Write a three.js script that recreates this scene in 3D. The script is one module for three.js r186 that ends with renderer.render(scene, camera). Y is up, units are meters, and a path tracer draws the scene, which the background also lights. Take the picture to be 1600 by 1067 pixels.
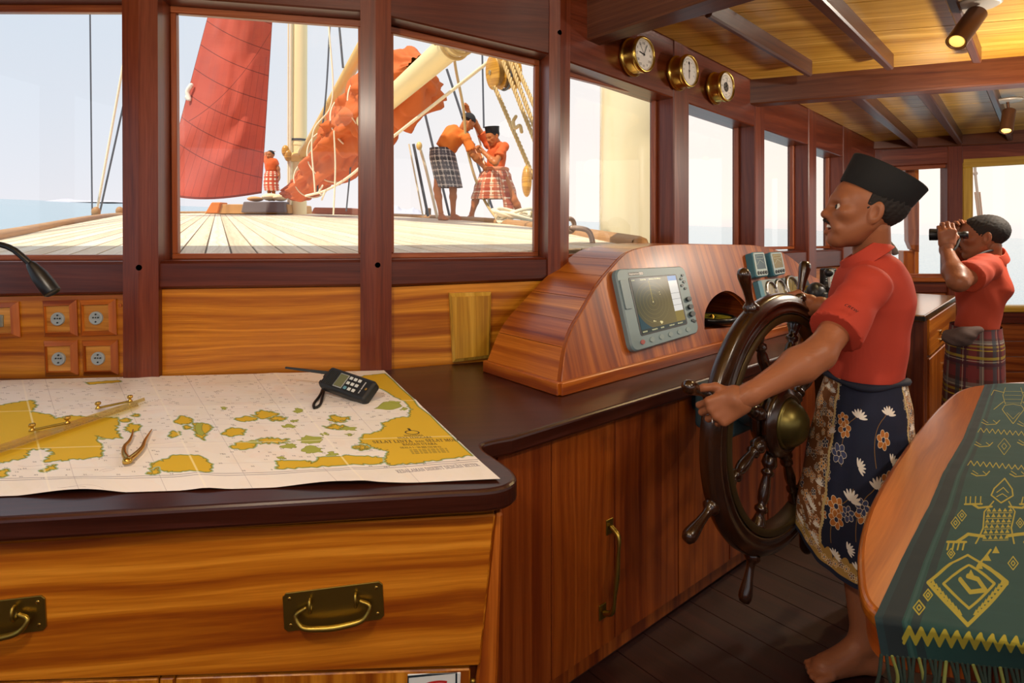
import * as THREE from 'three';
import { ConvexGeometry } from 'three/addons/geometries/ConvexGeometry.js';
import { RoundedBoxGeometry } from 'three/addons/geometries/RoundedBoxGeometry.js';
import { mergeGeometries, mergeVertices, toCreasedNormals } from 'three/addons/utils/BufferGeometryUtils.js';
import { edgeTable, triTable } from 'three/addons/objects/MarchingCubes.js';

// ---------------------------------------------------------------- camera, sky, sun, exposure
const scene = new THREE.Scene();
const F = 900, CX = 800, CY = 345, EYE = 1.48;                 // focal length and horizon in photo pixels
const camera = new THREE.PerspectiveCamera(2 * Math.atan(722 / F) * 180 / Math.PI, 1600 / 1444, 0.05, 9000);
camera.setViewOffset(1600, 1444, 0, 377, 1600, 1067);
camera.position.set(0, EYE, 0);
const renderer = new THREE.WebGLRenderer({ antialias: true });
renderer.toneMapping = THREE.LinearToneMapping;
renderer.toneMappingExposure = 1.0;
renderer.shadowMap.enabled = true;
{ // hazy tropical sky: pale blue overhead and to port, creamy haze to starboard
  const w = 512, h = 256, d = new Float32Array(w * h * 4);
  for (let j = 0; j < h; j++) for (let i = 0; i < w; i++) {
    const el = ((j + 0.5) / h - 0.5) * Math.PI, az = ((i + 0.5) / w - 0.5) * 2 * Math.PI;
    const x = Math.cos(az) * Math.cos(el), z = Math.sin(az) * Math.cos(el);
    const cream = THREE.MathUtils.smoothstep(x * 0.75 + z * -0.1, -0.45, 0.55);
    const up = Math.pow(Math.max(0, Math.sin(el)), 0.55);
    const lo = [0.9 + 0.4 * cream, 0.87 + 0.24 * cream, 0.9 + 0.06 * cream], hi = [0.52 + 0.4 * cream, 0.72 + 0.2 * cream, 0.9];
    for (let c = 0; c < 3; c++) d[(j * w + i) * 4 + c] = lo[c] + (hi[c] - lo[c]) * up;
    d[(j * w + i) * 4 + 3] = 1;
  }
  const t = new THREE.DataTexture(d, w, h, THREE.RGBAFormat, THREE.FloatType);
  t.mapping = THREE.EquirectangularReflectionMapping; t.magFilter = THREE.LinearFilter; t.needsUpdate = true;
  scene.background = t; scene.environment = t;
  scene.backgroundIntensity = 1.0; scene.environmentIntensity = 1.0;
}
const sun = new THREE.DirectionalLight(0xfff0d8, 4.6);
sun.position.set(-9, 21, 7); sun.target.position.set(0, 0, -4);
sun.castShadow = true; sun.shadow.radius = 2;
Object.assign(sun.shadow.camera, { left: -18, right: 18, top: 18, bottom: -18, near: 1, far: 60 });
scene.add(sun, sun.target);

// ---------------------------------------------------------------- helpers
const V3 = (x, y, z) => new THREE.Vector3(x, y, z);
const UP = V3(0, 1, 0);
const lerp = THREE.MathUtils.lerp, clamp = THREE.MathUtils.clamp;
function rng(seed) { let s = seed | 0; return () => { s = (s + 0x6d2b79f5) | 0; let t = Math.imul(s ^ (s >>> 15), 1 | s); t = (t + Math.imul(t ^ (t >>> 7), 61 | t)) ^ t; return ((t ^ (t >>> 14)) >>> 0) / 4294967296; }; }
const rnd = rng(7);
const hash2 = (x, y) => { let h = Math.imul(x, 374761393) + Math.imul(y, 668265263) | 0; h = Math.imul(h ^ (h >>> 13), 1274126177); return ((h ^ (h >>> 16)) >>> 0) / 4294967296; };
function noise2(x, y) { const i = Math.floor(x), j = Math.floor(y), f = x - i, g = y - j, u = f * f * (3 - 2 * f), v = g * g * (3 - 2 * g);
  return lerp(lerp(hash2(i, j), hash2(i + 1, j), u), lerp(hash2(i, j + 1), hash2(i + 1, j + 1), u), v) * 2 - 1; }
const fbm = (x, y, n = 4) => { let s = 0, a = 0.5; for (let i = 0; i < n; i++) { s += a * noise2(x, y); x = x * 2.03 + 17; y = y * 2.03 + 9; a *= 0.5; } return s; };
const P = (px, py, d) => V3((px - CX) / F * d, EYE - (py - CY) / F * d, -d);                  // a pixel at a depth
const onY = (px, py, Y) => P(px, py, (EYE - Y) * F / (py - CY));                               // a pixel on a level plane
function onPlane(px, py, n, k) { const r = V3((px - CX) / F, -(py - CY) / F, -1), o = V3(0, EYE, 0); return o.addScaledVector(r, (k - n.dot(V3(0, EYE, 0))) / n.dot(r)); }

const used = new Map();
function numbered(n) { const k = used.get(n) ?? 0; used.set(n, k + 1); return k ? n + '_' + String(k).padStart(3, '0') : n; }
const worldOf = (o) => { const v = V3(0, 0, 0); for (; o && o !== scene; o = o.parent) v.add(o.position); return v; };
function mesh(name, geo, mat, parent = scene) {                   // geometry in world coordinates, hung under a parent that is only moved
  const w = worldOf(parent); if (w.lengthSq()) geo.translate(-w.x, -w.y, -w.z);
  const m = new THREE.Mesh(geo, mat); m.name = numbered(name); m.castShadow = m.receiveShadow = true; parent.add(m); return m;
}
function thing(name, label, category, base, group) {
  const g = new THREE.Group(); g.name = numbered(name); g.position.copy(base ?? V3(0, 0, 0)); scene.add(g);
  g.userData = { label, category }; if (group) g.userData.group = group; return g;
}
function tag(o, label, category, group) { Object.assign(o.userData, { label, category }); if (group) o.userData.group = group; return o; }
function struct(name) { const g = new THREE.Group(); g.name = numbered(name); g.userData = { kind: 'structure' }; scene.add(g); return g; }
function note(o, label) { o.userData.label = label; return o; }

// a block from 8 corners (near 4, far 4, same order) with its edges chamfered
function block(near, far, c = 0.004) {
  const q = [...near, ...far], nb = [0, 1, 2, 3, 4, 5, 6, 7].map((i) => { const b = i & 4; return [b + ((i + 1) & 3), b + ((i + 3) & 3), i ^ 4]; });
  const pts = [];
  for (let i = 0; i < 8; i++) {
    const d = nb[i].map((j) => { const v = q[j].clone().sub(q[i]); const l = v.length(); return v.multiplyScalar(Math.min(c, l * 0.3) / l); });
    for (const [a, b] of [[0, 1], [0, 2], [1, 2]]) pts.push(q[i].clone().add(d[a]).add(d[b]));
  }
  return new ConvexGeometry(pts);
}
// texture coordinates in metres, u along the grain
function grain(geo, dir, shift) {
  const g = geo.index ? geo.toNonIndexed() : geo, p = g.attributes.position, uv = new Float32Array(p.count * 2), d = dir.clone().normalize();
  const s = shift ?? [rnd() * 5, rnd() * 5], a = V3(), b = V3(), c = V3(), n = V3(), w = V3();
  const alt = Math.abs(d.y) < 0.9 ? V3(0, 1, 0) : V3(1, 0, 0);
  for (let i = 0; i < p.count; i += 3) {
    a.fromBufferAttribute(p, i); b.fromBufferAttribute(p, i + 1); c.fromBufferAttribute(p, i + 2);
    n.copy(b).sub(a).cross(w.copy(c).sub(a)).normalize();
    let e = d; if (Math.abs(n.dot(d)) > 0.8) e = alt;
    const f = V3().crossVectors(n, e).normalize();
    [a, b, c].forEach((q, k) => { uv[(i + k) * 2] = q.dot(e) + s[0]; uv[(i + k) * 2 + 1] = q.dot(f) + s[1]; });
  }
  g.setAttribute('uv', new THREE.BufferAttribute(uv, 2));
  if (!g.attributes.normal) g.computeVertexNormals();
  return g;
}
const texture = (w, h, f, srgb = true) => {                       // f(u, v) gives [r, g, b] 0..1
  const d = new Uint8Array(w * h * 4);
  for (let j = 0; j < h; j++) for (let i = 0; i < w; i++) { const c = f((i + 0.5) / w, (j + 0.5) / h), o = (j * w + i) * 4; for (let k = 0; k < 3; k++) d[o + k] = clamp(c[k], 0, 1) * 255; d[o + 3] = 255; }
  const t = new THREE.DataTexture(d, w, h); t.magFilter = THREE.LinearFilter; t.wrapS = t.wrapT = THREE.MirroredRepeatWrapping; if (srgb) t.colorSpace = THREE.SRGBColorSpace; t.needsUpdate = true; return t;
};
function canvasTexture(w, h, draw) { const c = document.createElement('canvas'); c.width = w; c.height = h; const x = c.getContext('2d'); draw(x, w, h); const t = new THREE.CanvasTexture(c); t.colorSpace = THREE.SRGBColorSpace; t.wrapS = t.wrapT = THREE.ClampToEdgeWrapping; return t; }
// wood grain: tints multiply the material colour
const woodTexture = (seed, streak, contrast, fine, warm, grey) => texture(1024, 512, (u, v) => {
  const x = u * 3 + seed * 31, y = v * 4 + seed * 17, bend = fbm(x * 0.4, y * 0.7, 3);
  const ring = 0.5 + 0.5 * Math.sin((y * 2.6 + bend * 1.3) * streak), band = fbm(x * 0.22, y * 3.4 + bend, 4), thin = noise2(x * 3, v * 190 + bend * 9) * 0.5 + noise2(x * 8, v * 420 + bend * 14) * 0.5, mid = fbm(x * 0.6, v * 42 + bend * 5, 3);
  const t = clamp(0.68 + band * 0.42 * contrast + mid * 0.3 * contrast - Math.pow(ring, 6) * 0.14 * contrast + thin * 0.13 * fine, 0.05, 1);
  const k = Math.pow(t, warm);
  if (grey) return [0.72 + 0.28 * t, 0.66 + 0.34 * t, 0.58 + 0.42 * t];
  return [0.45 + 0.55 * t, 0.28 + 0.72 * k, 0.16 + 0.84 * k * t];
});
const TEX = { teak: woodTexture(1, 5, 0.95, 1, 1.15), mahogany: woodTexture(2, 8, 0.8, 1.5, 1.2), pale: woodTexture(3, 4, 0.7, 0.8, 1.0), deck: woodTexture(4, 9, 0.6, 1, 0.8, true) };
for (const t of Object.values(TEX)) t.repeat.set(0.8, 1.6);
const mats = new Map();
function wood(kind, color, rough = 0.38, coat = 0.25) {
  const key = kind + color + rough + coat;
  if (!mats.has(key)) mats.set(key, new THREE.MeshPhysicalMaterial({ map: TEX[kind], color, roughness: rough, clearcoat: coat, clearcoatRoughness: 0.2 }));
  return mats.get(key);
}
const plain = (color, rough = 0.6, metal = 0, extra = {}) => new THREE.MeshPhysicalMaterial({ color, roughness: rough, metalness: metal, ...extra });
const M = {
  post: wood('mahogany', 0x86402a, 0.36), sill: wood('mahogany', 0x6c2f20, 0.36), beam: wood('mahogany', 0x6b3c28, 0.4), panel: wood('teak', 0xe0982f, 0.33), frame: wood('mahogany', 0xb9683f, 0.4),
  ceiling: wood('pale', 0xffcf78, 0.3), counter: wood('mahogany', 0x46201a, 0.3, 0.2), drawer: wood('teak', 0xe0922a, 0.34), board: wood('teak', 0xa0561f, 0.4), console: wood('teak', 0xbd6c24, 0.4, 0.1),
  trim: wood('teak', 0xd07a2c, 0.4), floor: wood('mahogany', 0x3a140e, 0.6, 0), white: plain(0xe9e4da, 0.5), dark: plain(0x3a2018, 0.6), pale: wood('pale', 0xeac35e, 0.4),
  brass: plain(0xcdaa55, 0.25, 1), oldBrass: plain(0xa48d42, 0.36, 1), black: plain(0x0c0d0f, 0.45), grey: plain(0x7f97a0, 0.5), steel: plain(0xb8b8b8, 0.3, 1),
  glass: new THREE.MeshPhysicalMaterial({ color: 0xffffff, roughness: 0, transmission: 1, thickness: 0, ior: 1.5, specularIntensity: 0.8 }),
};
// a tube through points; radius may be a number or a function of t
function tube(points, r, seg = 40, sides = 8, closed = false) {
  const curve = new THREE.CatmullRomCurve3(points, closed, 'centripetal'), g = new THREE.TubeGeometry(curve, seg, 1, sides, closed), p = g.attributes.position, n = g.attributes.normal, f = typeof r === 'function' ? r : () => r;
  for (let i = 0; i < p.count; i++) { const t = Math.floor(i / (sides + 1)) / seg, k = 1 - f(t); p.setXYZ(i, p.getX(i) - n.getX(i) * k, p.getY(i) - n.getY(i) * k, p.getZ(i) - n.getZ(i) * k); }
  if (closed) return g;
  const caps = [0, 1].map((e) => { const c = new THREE.SphereGeometry(f(e), sides, 4), o = curve.getPoint(e); c.translate(o.x, o.y, o.z); return c; });
  return mergeGeometries([g, ...caps]);
}
const straight = (a, b, r, sides = 8) => { const v = b.clone().sub(a), g = new THREE.CylinderGeometry(r, r, v.length(), sides); g.applyQuaternion(new THREE.Quaternion().setFromUnitVectors(UP, v.clone().normalize())); g.translate((a.x + b.x) / 2, (a.y + b.y) / 2, (a.z + b.z) / 2); return g; };
const lathe = (prof, seg = 32) => new THREE.LatheGeometry(prof.map(([r, y]) => new THREE.Vector2(r, y)), seg);
const rbox = (x, y, z, r = 0.004, s = 2) => new RoundedBoxGeometry(x, y, z, s, r);
const clean = (g) => { const h = g.index ? g.toNonIndexed() : g.clone(); for (const k of Object.keys(h.attributes)) if (!['position', 'normal', 'uv'].includes(k)) h.deleteAttribute(k); if (!h.attributes.uv) h.setAttribute('uv', new THREE.BufferAttribute(new Float32Array(h.attributes.position.count * 2), 2)); return h; };
const merge = (list) => mergeGeometries(list.map(clean));
// a frame of axes: x, y, z columns and an origin; place() moves a geometry into it
const basis = (x, y, z, o) => new THREE.Matrix4().makeBasis(x, y, z).setPosition(o);
const put = (g, m) => g.applyMatrix4(m);

// ---------------------------------------------------------------- plan of the room
const plan = { v0: [-300, 2.18], v1: [217, 2.18], v2: [587, 2.30], v3: [875, 2.55], v4: [1370, 5.3], v5: [1640, 5.02] };
const XZ = ([px, d]) => V3((px - CX) / F * d, 0, -d);
function facet(a, b) {
  const A = XZ(a), B = XZ(b), dir = B.clone().sub(A), len = dir.length(); dir.normalize();
  const out = V3(dir.z, 0, -dir.x);                              // away from the room
  if (out.dot(A) < 0) out.negate();
  return { A, B, dir, out, len, hit: (px, py, off = 0) => onPlane(px, py, out, out.dot(A) + off) };
}
const FA0 = facet(plan.v0, plan.v1), FA = facet(plan.v1, plan.v2), FB = facet(plan.v2, plan.v3), FC = facet(plan.v3, plan.v4), FR = facet(plan.v4, plan.v5);
const ceilN = (() => { const a = FC.hit(1024, 48), b = FC.hit(1365, 221), c = FR.hit(1600, 205), n = b.clone().sub(a).cross(c.clone().sub(a)); return n.multiplyScalar(1 / n.y); })(), ceilK = ceilN.dot(FC.hit(1024, 48));
const ceilY = (x, z) => ceilK - ceilN.x * x - ceilN.z * z;
const onCeil = (px, py, drop = 0) => onPlane(px, py, ceilN, ceilK - drop);
function slab(name, f, q, t0, t1, mat, dir, parent, c) {
  const near = q.map(([x, y]) => f.hit(x, y, t0)), far = near.map((p) => p.clone().addScaledVector(f.out, t1 - t0));
  return mesh(name, grain(block(near, far, c), dir ?? f.dir), mat, parent);
}

// ---------------------------------------------------------------- front wall with its windows
const wallFront = struct('wall_front');
const capped = (p, up = 0.04) => V3(p.x, ceilY(p.x, p.z) + up, p.z);
{
  const DEPTH = 0.16;
  // openings: front pixel corners top-left, top-right, bottom-right, bottom-left
  const open = [
    [FA0, [-290, -10], [190, -9], [194, 410], [-290, 410], [0, 462, 196, 459, 596, 594]],
    [FA, [246, -8], [563, 17], [563, 407], [249, 408], [249, 451, 562, 447, 594, 584]],
    [FB, [611, 26], [857, 84], [855, 403], [612, 406], [612, 448, 853, 438, 584, 566]],
    [FC, [892, 96], [1053, 141], [1053, 398], [887, 408]],
    [FC, [1077, 150], [1180, 184], [1180, 392], [1077, 396]],
    [FC, [1195, 190], [1264, 217], [1264, 390], [1195, 392]],
    [FC, [1276, 223], [1318, 240], [1318, 389], [1276, 390]],
    [FC, [1331, 247], [1367, 262], [1367, 388], [1331, 389]],
  ];
  const posts = [
    [FA0, FA, 190, 246, 192.5, 248, 600], [FA, FB, 563, 611, 563, 612, 592], [FB, FC, 859, 892, 855, 887, 590],
    [FC, FC, 1053, 1077, 1053, 1077, 545], [FC, FC, 1180, 1195, 1180, 1195, 500], [FC, FC, 1264, 1276, 1264, 1276, 470], [FC, FC, 1318, 1331, 1318, 1331, 460], [FC, FR, 1367, 1378, 1367, 1378, 458],
  ];
  for (const [f, g, xl, xr, bl, br, yb] of posts) {
    const q = [f.hit(bl, yb), g.hit(br, yb), capped(g.hit(xr, -20)), capped(f.hit(xl, -20))];
    const far = [q[0].clone().addScaledVector(f.out, DEPTH), q[1].clone().addScaledVector(g.out, DEPTH), q[2].clone().addScaledVector(g.out, DEPTH), q[3].clone().addScaledVector(f.out, DEPTH)];
    if (f === g) mesh('post', grain(block(q, far, 0.006), UP), M.post, wallFront);
    else { const v0 = g.A.clone().setY(q[1].y), v1 = capped(g.A); mesh('post', grain(new ConvexGeometry([...q, ...far, v0, v1].map((p) => p.clone().addScaledVector(f.out, p === v0 || p === v1 ? -0.003 : 0))), UP), M.post, wallFront); }
  }
  const dowels = [[FA, 218, 418], [FB, 590, 414], [FC, 874, 51]];
  for (const [f, x, y] of dowels) { const c = new THREE.CylinderGeometry(0.011, 0.011, 0.01, 16); c.rotateX(Math.PI / 2); put(c, basis(f.dir, UP, f.out, f.hit(x, y, 0.002))); mesh('dowel', c, M.dark, wallFront); }
  const headers = [[FA0, [-290, -10], [218, -9]], [FA, [218, -9], [587, 19]], [FB, [587, 20], [875, 88]], [FC, [875, 91], [1367, 262]]];
  for (const [f, a, b] of headers) {
    const p = f.hit(...a), q = f.hit(...b), near = [p, q, capped(q), capped(p)];
    near.forEach((v) => v.addScaledVector(f.out, 0.006));
    mesh('header', grain(block(near, near.map((v) => v.clone().addScaledVector(f.out, DEPTH)), 0.006), f.dir), f === FC ? M.post : M.sill, wallFront);
  }
  const skin = new THREE.MeshPhysicalMaterial({ color: 0x50301f, roughness: 0.8 });
  const sills = [[FA0, [-290, 410], [217, 409], [217, 459], [-290, 468]], [FA, [217, 408], [587, 406], [587, 447], [217, 452]], [FB, [587, 406], [875, 402], [875, 437], [587, 449]], [FC, [875, 407], [1367, 388], [1367, 412], [875, 452]]];
  for (const [f, a, b, c, d] of sills) slab('sill', f, [d, c, b, a], 0.012, DEPTH, M.sill, f.dir, wallFront, 0.01);
  const panels = [[FA0, [-290, 468], [217, 459], [217, 640], [-290, 640]], [FA, [217, 452], [587, 447], [587, 640], [217, 640]], [FB, [587, 449], [875, 437], [875, 620], [587, 630]], [FC, [875, 452], [1367, 412], [1367, 560], [875, 640]]];
  for (const [f, a, b, c, d] of panels) slab('panel', f, [d, c, b, a], 0.03, 0.09, M.panel, f.dir, wallFront, 0.002);
  for (const [f, a] of [[FA0, -290], [FA, 217], [FB, 587], [FC, 875]]) {                       // the lower wall behind the furniture
    const b = f === FA0 ? 217 : f === FA ? 587 : f === FB ? 875 : 1367;
    const p = f.hit(a, 600, 0.05), q = f.hit(b, 600, 0.05), near = [V3(p.x, 0, p.z), V3(q.x, 0, q.z), V3(q.x, 0.92, q.z), V3(p.x, 0.92, p.z)];
    mesh('lower_wall', grain(block(near, near.map((v) => v.clone().addScaledVector(f.out, 0.08))), f.dir), M.dark, wallFront);
  }
  open.forEach(([f, tl, tr, br, bl], i) => {
    const w = struct('window_' + (i + 1)), OFF = 0.105;
    const c = [bl, br, tr, tl].map(([x, y]) => f.hit(x, y).addScaledVector(f.out, OFF));
    const at = (u, v) => c[0].clone().lerp(c[1], u).lerp(c[3].clone().lerp(c[2], u), v);
    const wide = c[0].distanceTo(c[1]), high = c[0].distanceTo(c[3]), fu = 0.022 / wide, fb = 0.022 / high, ft = 0.03 / high, th = f.out.clone().multiplyScalar(0.03);
    const rail = (u0, v0, u1, v1, dir) => { const n = [at(u0, v0), at(u1, v0), at(u1, v1), at(u0, v1)]; mesh('window_frame', grain(block(n, n.map((p) => p.clone().add(th)), 0.003), dir), M.frame, w); };
    rail(0, 0, 1, fb, f.dir); rail(0, 1 - ft, 1, 1, f.dir); rail(0, fb, fu, 1 - ft, UP); rail(1 - fu, fb, 1, 1 - ft, UP);
    const pane = new THREE.BufferGeometry().setFromPoints([at(fu * .6, fb * .6), at(1 - fu * .6, fb * .6), at(1 - fu * .6, 1 - ft * .6), at(fu * .6, 1 - ft * .6)].map((p) => p.addScaledVector(f.out, 0.014)));
    pane.setIndex([0, 1, 2, 0, 2, 3]); pane.computeVertexNormals(); mesh('pane', pane, M.glass, w);
  });
}
// ---------------------------------------------------------------- starboard wall
const wallStarboard = struct('wall_starboard');
{
  const f = FR, D = 0.14;
  const post = (x0, x1, yb, mat = M.post, t0 = 0) => { const q = [f.hit(x0, yb, t0), f.hit(x1, yb, t0), capped(f.hit(x1, 100, t0)), capped(f.hit(x0, 100, t0))]; mesh('post', grain(block(q, q.map((p) => p.clone().addScaledVector(f.out, D)), 0.008), UP), mat, wallStarboard); };
  slab('header', f, [[1364, 262], [1720, 245], [1720, 190], [1364, 215]], 0.002, D, M.post, f.dir, wallStarboard, 0.01);
  slab('header', f, [[1364, 234], [1720, 217], [1720, 180], [1364, 210]], -0.06, 0.03, M.beam, f.dir, wallStarboard, 0.01);
  post(1481, 1505, 760, M.post, -0.01); post(1364, 1377, 760); post(1698, 1735, 760);
  slab('sill', f, [[1370, 458], [1483, 458], [1483, 440], [1370, 439]], 0.01, D, M.post, f.dir, wallStarboard, 0.008);
  slab('sill', f, [[1368, 441], [1486, 441], [1486, 434], [1368, 433]], -0.05, D, M.trim, f.dir, wallStarboard, 0.008);
  slab('sill', f, [[1503, 506], [1720, 506], [1720, 486], [1503, 486]], 0.0, D, M.sill, f.dir, wallStarboard, 0.008);
  slab('sill', f, [[1503, 488], [1720, 488], [1720, 480], [1503, 480]], -0.03, D, M.pale, f.dir, wallStarboard, 0.008);
  for (const [y0, y1] of [[506, 533], [533.5, 557], [557.5, 581], [581.5, 607], [607.5, 640], [640.5, 690]]) slab('plank', f, [[1503, y1], [1720, y1], [1720, y0], [1503, y0]], 0.02, 0.06, M.board, f.dir, wallStarboard, 0.004);
  for (const [y0, y1] of [[456, 500], [500.5, 550], [550.5, 600], [600.5, 690]]) slab('plank', f, [[1366, y1], [1483, y1], [1483, y0], [1366, y0]], 0.03, 0.06, M.board, f.dir, wallStarboard, 0.004);
  const w9 = struct('window_9'), w10 = struct('window_10');
  const bar = (w, q, t0, t1, mat, dir) => slab('window_frame', f, q, t0, t1, mat, dir ?? f.dir, w, 0.006);
  bar(w9, [[1377, 434], [1481, 434], [1481, 428], [1377, 428]], 0.03, 0.08, M.frame); bar(w9, [[1377, 268], [1481, 262], [1481, 252], [1377, 258]], 0.03, 0.08, M.frame);
  bar(w10, [[1505, 262], [1720, 250], [1720, 236], [1505, 248]], 0.0, 0.06, M.pale); bar(w10, [[1505, 482], [1521, 482], [1521, 261], [1505, 262]], 0.0, 0.06, M.pale, UP);
  bar(w10, [[1700, 482], [1720, 482], [1720, 251], [1700, 252]], 0.0, 0.06, M.pale, UP); bar(w10, [[1505, 484], [1720, 484], [1720, 478], [1505, 478]], 0.0, 0.06, M.pale);
  for (const [w, q] of [[w9, [[1374, 432], [1484, 432], [1484, 254], [1374, 258]]], [w10, [[1518, 481], [1704, 481], [1704, 253], [1518, 262]]]]) {
    const pane = new THREE.BufferGeometry().setFromPoints(q.map(([x, y]) => f.hit(x, y, 0.045))); pane.setIndex([0, 1, 2, 0, 2, 3]); pane.computeVertexNormals(); mesh('pane', pane, M.glass, w);
  }
}
// ---------------------------------------------------------------- the room behind the camera: walls with wide window openings
{
  const run = (name, a, b, out, solidFrom) => {
    const g = struct(name), len = a.distanceTo(b), dir = b.clone().sub(a).normalize(), at = (t, y, o = 0) => a.clone().addScaledVector(dir, t).addScaledVector(out, o).setY(y);
    const piece = (n, t0, t1, y0, y1, mat) => { const q = [at(t0, y0), at(t1, y0), at(t1, y1 ?? 0), at(t0, y1 ?? 0)]; if (y1 === null) { q[2].y = ceilY(q[2].x, q[2].z) + 0.04; q[3].y = ceilY(q[3].x, q[3].z) + 0.04; } mesh(n, grain(block(q, q.map((p) => p.clone().addScaledVector(out, 0.14))), dir), mat, g); };
    piece('panel', 0, len, 0, 0.9, M.board); piece('sill', 0, len, 0.9, 1.0, M.sill); piece('header', 0, len, 2.28, null, M.post);
    const n = Math.round(len / 1.1); for (let i = 0; i <= n; i++) { const t = clamp(i * len / n, 0.05, len - 0.05); piece('post', t - 0.05, t + 0.05, 1.0, 2.28, M.post); }
  };
  const A = FA0.A, E = FR.hit(1720, 300).setY(0), zB = 2.0;
  run('wall_port', V3(A.x, 0, zB), V3(A.x, 0, A.z), V3(-1, 0, 0));
  run('wall_back', V3(E.x + 0.3, 0, zB), V3(A.x, 0, zB), V3(0, 0, 1));
  run('wall_end', V3(E.x, 0, E.z), V3(E.x + 0.3, 0, zB), V3(1, 0, 0));
  // roof: boards below, a thick slab with an overhang above
  const ceiling = struct('ceiling'), X0 = A.x, X1 = E.x + 0.3, Z0 = -6.4;
  const eave = (f, p, k) => { const q = p.clone().addScaledVector(f.out, k); return [q.x, q.z]; };
  const corners = [[X0 - 0.5, zB + 0.5], [X1 + 0.8, zB + 0.5], [X1 + 0.6, E.z - 0.3], eave(FR, FR.A, 0.3), eave(FC, FC.B, 0.22), eave(FC, FC.A, 0.2), eave(FB, FB.A, 0.2), eave(FA, FA.A, 0.2), [X0 - 0.5, A.z - 0.2]];
  mesh('roof', grain(prismFrom(corners.map(([x, z]) => V3(x, ceilY(x, z) + 0.05, z)), V3(0, 0.12, 0)), V3(1, 0, 0)), plain(0xd8cdbb, 0.7), ceiling);
  // ceiling boards run fore and aft between the beams
  const along = onCeil(1384, 111).sub(onCeil(1258, 0)).setY(0).normalize().negate();            // small beams' direction, across
  const boardDir = onCeil(1600, 100).sub(onCeil(1190, 130)).setY(0).normalize(), side = V3(-boardDir.z, 0, boardDir.x);
  const n = ceilN.clone().normalize();
  const W = 0.34, poly = [[X0, zB], [X1, zB], [E.x, E.z + 0.02], [FR.A.x, FR.A.z], [FC.A.x, FC.A.z], [FB.A.x, FB.A.z], [FA.A.x, FA.A.z], [X0, A.z]].map(([x, z]) => new THREE.Vector2(x, z));
  for (const piece of strips(poly, new THREE.Vector2(boardDir.x, boardDir.z), W, 0.006, 0.1)) {
    const low = piece.map((p) => V3(p.x, ceilY(p.x, p.y), p.y)), g = prismFrom(low, V3(0, 0.045, 0));
    mesh('plank', grain(g, boardDir), M.ceiling, ceiling);
  }
  // beams: underside corners in photo pixels, drop below the boards
  const beam = (q, drop, mat = M.beam, c = 0.008, on = 0) => { const near = q.map(([x, y]) => onCeil(x, y, drop)), e1 = near[1].clone().sub(near[0]).multiplyScalar(on), e2 = near[2].clone().sub(near[3]).multiplyScalar(on); near[1].add(e1); near[2].add(e2); const far = near.map((p) => V3(p.x, ceilY(p.x, p.z) + 0.01, p.z)), d = near[1].clone().sub(near[0]); mesh('beam', grain(block(near, far, c), d), mat, ceiling); };
  beam([[893, 71], [1400, -100], [1530, -100], [932, 73]], 0.2, M.beam, 0.008, 1.9);
  beam([[1160, 164], [1720, 119], [1720, 129], [1165, 169]], 0.16, M.beam, 0.008, 0.62);
  beam([[1100, 28], [1262, 122], [1270, 119], [1111, 25]], 0.09); beam([[1250, -8], [1384, 111], [1397, 109], [1276, -12]], 0.09); beam([[1470, -12], [1519, 99], [1534, 99], [1490, -14]], 0.09);
  beam([[1324, 154], [1427, 233], [1434, 231], [1346, 152]], 0.09); beam([[1429, 146], [1496, 227], [1504, 225], [1452, 145]], 0.09); beam([[1539, 139], [1575, 223], [1583, 221], [1552, 138]], 0.09);
}
function strips(poly, dir, width, gap, phase = 0) {                // cuts a polygon into strips along dir
  const nrm = new THREE.Vector2(-dir.y, dir.x), vals = poly.map((p) => p.dot(nrm)), lo = Math.min(...vals), hi = Math.max(...vals), out = [];
  const clip = (pts, sgn, k) => { const r = []; for (let i = 0; i < pts.length; i++) { const a = pts[i], b = pts[(i + 1) % pts.length], da = sgn * (a.dot(nrm) - k), db = sgn * (b.dot(nrm) - k); if (da >= 0) r.push(a); if (da * db < 0) r.push(a.clone().lerp(b, da / (da - db))); } return r; };
  for (let s = lo - width * phase; s < hi; s += width) { const r = clip(clip(poly, 1, s + gap / 2), -1, s + width - gap / 2); if (r.length > 2) out.push(r); }
  return out;
}
function prismFrom(loop, up) {                                      // a flat-sided prism over a planar loop
  const c = loop.map((p) => new THREE.Vector2(p.x, p.z)), tri = THREE.ShapeUtils.triangulateShape(c, []), pos = [], add = (...v) => v.forEach((p) => pos.push(p.x, p.y, p.z)), top = loop.map((p) => p.clone().add(up));
  const cw = THREE.ShapeUtils.isClockWise(c);
  for (const [a, b, d] of tri) { if (cw) { add(loop[a], loop[d], loop[b]); add(top[a], top[b], top[d]); } else { add(loop[a], loop[b], loop[d]); add(top[a], top[d], top[b]); } }
  for (let i = 0; i < loop.length; i++) { const j = (i + 1) % loop.length; if (cw) { add(loop[i], loop[j], top[j], loop[i], top[j], top[i]); } else add(loop[j], loop[i], top[i], loop[j], top[i], top[j]); }
  const g = new THREE.BufferGeometry(); g.setAttribute('position', new THREE.Float32BufferAttribute(pos, 3)); g.computeVertexNormals(); return g;
}
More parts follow.
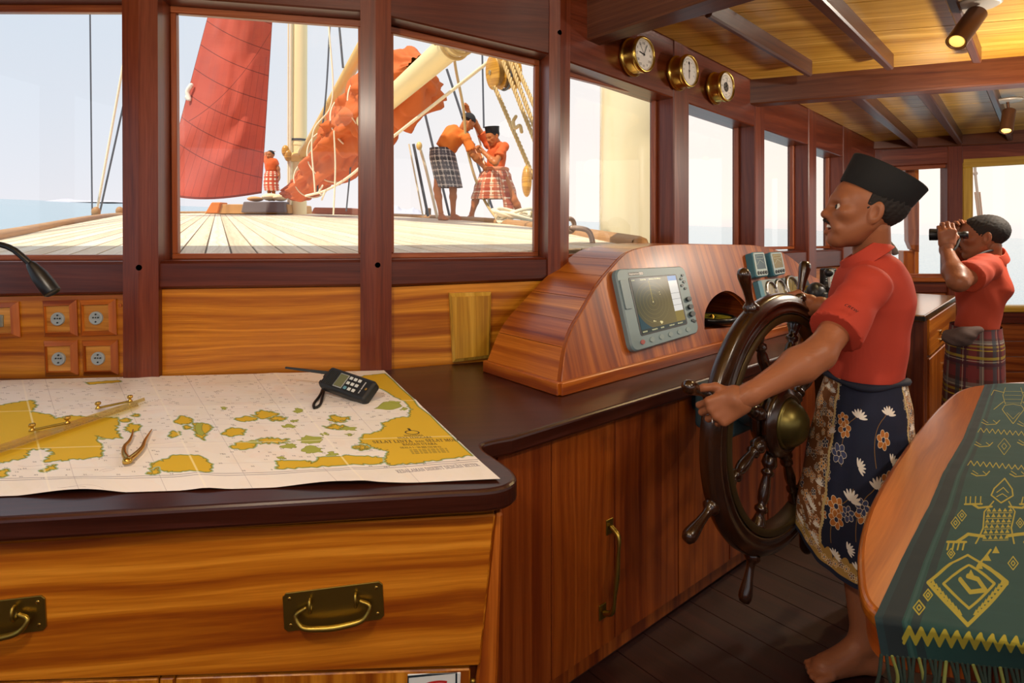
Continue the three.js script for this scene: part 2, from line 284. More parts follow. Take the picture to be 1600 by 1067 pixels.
{
  const floor = struct('floor'), poly = [[FA0.A.x - 0.1, 2.1], [FR.B.x + 0.8, 2.1], [FR.B.x + 0.5, FR.B.z], [FR.A.x, FR.A.z], [FC.A.x, FC.A.z], [FB.A.x, FB.A.z], [FA0.A.x - 0.1, FA0.A.z]].map(([x, z]) => new THREE.Vector2(x, z));
  const d = new THREE.Vector2(FC.out.x, FC.out.z).normalize();
  for (const piece of strips(poly, d, 0.14, 0.004)) { const g = prismFrom(piece.map((p) => V3(p.x, -0.03, p.y)), V3(0, 0.03, 0)); mesh('floorboard', grain(g, V3(d.x, 0, d.y)), M.floor, floor); }
}

// ---------------------------------------------------------------- worktop
const YC = 0.88;
const spline = (pts, n = 6) => { const c = new THREE.CatmullRomCurve3(pts, false, 'centripetal'); return c.getPoints(pts.length * n); };
function sheet(loop, y, thick, bevel = 0.006, seg = 3) {            // a level board with rounded edges; loop of world points, top at y
  const s = new THREE.Shape(loop.map((p) => new THREE.Vector2(p.x, -p.z)));
  const g = new THREE.ExtrudeGeometry(s, { depth: thick - 2 * bevel, bevelEnabled: true, bevelThickness: bevel, bevelSize: bevel, bevelOffset: -bevel, bevelSegments: seg, curveSegments: 4 });
  g.rotateX(-Math.PI / 2); g.translate(0, y - thick + bevel, 0); return g;
}
const edgeL = (x) => onY(x, 810 - x * 45 / 770, YC);
const wheelEdge = (x) => { const a = onY(800, 683, YC), b = onY(1125, 585, YC); return a.clone().lerp(b, x); };
const facePlanL = facet([-300, edgeL(-300).z * -1], [775, edgeL(775).z * -1]);
const faceWheel = (() => { const a = wheelEdge(-0.06), b = wheelEdge(1.9); return facet([CX + a.x / -a.z * F, -a.z], [CX + b.x / -b.z * F, -b.z]); })();
{
  const wallIn = (f, x) => f.hit(x, 570, 0.02).setY(YC);
  const front = [edgeL(-300), edgeL(700), edgeL(765), onY(793, 759, YC), onY(807, 748, YC), onY(803, 736, YC), onY(780, 718, YC), onY(757, 702, YC), onY(754, 694, YC), onY(768, 689, YC), onY(800, 683, YC), wheelEdge(0.5), wheelEdge(1.6)];
  const loop = [...front.slice(0, 2), ...spline(front.slice(1, 11), 4), ...front.slice(11), wallIn(FC, 1265), wallIn(FC, 880), wallIn(FB, 600), wallIn(FA, 560), wallIn(FA, 220), wallIn(FA0, -280)];
  const w = mesh('worktop', grain(sheet(loop, YC, 0.052, 0.01), V3(1, 0, -0.12)), M.counter);
  tag(w, 'dark polished wooden worktop running under the windows with a chart spread on it', 'worktop');
}
// ---------------------------------------------------------------- chart table cabinet
{
  const f = facePlanL, base = f.hit(300, 900, 0.04).setY(0);
  const t = thing('chart_table_cabinet', 'orange teak cabinet below the chart with a wide drawer on brass handles', 'cabinet', base);
  const B = (n, q, t0, t1, mat, dir, c, parent = t) => slab(n, f, q, t0, t1, mat, dir, parent, c);
  const side = f.hit(782, 900, 0.045), back = f.hit(700, 900, 0.6);
  { const p = V3(f.hit(-290, 900, 0.07).x, 0.05, f.hit(-290, 900, 0.07).z), q = V3(f.hit(775, 900, 0.07).x, 0.05, f.hit(775, 900, 0.07).z), near = [p, q, q.clone().setY(YC - 0.053), p.clone().setY(YC - 0.053)];
    mesh('carcass', grain(block(near, near.map((v) => v.clone().addScaledVector(f.out, 0.5))), f.dir), M.board, t); }
  B('stile', [[718, 1300], [770, 1300], [786, 802], [773, 803]].map(([x, y]) => [x, y]), 0.036, 0.1, M.trim, UP, 0.006);
  const drawer = B('drawer', [[-285, 1076], [750, 1041], [774, 804], [-285, 862]], 0.03, 0.07, M.drawer, f.dir, 0.004);
  for (const [x0, x1] of [[-285, 247], [249, 272], [274, 735]]) B(x1 - x0 < 40 ? 'stile' : 'door', [[x0, 1400], [x1 - 4, 1400], [x1, 1067.5 - x1 * 0.0305], [x0, 1067.5 - x0 * 0.0305]], 0.036, 0.06, wood('teak', 0xe0982f, 0.34), UP, 0.003);
  // brass flush handles
  const handle = (cx, cy, w, h, drop) => {
    const o = f.hit(cx, cy, 0.03), d = -o.z, s = d / F, m = basis(f.dir, UP, f.dir.clone().cross(UP), o), W = w * s, H = h * s;
    const sh = new THREE.Shape(), k = 0.007; sh.moveTo(-W / 2 + k, -H / 2); sh.lineTo(W / 2 - k, -H / 2); sh.lineTo(W / 2, -H / 2 + k); sh.lineTo(W / 2, H / 2 - k); sh.lineTo(W / 2 - k, H / 2); sh.lineTo(-W / 2 + k, H / 2); sh.lineTo(-W / 2, H / 2 - k); sh.lineTo(-W / 2, -H / 2 + k);
    const tilt = new THREE.Matrix4().makeRotationZ(0.05), mm = m.clone().multiply(tilt);
    const hd = mesh('handle', put(new THREE.ExtrudeGeometry(sh, { depth: 0.002, bevelEnabled: true, bevelSize: 0.0012, bevelThickness: 0.0012, bevelSegments: 2 }), mm), M.oldBrass, drawer); note(hd, 'aged brass plate handle');
    const gripW = W * 0.37, gy = H * 0.1, pts = [[-gripW * 0.75, gy, 0.01], [-gripW * 1.0, -H * 0.03, 0.014], [-gripW * 0.85, -H * 0.3, 0.02], [-gripW * 0.3, -H * 0.4, 0.023], [gripW * 0.3, -H * 0.4, 0.023], [gripW * 0.85, -H * 0.3, 0.02], [gripW * 1.0, -H * 0.03, 0.014], [gripW * 0.75, gy, 0.01]].map((p) => V3(...p).applyMatrix4(mm));
    const parts = [tube(pts, (t) => 0.0042 + 0.0022 * Math.sin(Math.PI * t), 40, 10)];
    for (const sx of [-1, 1]) { const post = new THREE.TorusGeometry(0.0085, 0.0032, 8, 20); post.rotateY(Math.PI / 2); post.scale(1.1, 1.5, 1); post.translate(sx * gripW * 0.62, H * 0.14, 0.009); parts.push(put(post, mm)); }
    mesh('grip', merge(parts), M.oldBrass, drawer);
    for (const sx of [-1, 1]) for (const sy of [-1, 1]) { const c = new THREE.SphereGeometry(0.0042, 10, 6); c.scale(1, 1, 0.4); c.translate(sx * (W / 2 - 0.013), sy * (H / 2 - 0.012), 0.003); mesh('screw', put(c, mm), M.brass, drawer); }
  };
  handle(522, 946, 150, 58); handle(-11, 966, 152, 54);
  const latch = new THREE.SphereGeometry(0.006, 10, 8), lp = f.hit(739, 1064, 0.03); latch.translate(lp.x, lp.y, lp.z); mesh('latch', latch, M.oldBrass, t);
  // enamel sticker on the door
  const tx = canvasTexture(256, 256, (x) => { x.fillStyle = '#dfe7ea'; x.fillRect(0, 0, 256, 256); x.strokeStyle = '#1d2b38'; x.lineWidth = 9; x.strokeRect(10, 10, 236, 236); x.fillStyle = '#c02a2a'; x.fillRect(112, 40, 34, 22); x.strokeStyle = '#c02a2a'; x.lineWidth = 10; x.beginPath(); x.moveTo(200, 48); x.bezierCurveTo(150, 36, 90, 44, 66, 62); x.stroke(); x.fillRect(100, 70, 56, 140); });
  const s = [[634, 1150], [716, 1146], [720, 1051], [637, 1054]].map(([x, y]) => f.hit(x, y, 0.034)), near = s, g = block(near, s.map((p) => p.clone().addScaledVector(f.out, 0.003)), 0.001), p = g.attributes.position, uv = [];
  for (let i = 0; i < p.count; i++) { const v = V3().fromBufferAttribute(p, i).sub(s[0]); uv.push(v.dot(f.dir) / s[0].distanceTo(s[1]), v.y / s[0].distanceTo(s[3])); }
  g.setAttribute('uv', new THREE.Float32BufferAttribute(uv, 2));
  tag(mesh('sticker', g, new THREE.MeshPhysicalMaterial({ map: tx, roughness: 0.3 })), 'white square safety sticker with a red symbol low on the cabinet door', 'sticker');
}
// ---------------------------------------------------------------- cupboard under the console
{
  const f = faceWheel, t = thing('helm_cupboard', 'brown cupboard of upright boards below the helm console with a long brass pull', 'cabinet', f.hit(1000, 900, 0.04).setY(0));
  const B = (n, xa, xb, t0, t1, mat, y0 = 0.09, y1 = YC - 0.054) => { const a = f.hit(xa, 700, t0), b = f.hit(xb, 700, t0), near = [V3(a.x, y0, a.z), V3(b.x, y0, b.z), V3(b.x, y1, b.z), V3(a.x, y1, a.z)]; return mesh(n, grain(block(near, near.map((p) => p.clone().addScaledVector(f.out, t1 - t0)), 0.002), UP), mat, t); };
  B('carcass', 772, 1300, 0.06, 0.4, M.board, 0.02);
  const xs = [778, 862, 961, 1060, 1140, 1200, 1250, 1300];
  let door;
  for (let i = 0; i + 1 < xs.length; i++) { const m = B(i === 1 ? 'door' : 'board', xs[i] + 0.6, xs[i + 1] - 0.6, 0.035, 0.062, i % 2 ? wood('teak', 0xa85a20, 0.36) : wood('teak', 0x9c501f, 0.36)); if (i === 1) door = m; }
  B('plinth', 772, 1300, 0.075, 0.12, M.dark, 0, 0.09);
  const top = f.hit(952, 822, 0.035), bot = f.hit(941, 955, 0.035), out = f.out.clone().negate();
  const rod = tube([top.clone().addScaledVector(out, 0.012), top.clone().lerp(bot, 0.06).addScaledVector(out, 0.04), top.clone().lerp(bot, 0.3).addScaledVector(out, 0.046), top.clone().lerp(bot, 0.5).addScaledVector(out, 0.048), top.clone().lerp(bot, 0.7).addScaledVector(out, 0.046), top.clone().lerp(bot, 0.94).addScaledVector(out, 0.04), bot.clone().addScaledVector(out, 0.012)], (u) => 0.006 + 0.003 * Math.abs(Math.cos(Math.PI * u * 2)), 40, 10);
  const h = mesh('handle', rod, M.oldBrass, door); note(h, 'long brass pull handle');
  for (const p of [top, bot]) { const g = rbox(0.034, 0.05, 0.008, 0.003); put(g, basis(f.dir, UP, f.dir.clone().cross(UP), p)); mesh('mount', g, M.oldBrass, door); }
}
// ---------------------------------------------------------------- helm console: an arched face with a planked top
const con = { o: onY(876, 618, YC) };
{
  const far = onY(1140, 545, YC); con.u = far.clone().sub(con.o).normalize(); con.e = V3(con.u.z, 0, -con.u.x); if (con.e.z > 0) con.e.negate();
  con.s = UP.clone().multiplyScalar(Math.cos(0.33)).addScaledVector(con.e, Math.sin(0.33)); con.n = con.u.clone().cross(con.s).normalize();   // n faces the helmsman
  con.hit = (x, y, off = 0) => onPlane(x, y, con.n, con.n.dot(con.o) + off);
  con.uv = (p) => { const v = p.clone().sub(con.o); return [v.dot(con.u), v.dot(con.s)]; };
  con.at = (u, v, off = 0) => con.o.clone().addScaledVector(con.u, u).addScaledVector(con.s, v).addScaledVector(con.n, off);
}
const consoleThing = thing('helm_console', 'arched teak helm console standing on the dark worktop behind the ship wheel', 'console', con.at(0.9, 0));
{
  const t = consoleThing, px = [[876, 604], [884, 544], [893, 516], [909, 488], [934, 446], [957, 418], [979, 396], [1013, 385.5], [1055, 382.5], [1100, 382.5], [1152, 383], [1183, 384.5], [1206, 389.5], [1224, 396], [1245, 411], [1262, 428]];
  const arch = px.map(([x, y]) => con.uv(con.hit(x, y))), [lu, lv] = arch[arch.length - 1];
  arch.push([lu + 0.22, lv * 0.72], [lu + 0.34, lv * 0.4], [lu + 0.38, 0.0]);
  const curve = new THREE.CatmullRomCurve3(arch.map(([u, v]) => V3(u, v, 0)), false, 'centripetal').getPoints(72);
  con.curve = curve;
  const shape = new THREE.Shape(); shape.moveTo(curve[0].x, 0); for (const p of curve) shape.lineTo(p.x, p.y); shape.lineTo(curve[curve.length - 1].x, 0);
  const niche0 = [[1100, 515], [1100, 495], [1103, 482], [1111, 468], [1123, 458], [1136, 454.5], [1150, 460], [1163, 472], [1172, 487], [1177, 508]].map(([x, y]) => con.uv(con.hit(x, y))), niche = new THREE.CatmullRomCurve3(niche0.map(([u, v]) => V3(u, v, 0)), false, 'centripetal').getPoints(30).map((p) => [p.x, p.y]), NL = niche.length - 1;
  const hole = new THREE.Path(); niche.forEach(([u, v], i) => (i ? hole.lineTo(u, v) : hole.moveTo(u, v))); hole.closePath(); shape.holes.push(hole);
  const m = basis(con.u, con.s, con.n, con.o);
  const face = new THREE.ExtrudeGeometry(shape, { depth: 0.02, bevelEnabled: true, bevelSize: 0.003, bevelThickness: 0.003, bevelSegments: 2 }); face.translate(0, 0, -0.02);
  mesh('face_panel', grain(put(face, m), con.s), M.console, t);
  // planks of the curved top, from the face back to the window wall
  const backOff = 0.43, cum = [0]; for (let i = 1; i < curve.length; i++) cum.push(cum[i - 1] + curve[i].distanceTo(curve[i - 1]));
  const tones = [0xd5822c, 0xc97428, 0xde9034, 0xcf7a2a];
  let i0 = 0, k = 0;
  while (i0 < curve.length - 1) {
    let i1 = i0 + 1; while (i1 < curve.length - 1 && cum[i1] - cum[i0] < 0.115) i1++;
    const ring = []; for (let i = i0; i <= i1; i++) ring.push(curve[i]);
    const inner = ring.map((p, i) => { const a = ring[Math.max(0, i - 1)], b = ring[Math.min(ring.length - 1, i + 1)], tx = b.x - a.x, ty = b.y - a.y, l = Math.hypot(tx, ty); return V3(p.x + ty / l * 0.016, p.y - tx / l * 0.016, 0); });
    const g0 = 0.0012 / (cum[i1] - cum[i0]), tr = (p, d) => { const w = con.at(p.x, p.y), depth = con.e.dot(w.clone().sub(con.o)); return d === 0 ? w.addScaledVector(con.e, 0.018) : w.addScaledVector(con.e, backOff - depth); };
    const pos = [], quad = (a, b, c, d) => [a, b, c, a, c, d].forEach((v) => pos.push(v.x, v.y, v.z));
    const shrink = (arr) => arr.map((p, i) => (i === 0 ? p.clone().lerp(arr[1], g0 * 4) : i === arr.length - 1 ? p.clone().lerp(arr[i - 1], g0 * 4) : p));
    const O = shrink(ring), I = shrink(inner);
    for (let i = 0; i + 1 < O.length; i++) { quad(tr(O[i], 0), tr(O[i], 1), tr(O[i + 1], 1), tr(O[i + 1], 0)); quad(tr(I[i], 0), tr(I[i + 1], 0), tr(I[i + 1], 1), tr(I[i], 1)); quad(tr(O[i], 0), tr(O[i + 1], 0), tr(I[i + 1], 0), tr(I[i], 0)); quad(tr(O[i], 1), tr(I[i], 1), tr(I[i + 1], 1), tr(O[i + 1], 1)); }
    for (const [e, fl] of [[0, 1], [O.length - 1, 0]]) (fl ? quad(tr(O[e], 0), tr(I[e], 0), tr(I[e], 1), tr(O[e], 1)) : quad(tr(O[e], 0), tr(O[e], 1), tr(I[e], 1), tr(I[e], 0)));
    let g = new THREE.BufferGeometry(); g.setAttribute('position', new THREE.Float32BufferAttribute(pos, 3)); g = toCreasedNormals(mergeVertices(g, 1e-5), 0.6);
    mesh('plank', grain(g, con.e), wood('teak', tones[k++ % 4], 0.34, 0.35), t);
    i0 = i1;
  }
  // base trim along the face and the port end
  const strip = (a, b, h, th, name) => { const d = b.clone().sub(a).normalize(), o = V3(-d.z, 0, d.x); if (o.dot(con.e) > 0 && Math.abs(d.dot(con.u)) > 0.7) o.negate(); if (Math.abs(d.dot(con.u)) < 0.7 && o.dot(con.u) > 0) o.negate(); const near = [a, b, b.clone().add(V3(0, h, 0)), a.clone().add(V3(0, h, 0))].map((p) => p.clone().addScaledVector(o, th)); mesh(name, grain(block(near, near.map((p) => p.clone().addScaledVector(o, -th - 0.01)), 0.003), d), M.trim, t); };
  const c0 = con.at(-0.004, 0), c1 = con.at(curve[curve.length - 1].x, 0); strip(c0, c1, 0.045, 0.012, 'base_trim'); strip(c0, c0.clone().addScaledVector(con.e, 0.42), 0.045, 0.012, 'base_trim');
  // compass niche: floor and curved lining
  const lining = [], nc = niche.slice(1), q4 = (a, b, c, d) => [a, b, c, a, c, d].forEach((v) => lining.push(v.x, v.y, v.z)), back = (p) => con.at(...p).addScaledVector(con.e, 0.26);
  for (let i = 0; i + 1 < niche.length; i++) q4(con.at(...niche[i]), back(niche[i]), back(niche[i + 1]), con.at(...niche[i + 1]));
  const cen = back([(niche[0][0] + niche[NL][0]) / 2, niche[0][1]]); for (let i = 0; i + 1 < niche.length; i++) [back(niche[i]), cen, back(niche[i + 1])].forEach((v) => lining.push(v.x, v.y, v.z));
  const a0 = niche[0], a1 = niche[NL], fl = [con.at(...a0), con.at(...a1), back(a1), back(a0)]; q4(...fl);
  let lg = new THREE.BufferGeometry(); lg.setAttribute('position', new THREE.Float32BufferAttribute(lining, 3)); lg.computeVertexNormals();
  mesh('niche_lining', grain(lg, con.e), new THREE.MeshPhysicalMaterial({ map: TEX.teak, color: 0x94502a, roughness: 0.4, side: THREE.DoubleSide }), t);
}
// ---------------------------------------------------------------- compass in the niche
{
  const c = con.at(...con.uv(con.hit(1135, 511))).addScaledVector(con.e, 0.075); c.y += 0.012;
  const t = thing('compass', 'round black ship compass with a yellow green card in the console niche', 'compass', c), at = (g) => g.translate(c.x, c.y, c.z);
  mesh('bowl', at(lathe([[0.001, 0], [0.075, 0], [0.105, 0.006], [0.113, 0.022], [0.113, 0.03], [0.106, 0.034], [0.098, 0.034], [0.096, 0.026]], 48)), plain(0x11161a, 0.3), t);
  const card = canvasTexture(512, 512, (x) => { x.fillStyle = '#8f8a22'; x.fillRect(0, 0, 512, 512); x.translate(256, 256); x.strokeStyle = '#1c1c0c'; x.fillStyle = '#1c1c0c'; for (let i = 0; i < 72; i++) { x.save(); x.rotate(i * Math.PI / 36); x.fillRect(-2, -240, 4, i % 6 ? 20 : 44); x.restore(); } for (let i = 0; i < 8; i++) { x.save(); x.rotate(i * Math.PI / 4); x.beginPath(); x.moveTo(0, -180); x.lineTo(22, 0); x.lineTo(-22, 0); x.fill(); x.restore(); } });
  const disc = new THREE.CircleGeometry(0.097, 48); disc.rotateX(-Math.PI / 2); disc.translate(0, 0.027, 0); mesh('card', at(disc), new THREE.MeshPhysicalMaterial({ map: card, roughness: 0.5, clearcoat: 1, clearcoatRoughness: 0.02 }), t);
  const pin = lathe([[0.001, 0.04], [0.006, 0.038], [0.012, 0.028]], 16); mesh('pivot', at(pin), M.brass, t);
}
// ---------------------------------------------------------------- instruments on the console face
// a rounded box standing on the console face between 4 pixel corners (bl, br, tr, tl); returns a placer for points given as 0..1
function onFace(q, off) { const w = q.map(([x, y]) => con.uv(con.hit(x, y, off))); return (a, b, h = 0) => { const u0 = lerp(w[0][0], w[1][0], a), v0 = lerp(w[0][1], w[1][1], a), u1 = lerp(w[3][0], w[2][0], a), v1 = lerp(w[3][1], w[2][1], a); return con.at(lerp(u0, u1, b), lerp(v0, v1, b), off + h); }; }
function pad(at, a0, b0, a1, b1, h0, h1, r = 0.2, bev = 0.002) {     // a rounded slab in 0..1 face coordinates
  const P0 = at(0, 0), ux = at(1, 0).sub(P0), wx = ux.length(), hy = at(0, 1).sub(P0).length(), pts = [], n = 5, ra = r * (a1 - a0), rb = ra * wx / hy;
  for (const [ca, cb, s] of [[a1 - ra, b0 + rb, 3], [a1 - ra, b1 - rb, 0], [a0 + ra, b1 - rb, 1], [a0 + ra, b0 + rb, 2]]) for (let i = 0; i <= n; i++) { const t = (s + i / n) * Math.PI / 2; pts.push([ca + Math.cos(t) * ra, cb + Math.sin(t) * rb]); }
  const cx = (a0 + a1) / 2, cy = (b0 + b1) / 2, ins = bev / wx, hull = [];
  for (const [a, b] of pts) { hull.push(at(a, b, h0)); hull.push(at(a, b, h1 - bev)); hull.push(at(lerp(a, cx, ins * 2), lerp(b, cy, ins * 2), h1)); }
  return new ConvexGeometry(hull);
}
function screen(at, a0, b0, a1, b1, h) { const g = new THREE.BufferGeometry(), pos = [], uv = [], N = 6; for (let i = 0; i < N; i++) for (let j = 0; j < N; j++) for (const [x, y] of [[0, 0], [1, 0], [1, 1], [0, 0], [1, 1], [0, 1]]) { const s = (i + x) / N, t = (j + y) / N, p = at(lerp(a0, a1, s), lerp(b0, b1, t), h); pos.push(p.x, p.y, p.z); uv.push(s, t); } g.setAttribute('position', new THREE.Float32BufferAttribute(pos, 3)); g.setAttribute('uv', new THREE.Float32BufferAttribute(uv, 2)); g.computeVertexNormals(); return g; }
const button = (at, a, b, ra, h, mat, t, name = 'button') => mesh(name, pad(at, a - ra, b - ra, a + ra, b + ra, -0.002, h, 0.48, 0.001), mat, t);
{
  const at = onFace([[984, 552], [1089, 520], [1065, 417], [956, 422]], 0.012);
  const t = thing('radar_display', 'large grey radar plotter with a round sweep on its lit screen', 'display', at(0.5, 0));
  mesh('housing', pad(at, 0, 0, 1, 1, -0.012, 0.016, 0.07, 0.006), plain(0x77909a, 0.42), t);
  const tex = canvasTexture(1024, 900, (x, w, h) => {
    x.fillStyle = '#5c5236'; x.fillRect(0, 0, w, h); const g = x.createLinearGradient(0, 0, w, h); g.addColorStop(0, '#3f4c4c'); g.addColorStop(0.5, '#625427'); g.addColorStop(1, '#7d6510'); x.fillStyle = g; x.fillRect(0, 0, w, h);
    x.fillStyle = '#12424a'; x.beginPath(); x.moveTo(0, h * 0.62); x.quadraticCurveTo(w * 0.08, h * 0.85, w * 0.28, h * 0.95); x.lineTo(0, h); x.fill();
    x.strokeStyle = '#8f7d3a'; x.lineWidth = 4; for (const r of [70, 140, 210, 280, 350]) { x.beginPath(); x.arc(w * 0.37, h * 0.47, r, 0, 7); x.stroke(); }
    x.strokeStyle = '#e0c030'; x.lineWidth = 6; x.beginPath(); x.moveTo(w * 0.37, h * 0.47); x.lineTo(w * 0.37, 60); x.stroke();
    x.fillStyle = '#ffe9a0'; for (const [a, b, r] of [[0.37, 0.47, 12], [0.55, 0.3, 8], [0.555, 0.345, 8], [0.3, 0.82, 14], [0.33, 0.83, 10], [0.44, 0.86, 18], [0.47, 0.87, 16], [0.45, 0.89, 12]]) { x.beginPath(); x.arc(w * a, h * b, r, 0, 7); x.fill(); }
    x.fillStyle = '#2e80c4'; x.fillRect(w * 0.8, 0, w * 0.2, h * 0.1); x.fillStyle = '#f4efe6'; x.fillRect(w * 0.8, h * 0.1, w * 0.2, h * 0.62); x.fillStyle = '#8c7412'; x.fillRect(w * 0.8, h * 0.72, w * 0.2, h * 0.2);
    x.strokeStyle = '#555'; x.lineWidth = 5; for (const y of [0.36, 0.48, 0.6]) { x.beginPath(); x.moveTo(w * 0.8, h * y); x.lineTo(w, h * y); x.stroke(); }
    x.fillStyle = '#1a2b22'; x.fillRect(0, h * 0.93, w, h * 0.07); x.fillStyle = '#fff3b0'; x.font = 'bold 30px sans-serif'; ['RANGE', 'TARGETS', 'GAIN', 'DISPLAY', 'PRESENT'].forEach((s, i) => x.fillText(s, 20 + i * 200, h * 0.98)); ['6 nm', 'Head Up', 'Relative Motion', 'Rings'].forEach((s, i) => x.fillText(s, 12 + i * 190, 40));
  });
  mesh('bezel', pad(at, 0.145, 0.155, 0.835, 0.885, 0, 0.0175, 0.03, 0.001), plain(0x14181a, 0.4), t);
  mesh('screen', screen(at, 0.165, 0.175, 0.815, 0.865, 0.0181), new THREE.MeshPhysicalMaterial({ color: 0x101010, map: tex, emissiveMap: tex, emissive: 0xffffff, emissiveIntensity: 0.75, roughness: 0.15 }), t);
  const badge = canvasTexture(256, 48, (x) => { x.fillStyle = '#08090a'; x.fillRect(0, 0, 256, 48); x.fillStyle = '#f2f2f2'; x.font = 'bold 32px sans-serif'; x.fillText('Raymarine', 8, 36); x.fillStyle = '#e8e8e8'; x.fillRect(182, 6, 68, 36); x.fillStyle = '#111'; x.font = 'bold 26px sans-serif'; x.fillText('E120', 184, 34); });
  mesh('badge', screen(at, 0.16, 0.905, 0.36, 0.948, 0.0166), new THREE.MeshPhysicalMaterial({ map: badge, roughness: 0.4 }), t);
  mesh('card_slot', pad(at, 0.02, 0.5, 0.11, 0.86, 0, 0.022, 0.15, 0.003), plain(0x738b95, 0.42), t);
  const dark = plain(0x2a3338, 0.4);
  for (const [a, b] of [[0.93, 0.86], [0.895, 0.81], [0.93, 0.76], [0.885, 0.71], [0.925, 0.66], [0.925, 0.19], [0.955, 0.17]]) button(at, a, b, 0.02, 0.02, dark, t);
  for (const [a, b, r] of [[0.925, 0.5, 0.035], [0.925, 0.385, 0.035], [0.925, 0.28, 0.038]]) button(at, a, b, r, 0.028, dark, t, 'dial');
  for (let i = 0; i < 5; i++) button(at, 0.28 + i * 0.135, 0.085, 0.032, 0.019, plain(0x83999f, 0.45), t, 'soft_key'); button(at, 0.15, 0.085, 0.028, 0.019, plain(0xa34a46, 0.45), t, 'power_button');
}
{
  const grey = plain(0x7fa3ae, 0.4), dark = plain(0x283034, 0.4);
  [[[[1182, 433], [1201, 431], [1193.5, 393], [1175, 394]], ['#7c8a86', '#4d5854'], 'small grey square instrument display with a silvery screen on the console', '0'], [[[1210, 431], [1228, 427.6], [1221, 392.6], [1202, 394]], ['#b98f3a', '#8a6d25'], 'small grey square instrument display with an amber screen on the console', '1']].forEach(([q, col, label, s]) => {
    const at = onFace(q, 0.045), t = thing('instrument_display', label, 'display', at(0.5, 0), 'small displays on the console');
    mesh('housing', pad(at, 0, 0, 1, 1, -0.045, 0.0, 0.1, 0.004), plain(0x3f7f96, 0.4), t); mesh('front_frame', pad(at, 0.03, 0.03, 0.97, 0.97, -0.004, 0.003, 0.1, 0.002), plain(0xa9bdc0, 0.35), t);
    const tex = canvasTexture(128, 128, (x) => { const g = x.createLinearGradient(0, 0, 128, 128); g.addColorStop(0, col[0]); g.addColorStop(1, col[1]); x.fillStyle = g; x.fillRect(0, 0, 128, 128); x.strokeStyle = '#d8d2a8'; x.lineWidth = 3; x.beginPath(); x.moveTo(10, 90); x.lineTo(60, 50); x.lineTo(110, 80); x.stroke(); x.strokeRect(14, 14, 100, 24); });
    mesh('screen', screen(at, 0.14, 0.3, 0.86, 0.9, 0.0035), new THREE.MeshPhysicalMaterial({ color: 0x303030, map: tex, emissiveMap: tex, emissive: 0xffffff, emissiveIntensity: 0.5, roughness: 0.15 }), t);
    for (let i = 0; i < 4; i++) button(at, 0.18 + i * 0.21, 0.15, 0.07, 0.007, dark, t);
  });
  const at = onFace([[1194, 492], [1275, 476], [1254, 431], [1181, 438.6]], 0.02), t = thing('engine_panel', 'grey engine panel with round chrome gauges half behind the ship wheel', 'panel', at(0.5, 0));
  mesh('plate', pad(at, 0, 0, 1, 1, -0.02, 0.006, 0.03, 0.003), plain(0x8e9a98, 0.4, 0.3), t); mesh('side_frame', pad(at, -0.01, 0, 0.06, 0.97, -0.02, 0.012, 0.1, 0.002), plain(0x4a86a0, 0.4), t);
  const dial = canvasTexture(128, 128, (x) => { x.fillStyle = '#8d7a3c'; x.fillRect(0, 0, 128, 128); x.translate(64, 64); x.fillStyle = '#1b1708'; for (let i = 0; i < 12; i++) { x.rotate(Math.PI / 6); x.fillRect(-2, -52, 4, 14); } x.rotate(0.7); x.fillRect(-2, -44, 4, 52); });
  for (const [a, b, r] of [[0.22, 0.62, 0.085], [0.40, 0.64, 0.085], [0.64, 0.62, 0.11]]) {
    const o = at(a, b, 0.006), wr = at(1, 0).distanceTo(at(0, 0)) * r, m = basis(con.u, con.s, con.n, o), ring = new THREE.TorusGeometry(wr, wr * 0.16, 8, 28); ring.scale(1, 1, 1.4); const g = mesh('gauge', put(ring, m), M.steel, t);
    const d = new THREE.CircleGeometry(wr, 28); d.translate(0, 0, 0.001); mesh('dial', put(d, m), new THREE.MeshPhysicalMaterial({ map: dial, roughness: 0.4, clearcoat: 1 }), g);
  }
  for (const [a, b] of [[0.82, 0.72], [0.9, 0.72]]) button(at, a, b, 0.05, 0.03, dark, t, 'knob');
  for (const [a, b] of [[0.03, 0.94], [0.5, 0.94], [0.95, 0.94]]) button(at, a, b, 0.02, 0.009, dark, t, 'screw');
  mesh('small_screen', pad(at, 0.2, 0.1, 0.62, 0.36, 0, 0.008, 0.06, 0.001), plain(0x4c4a1e, 0.2), t);
}

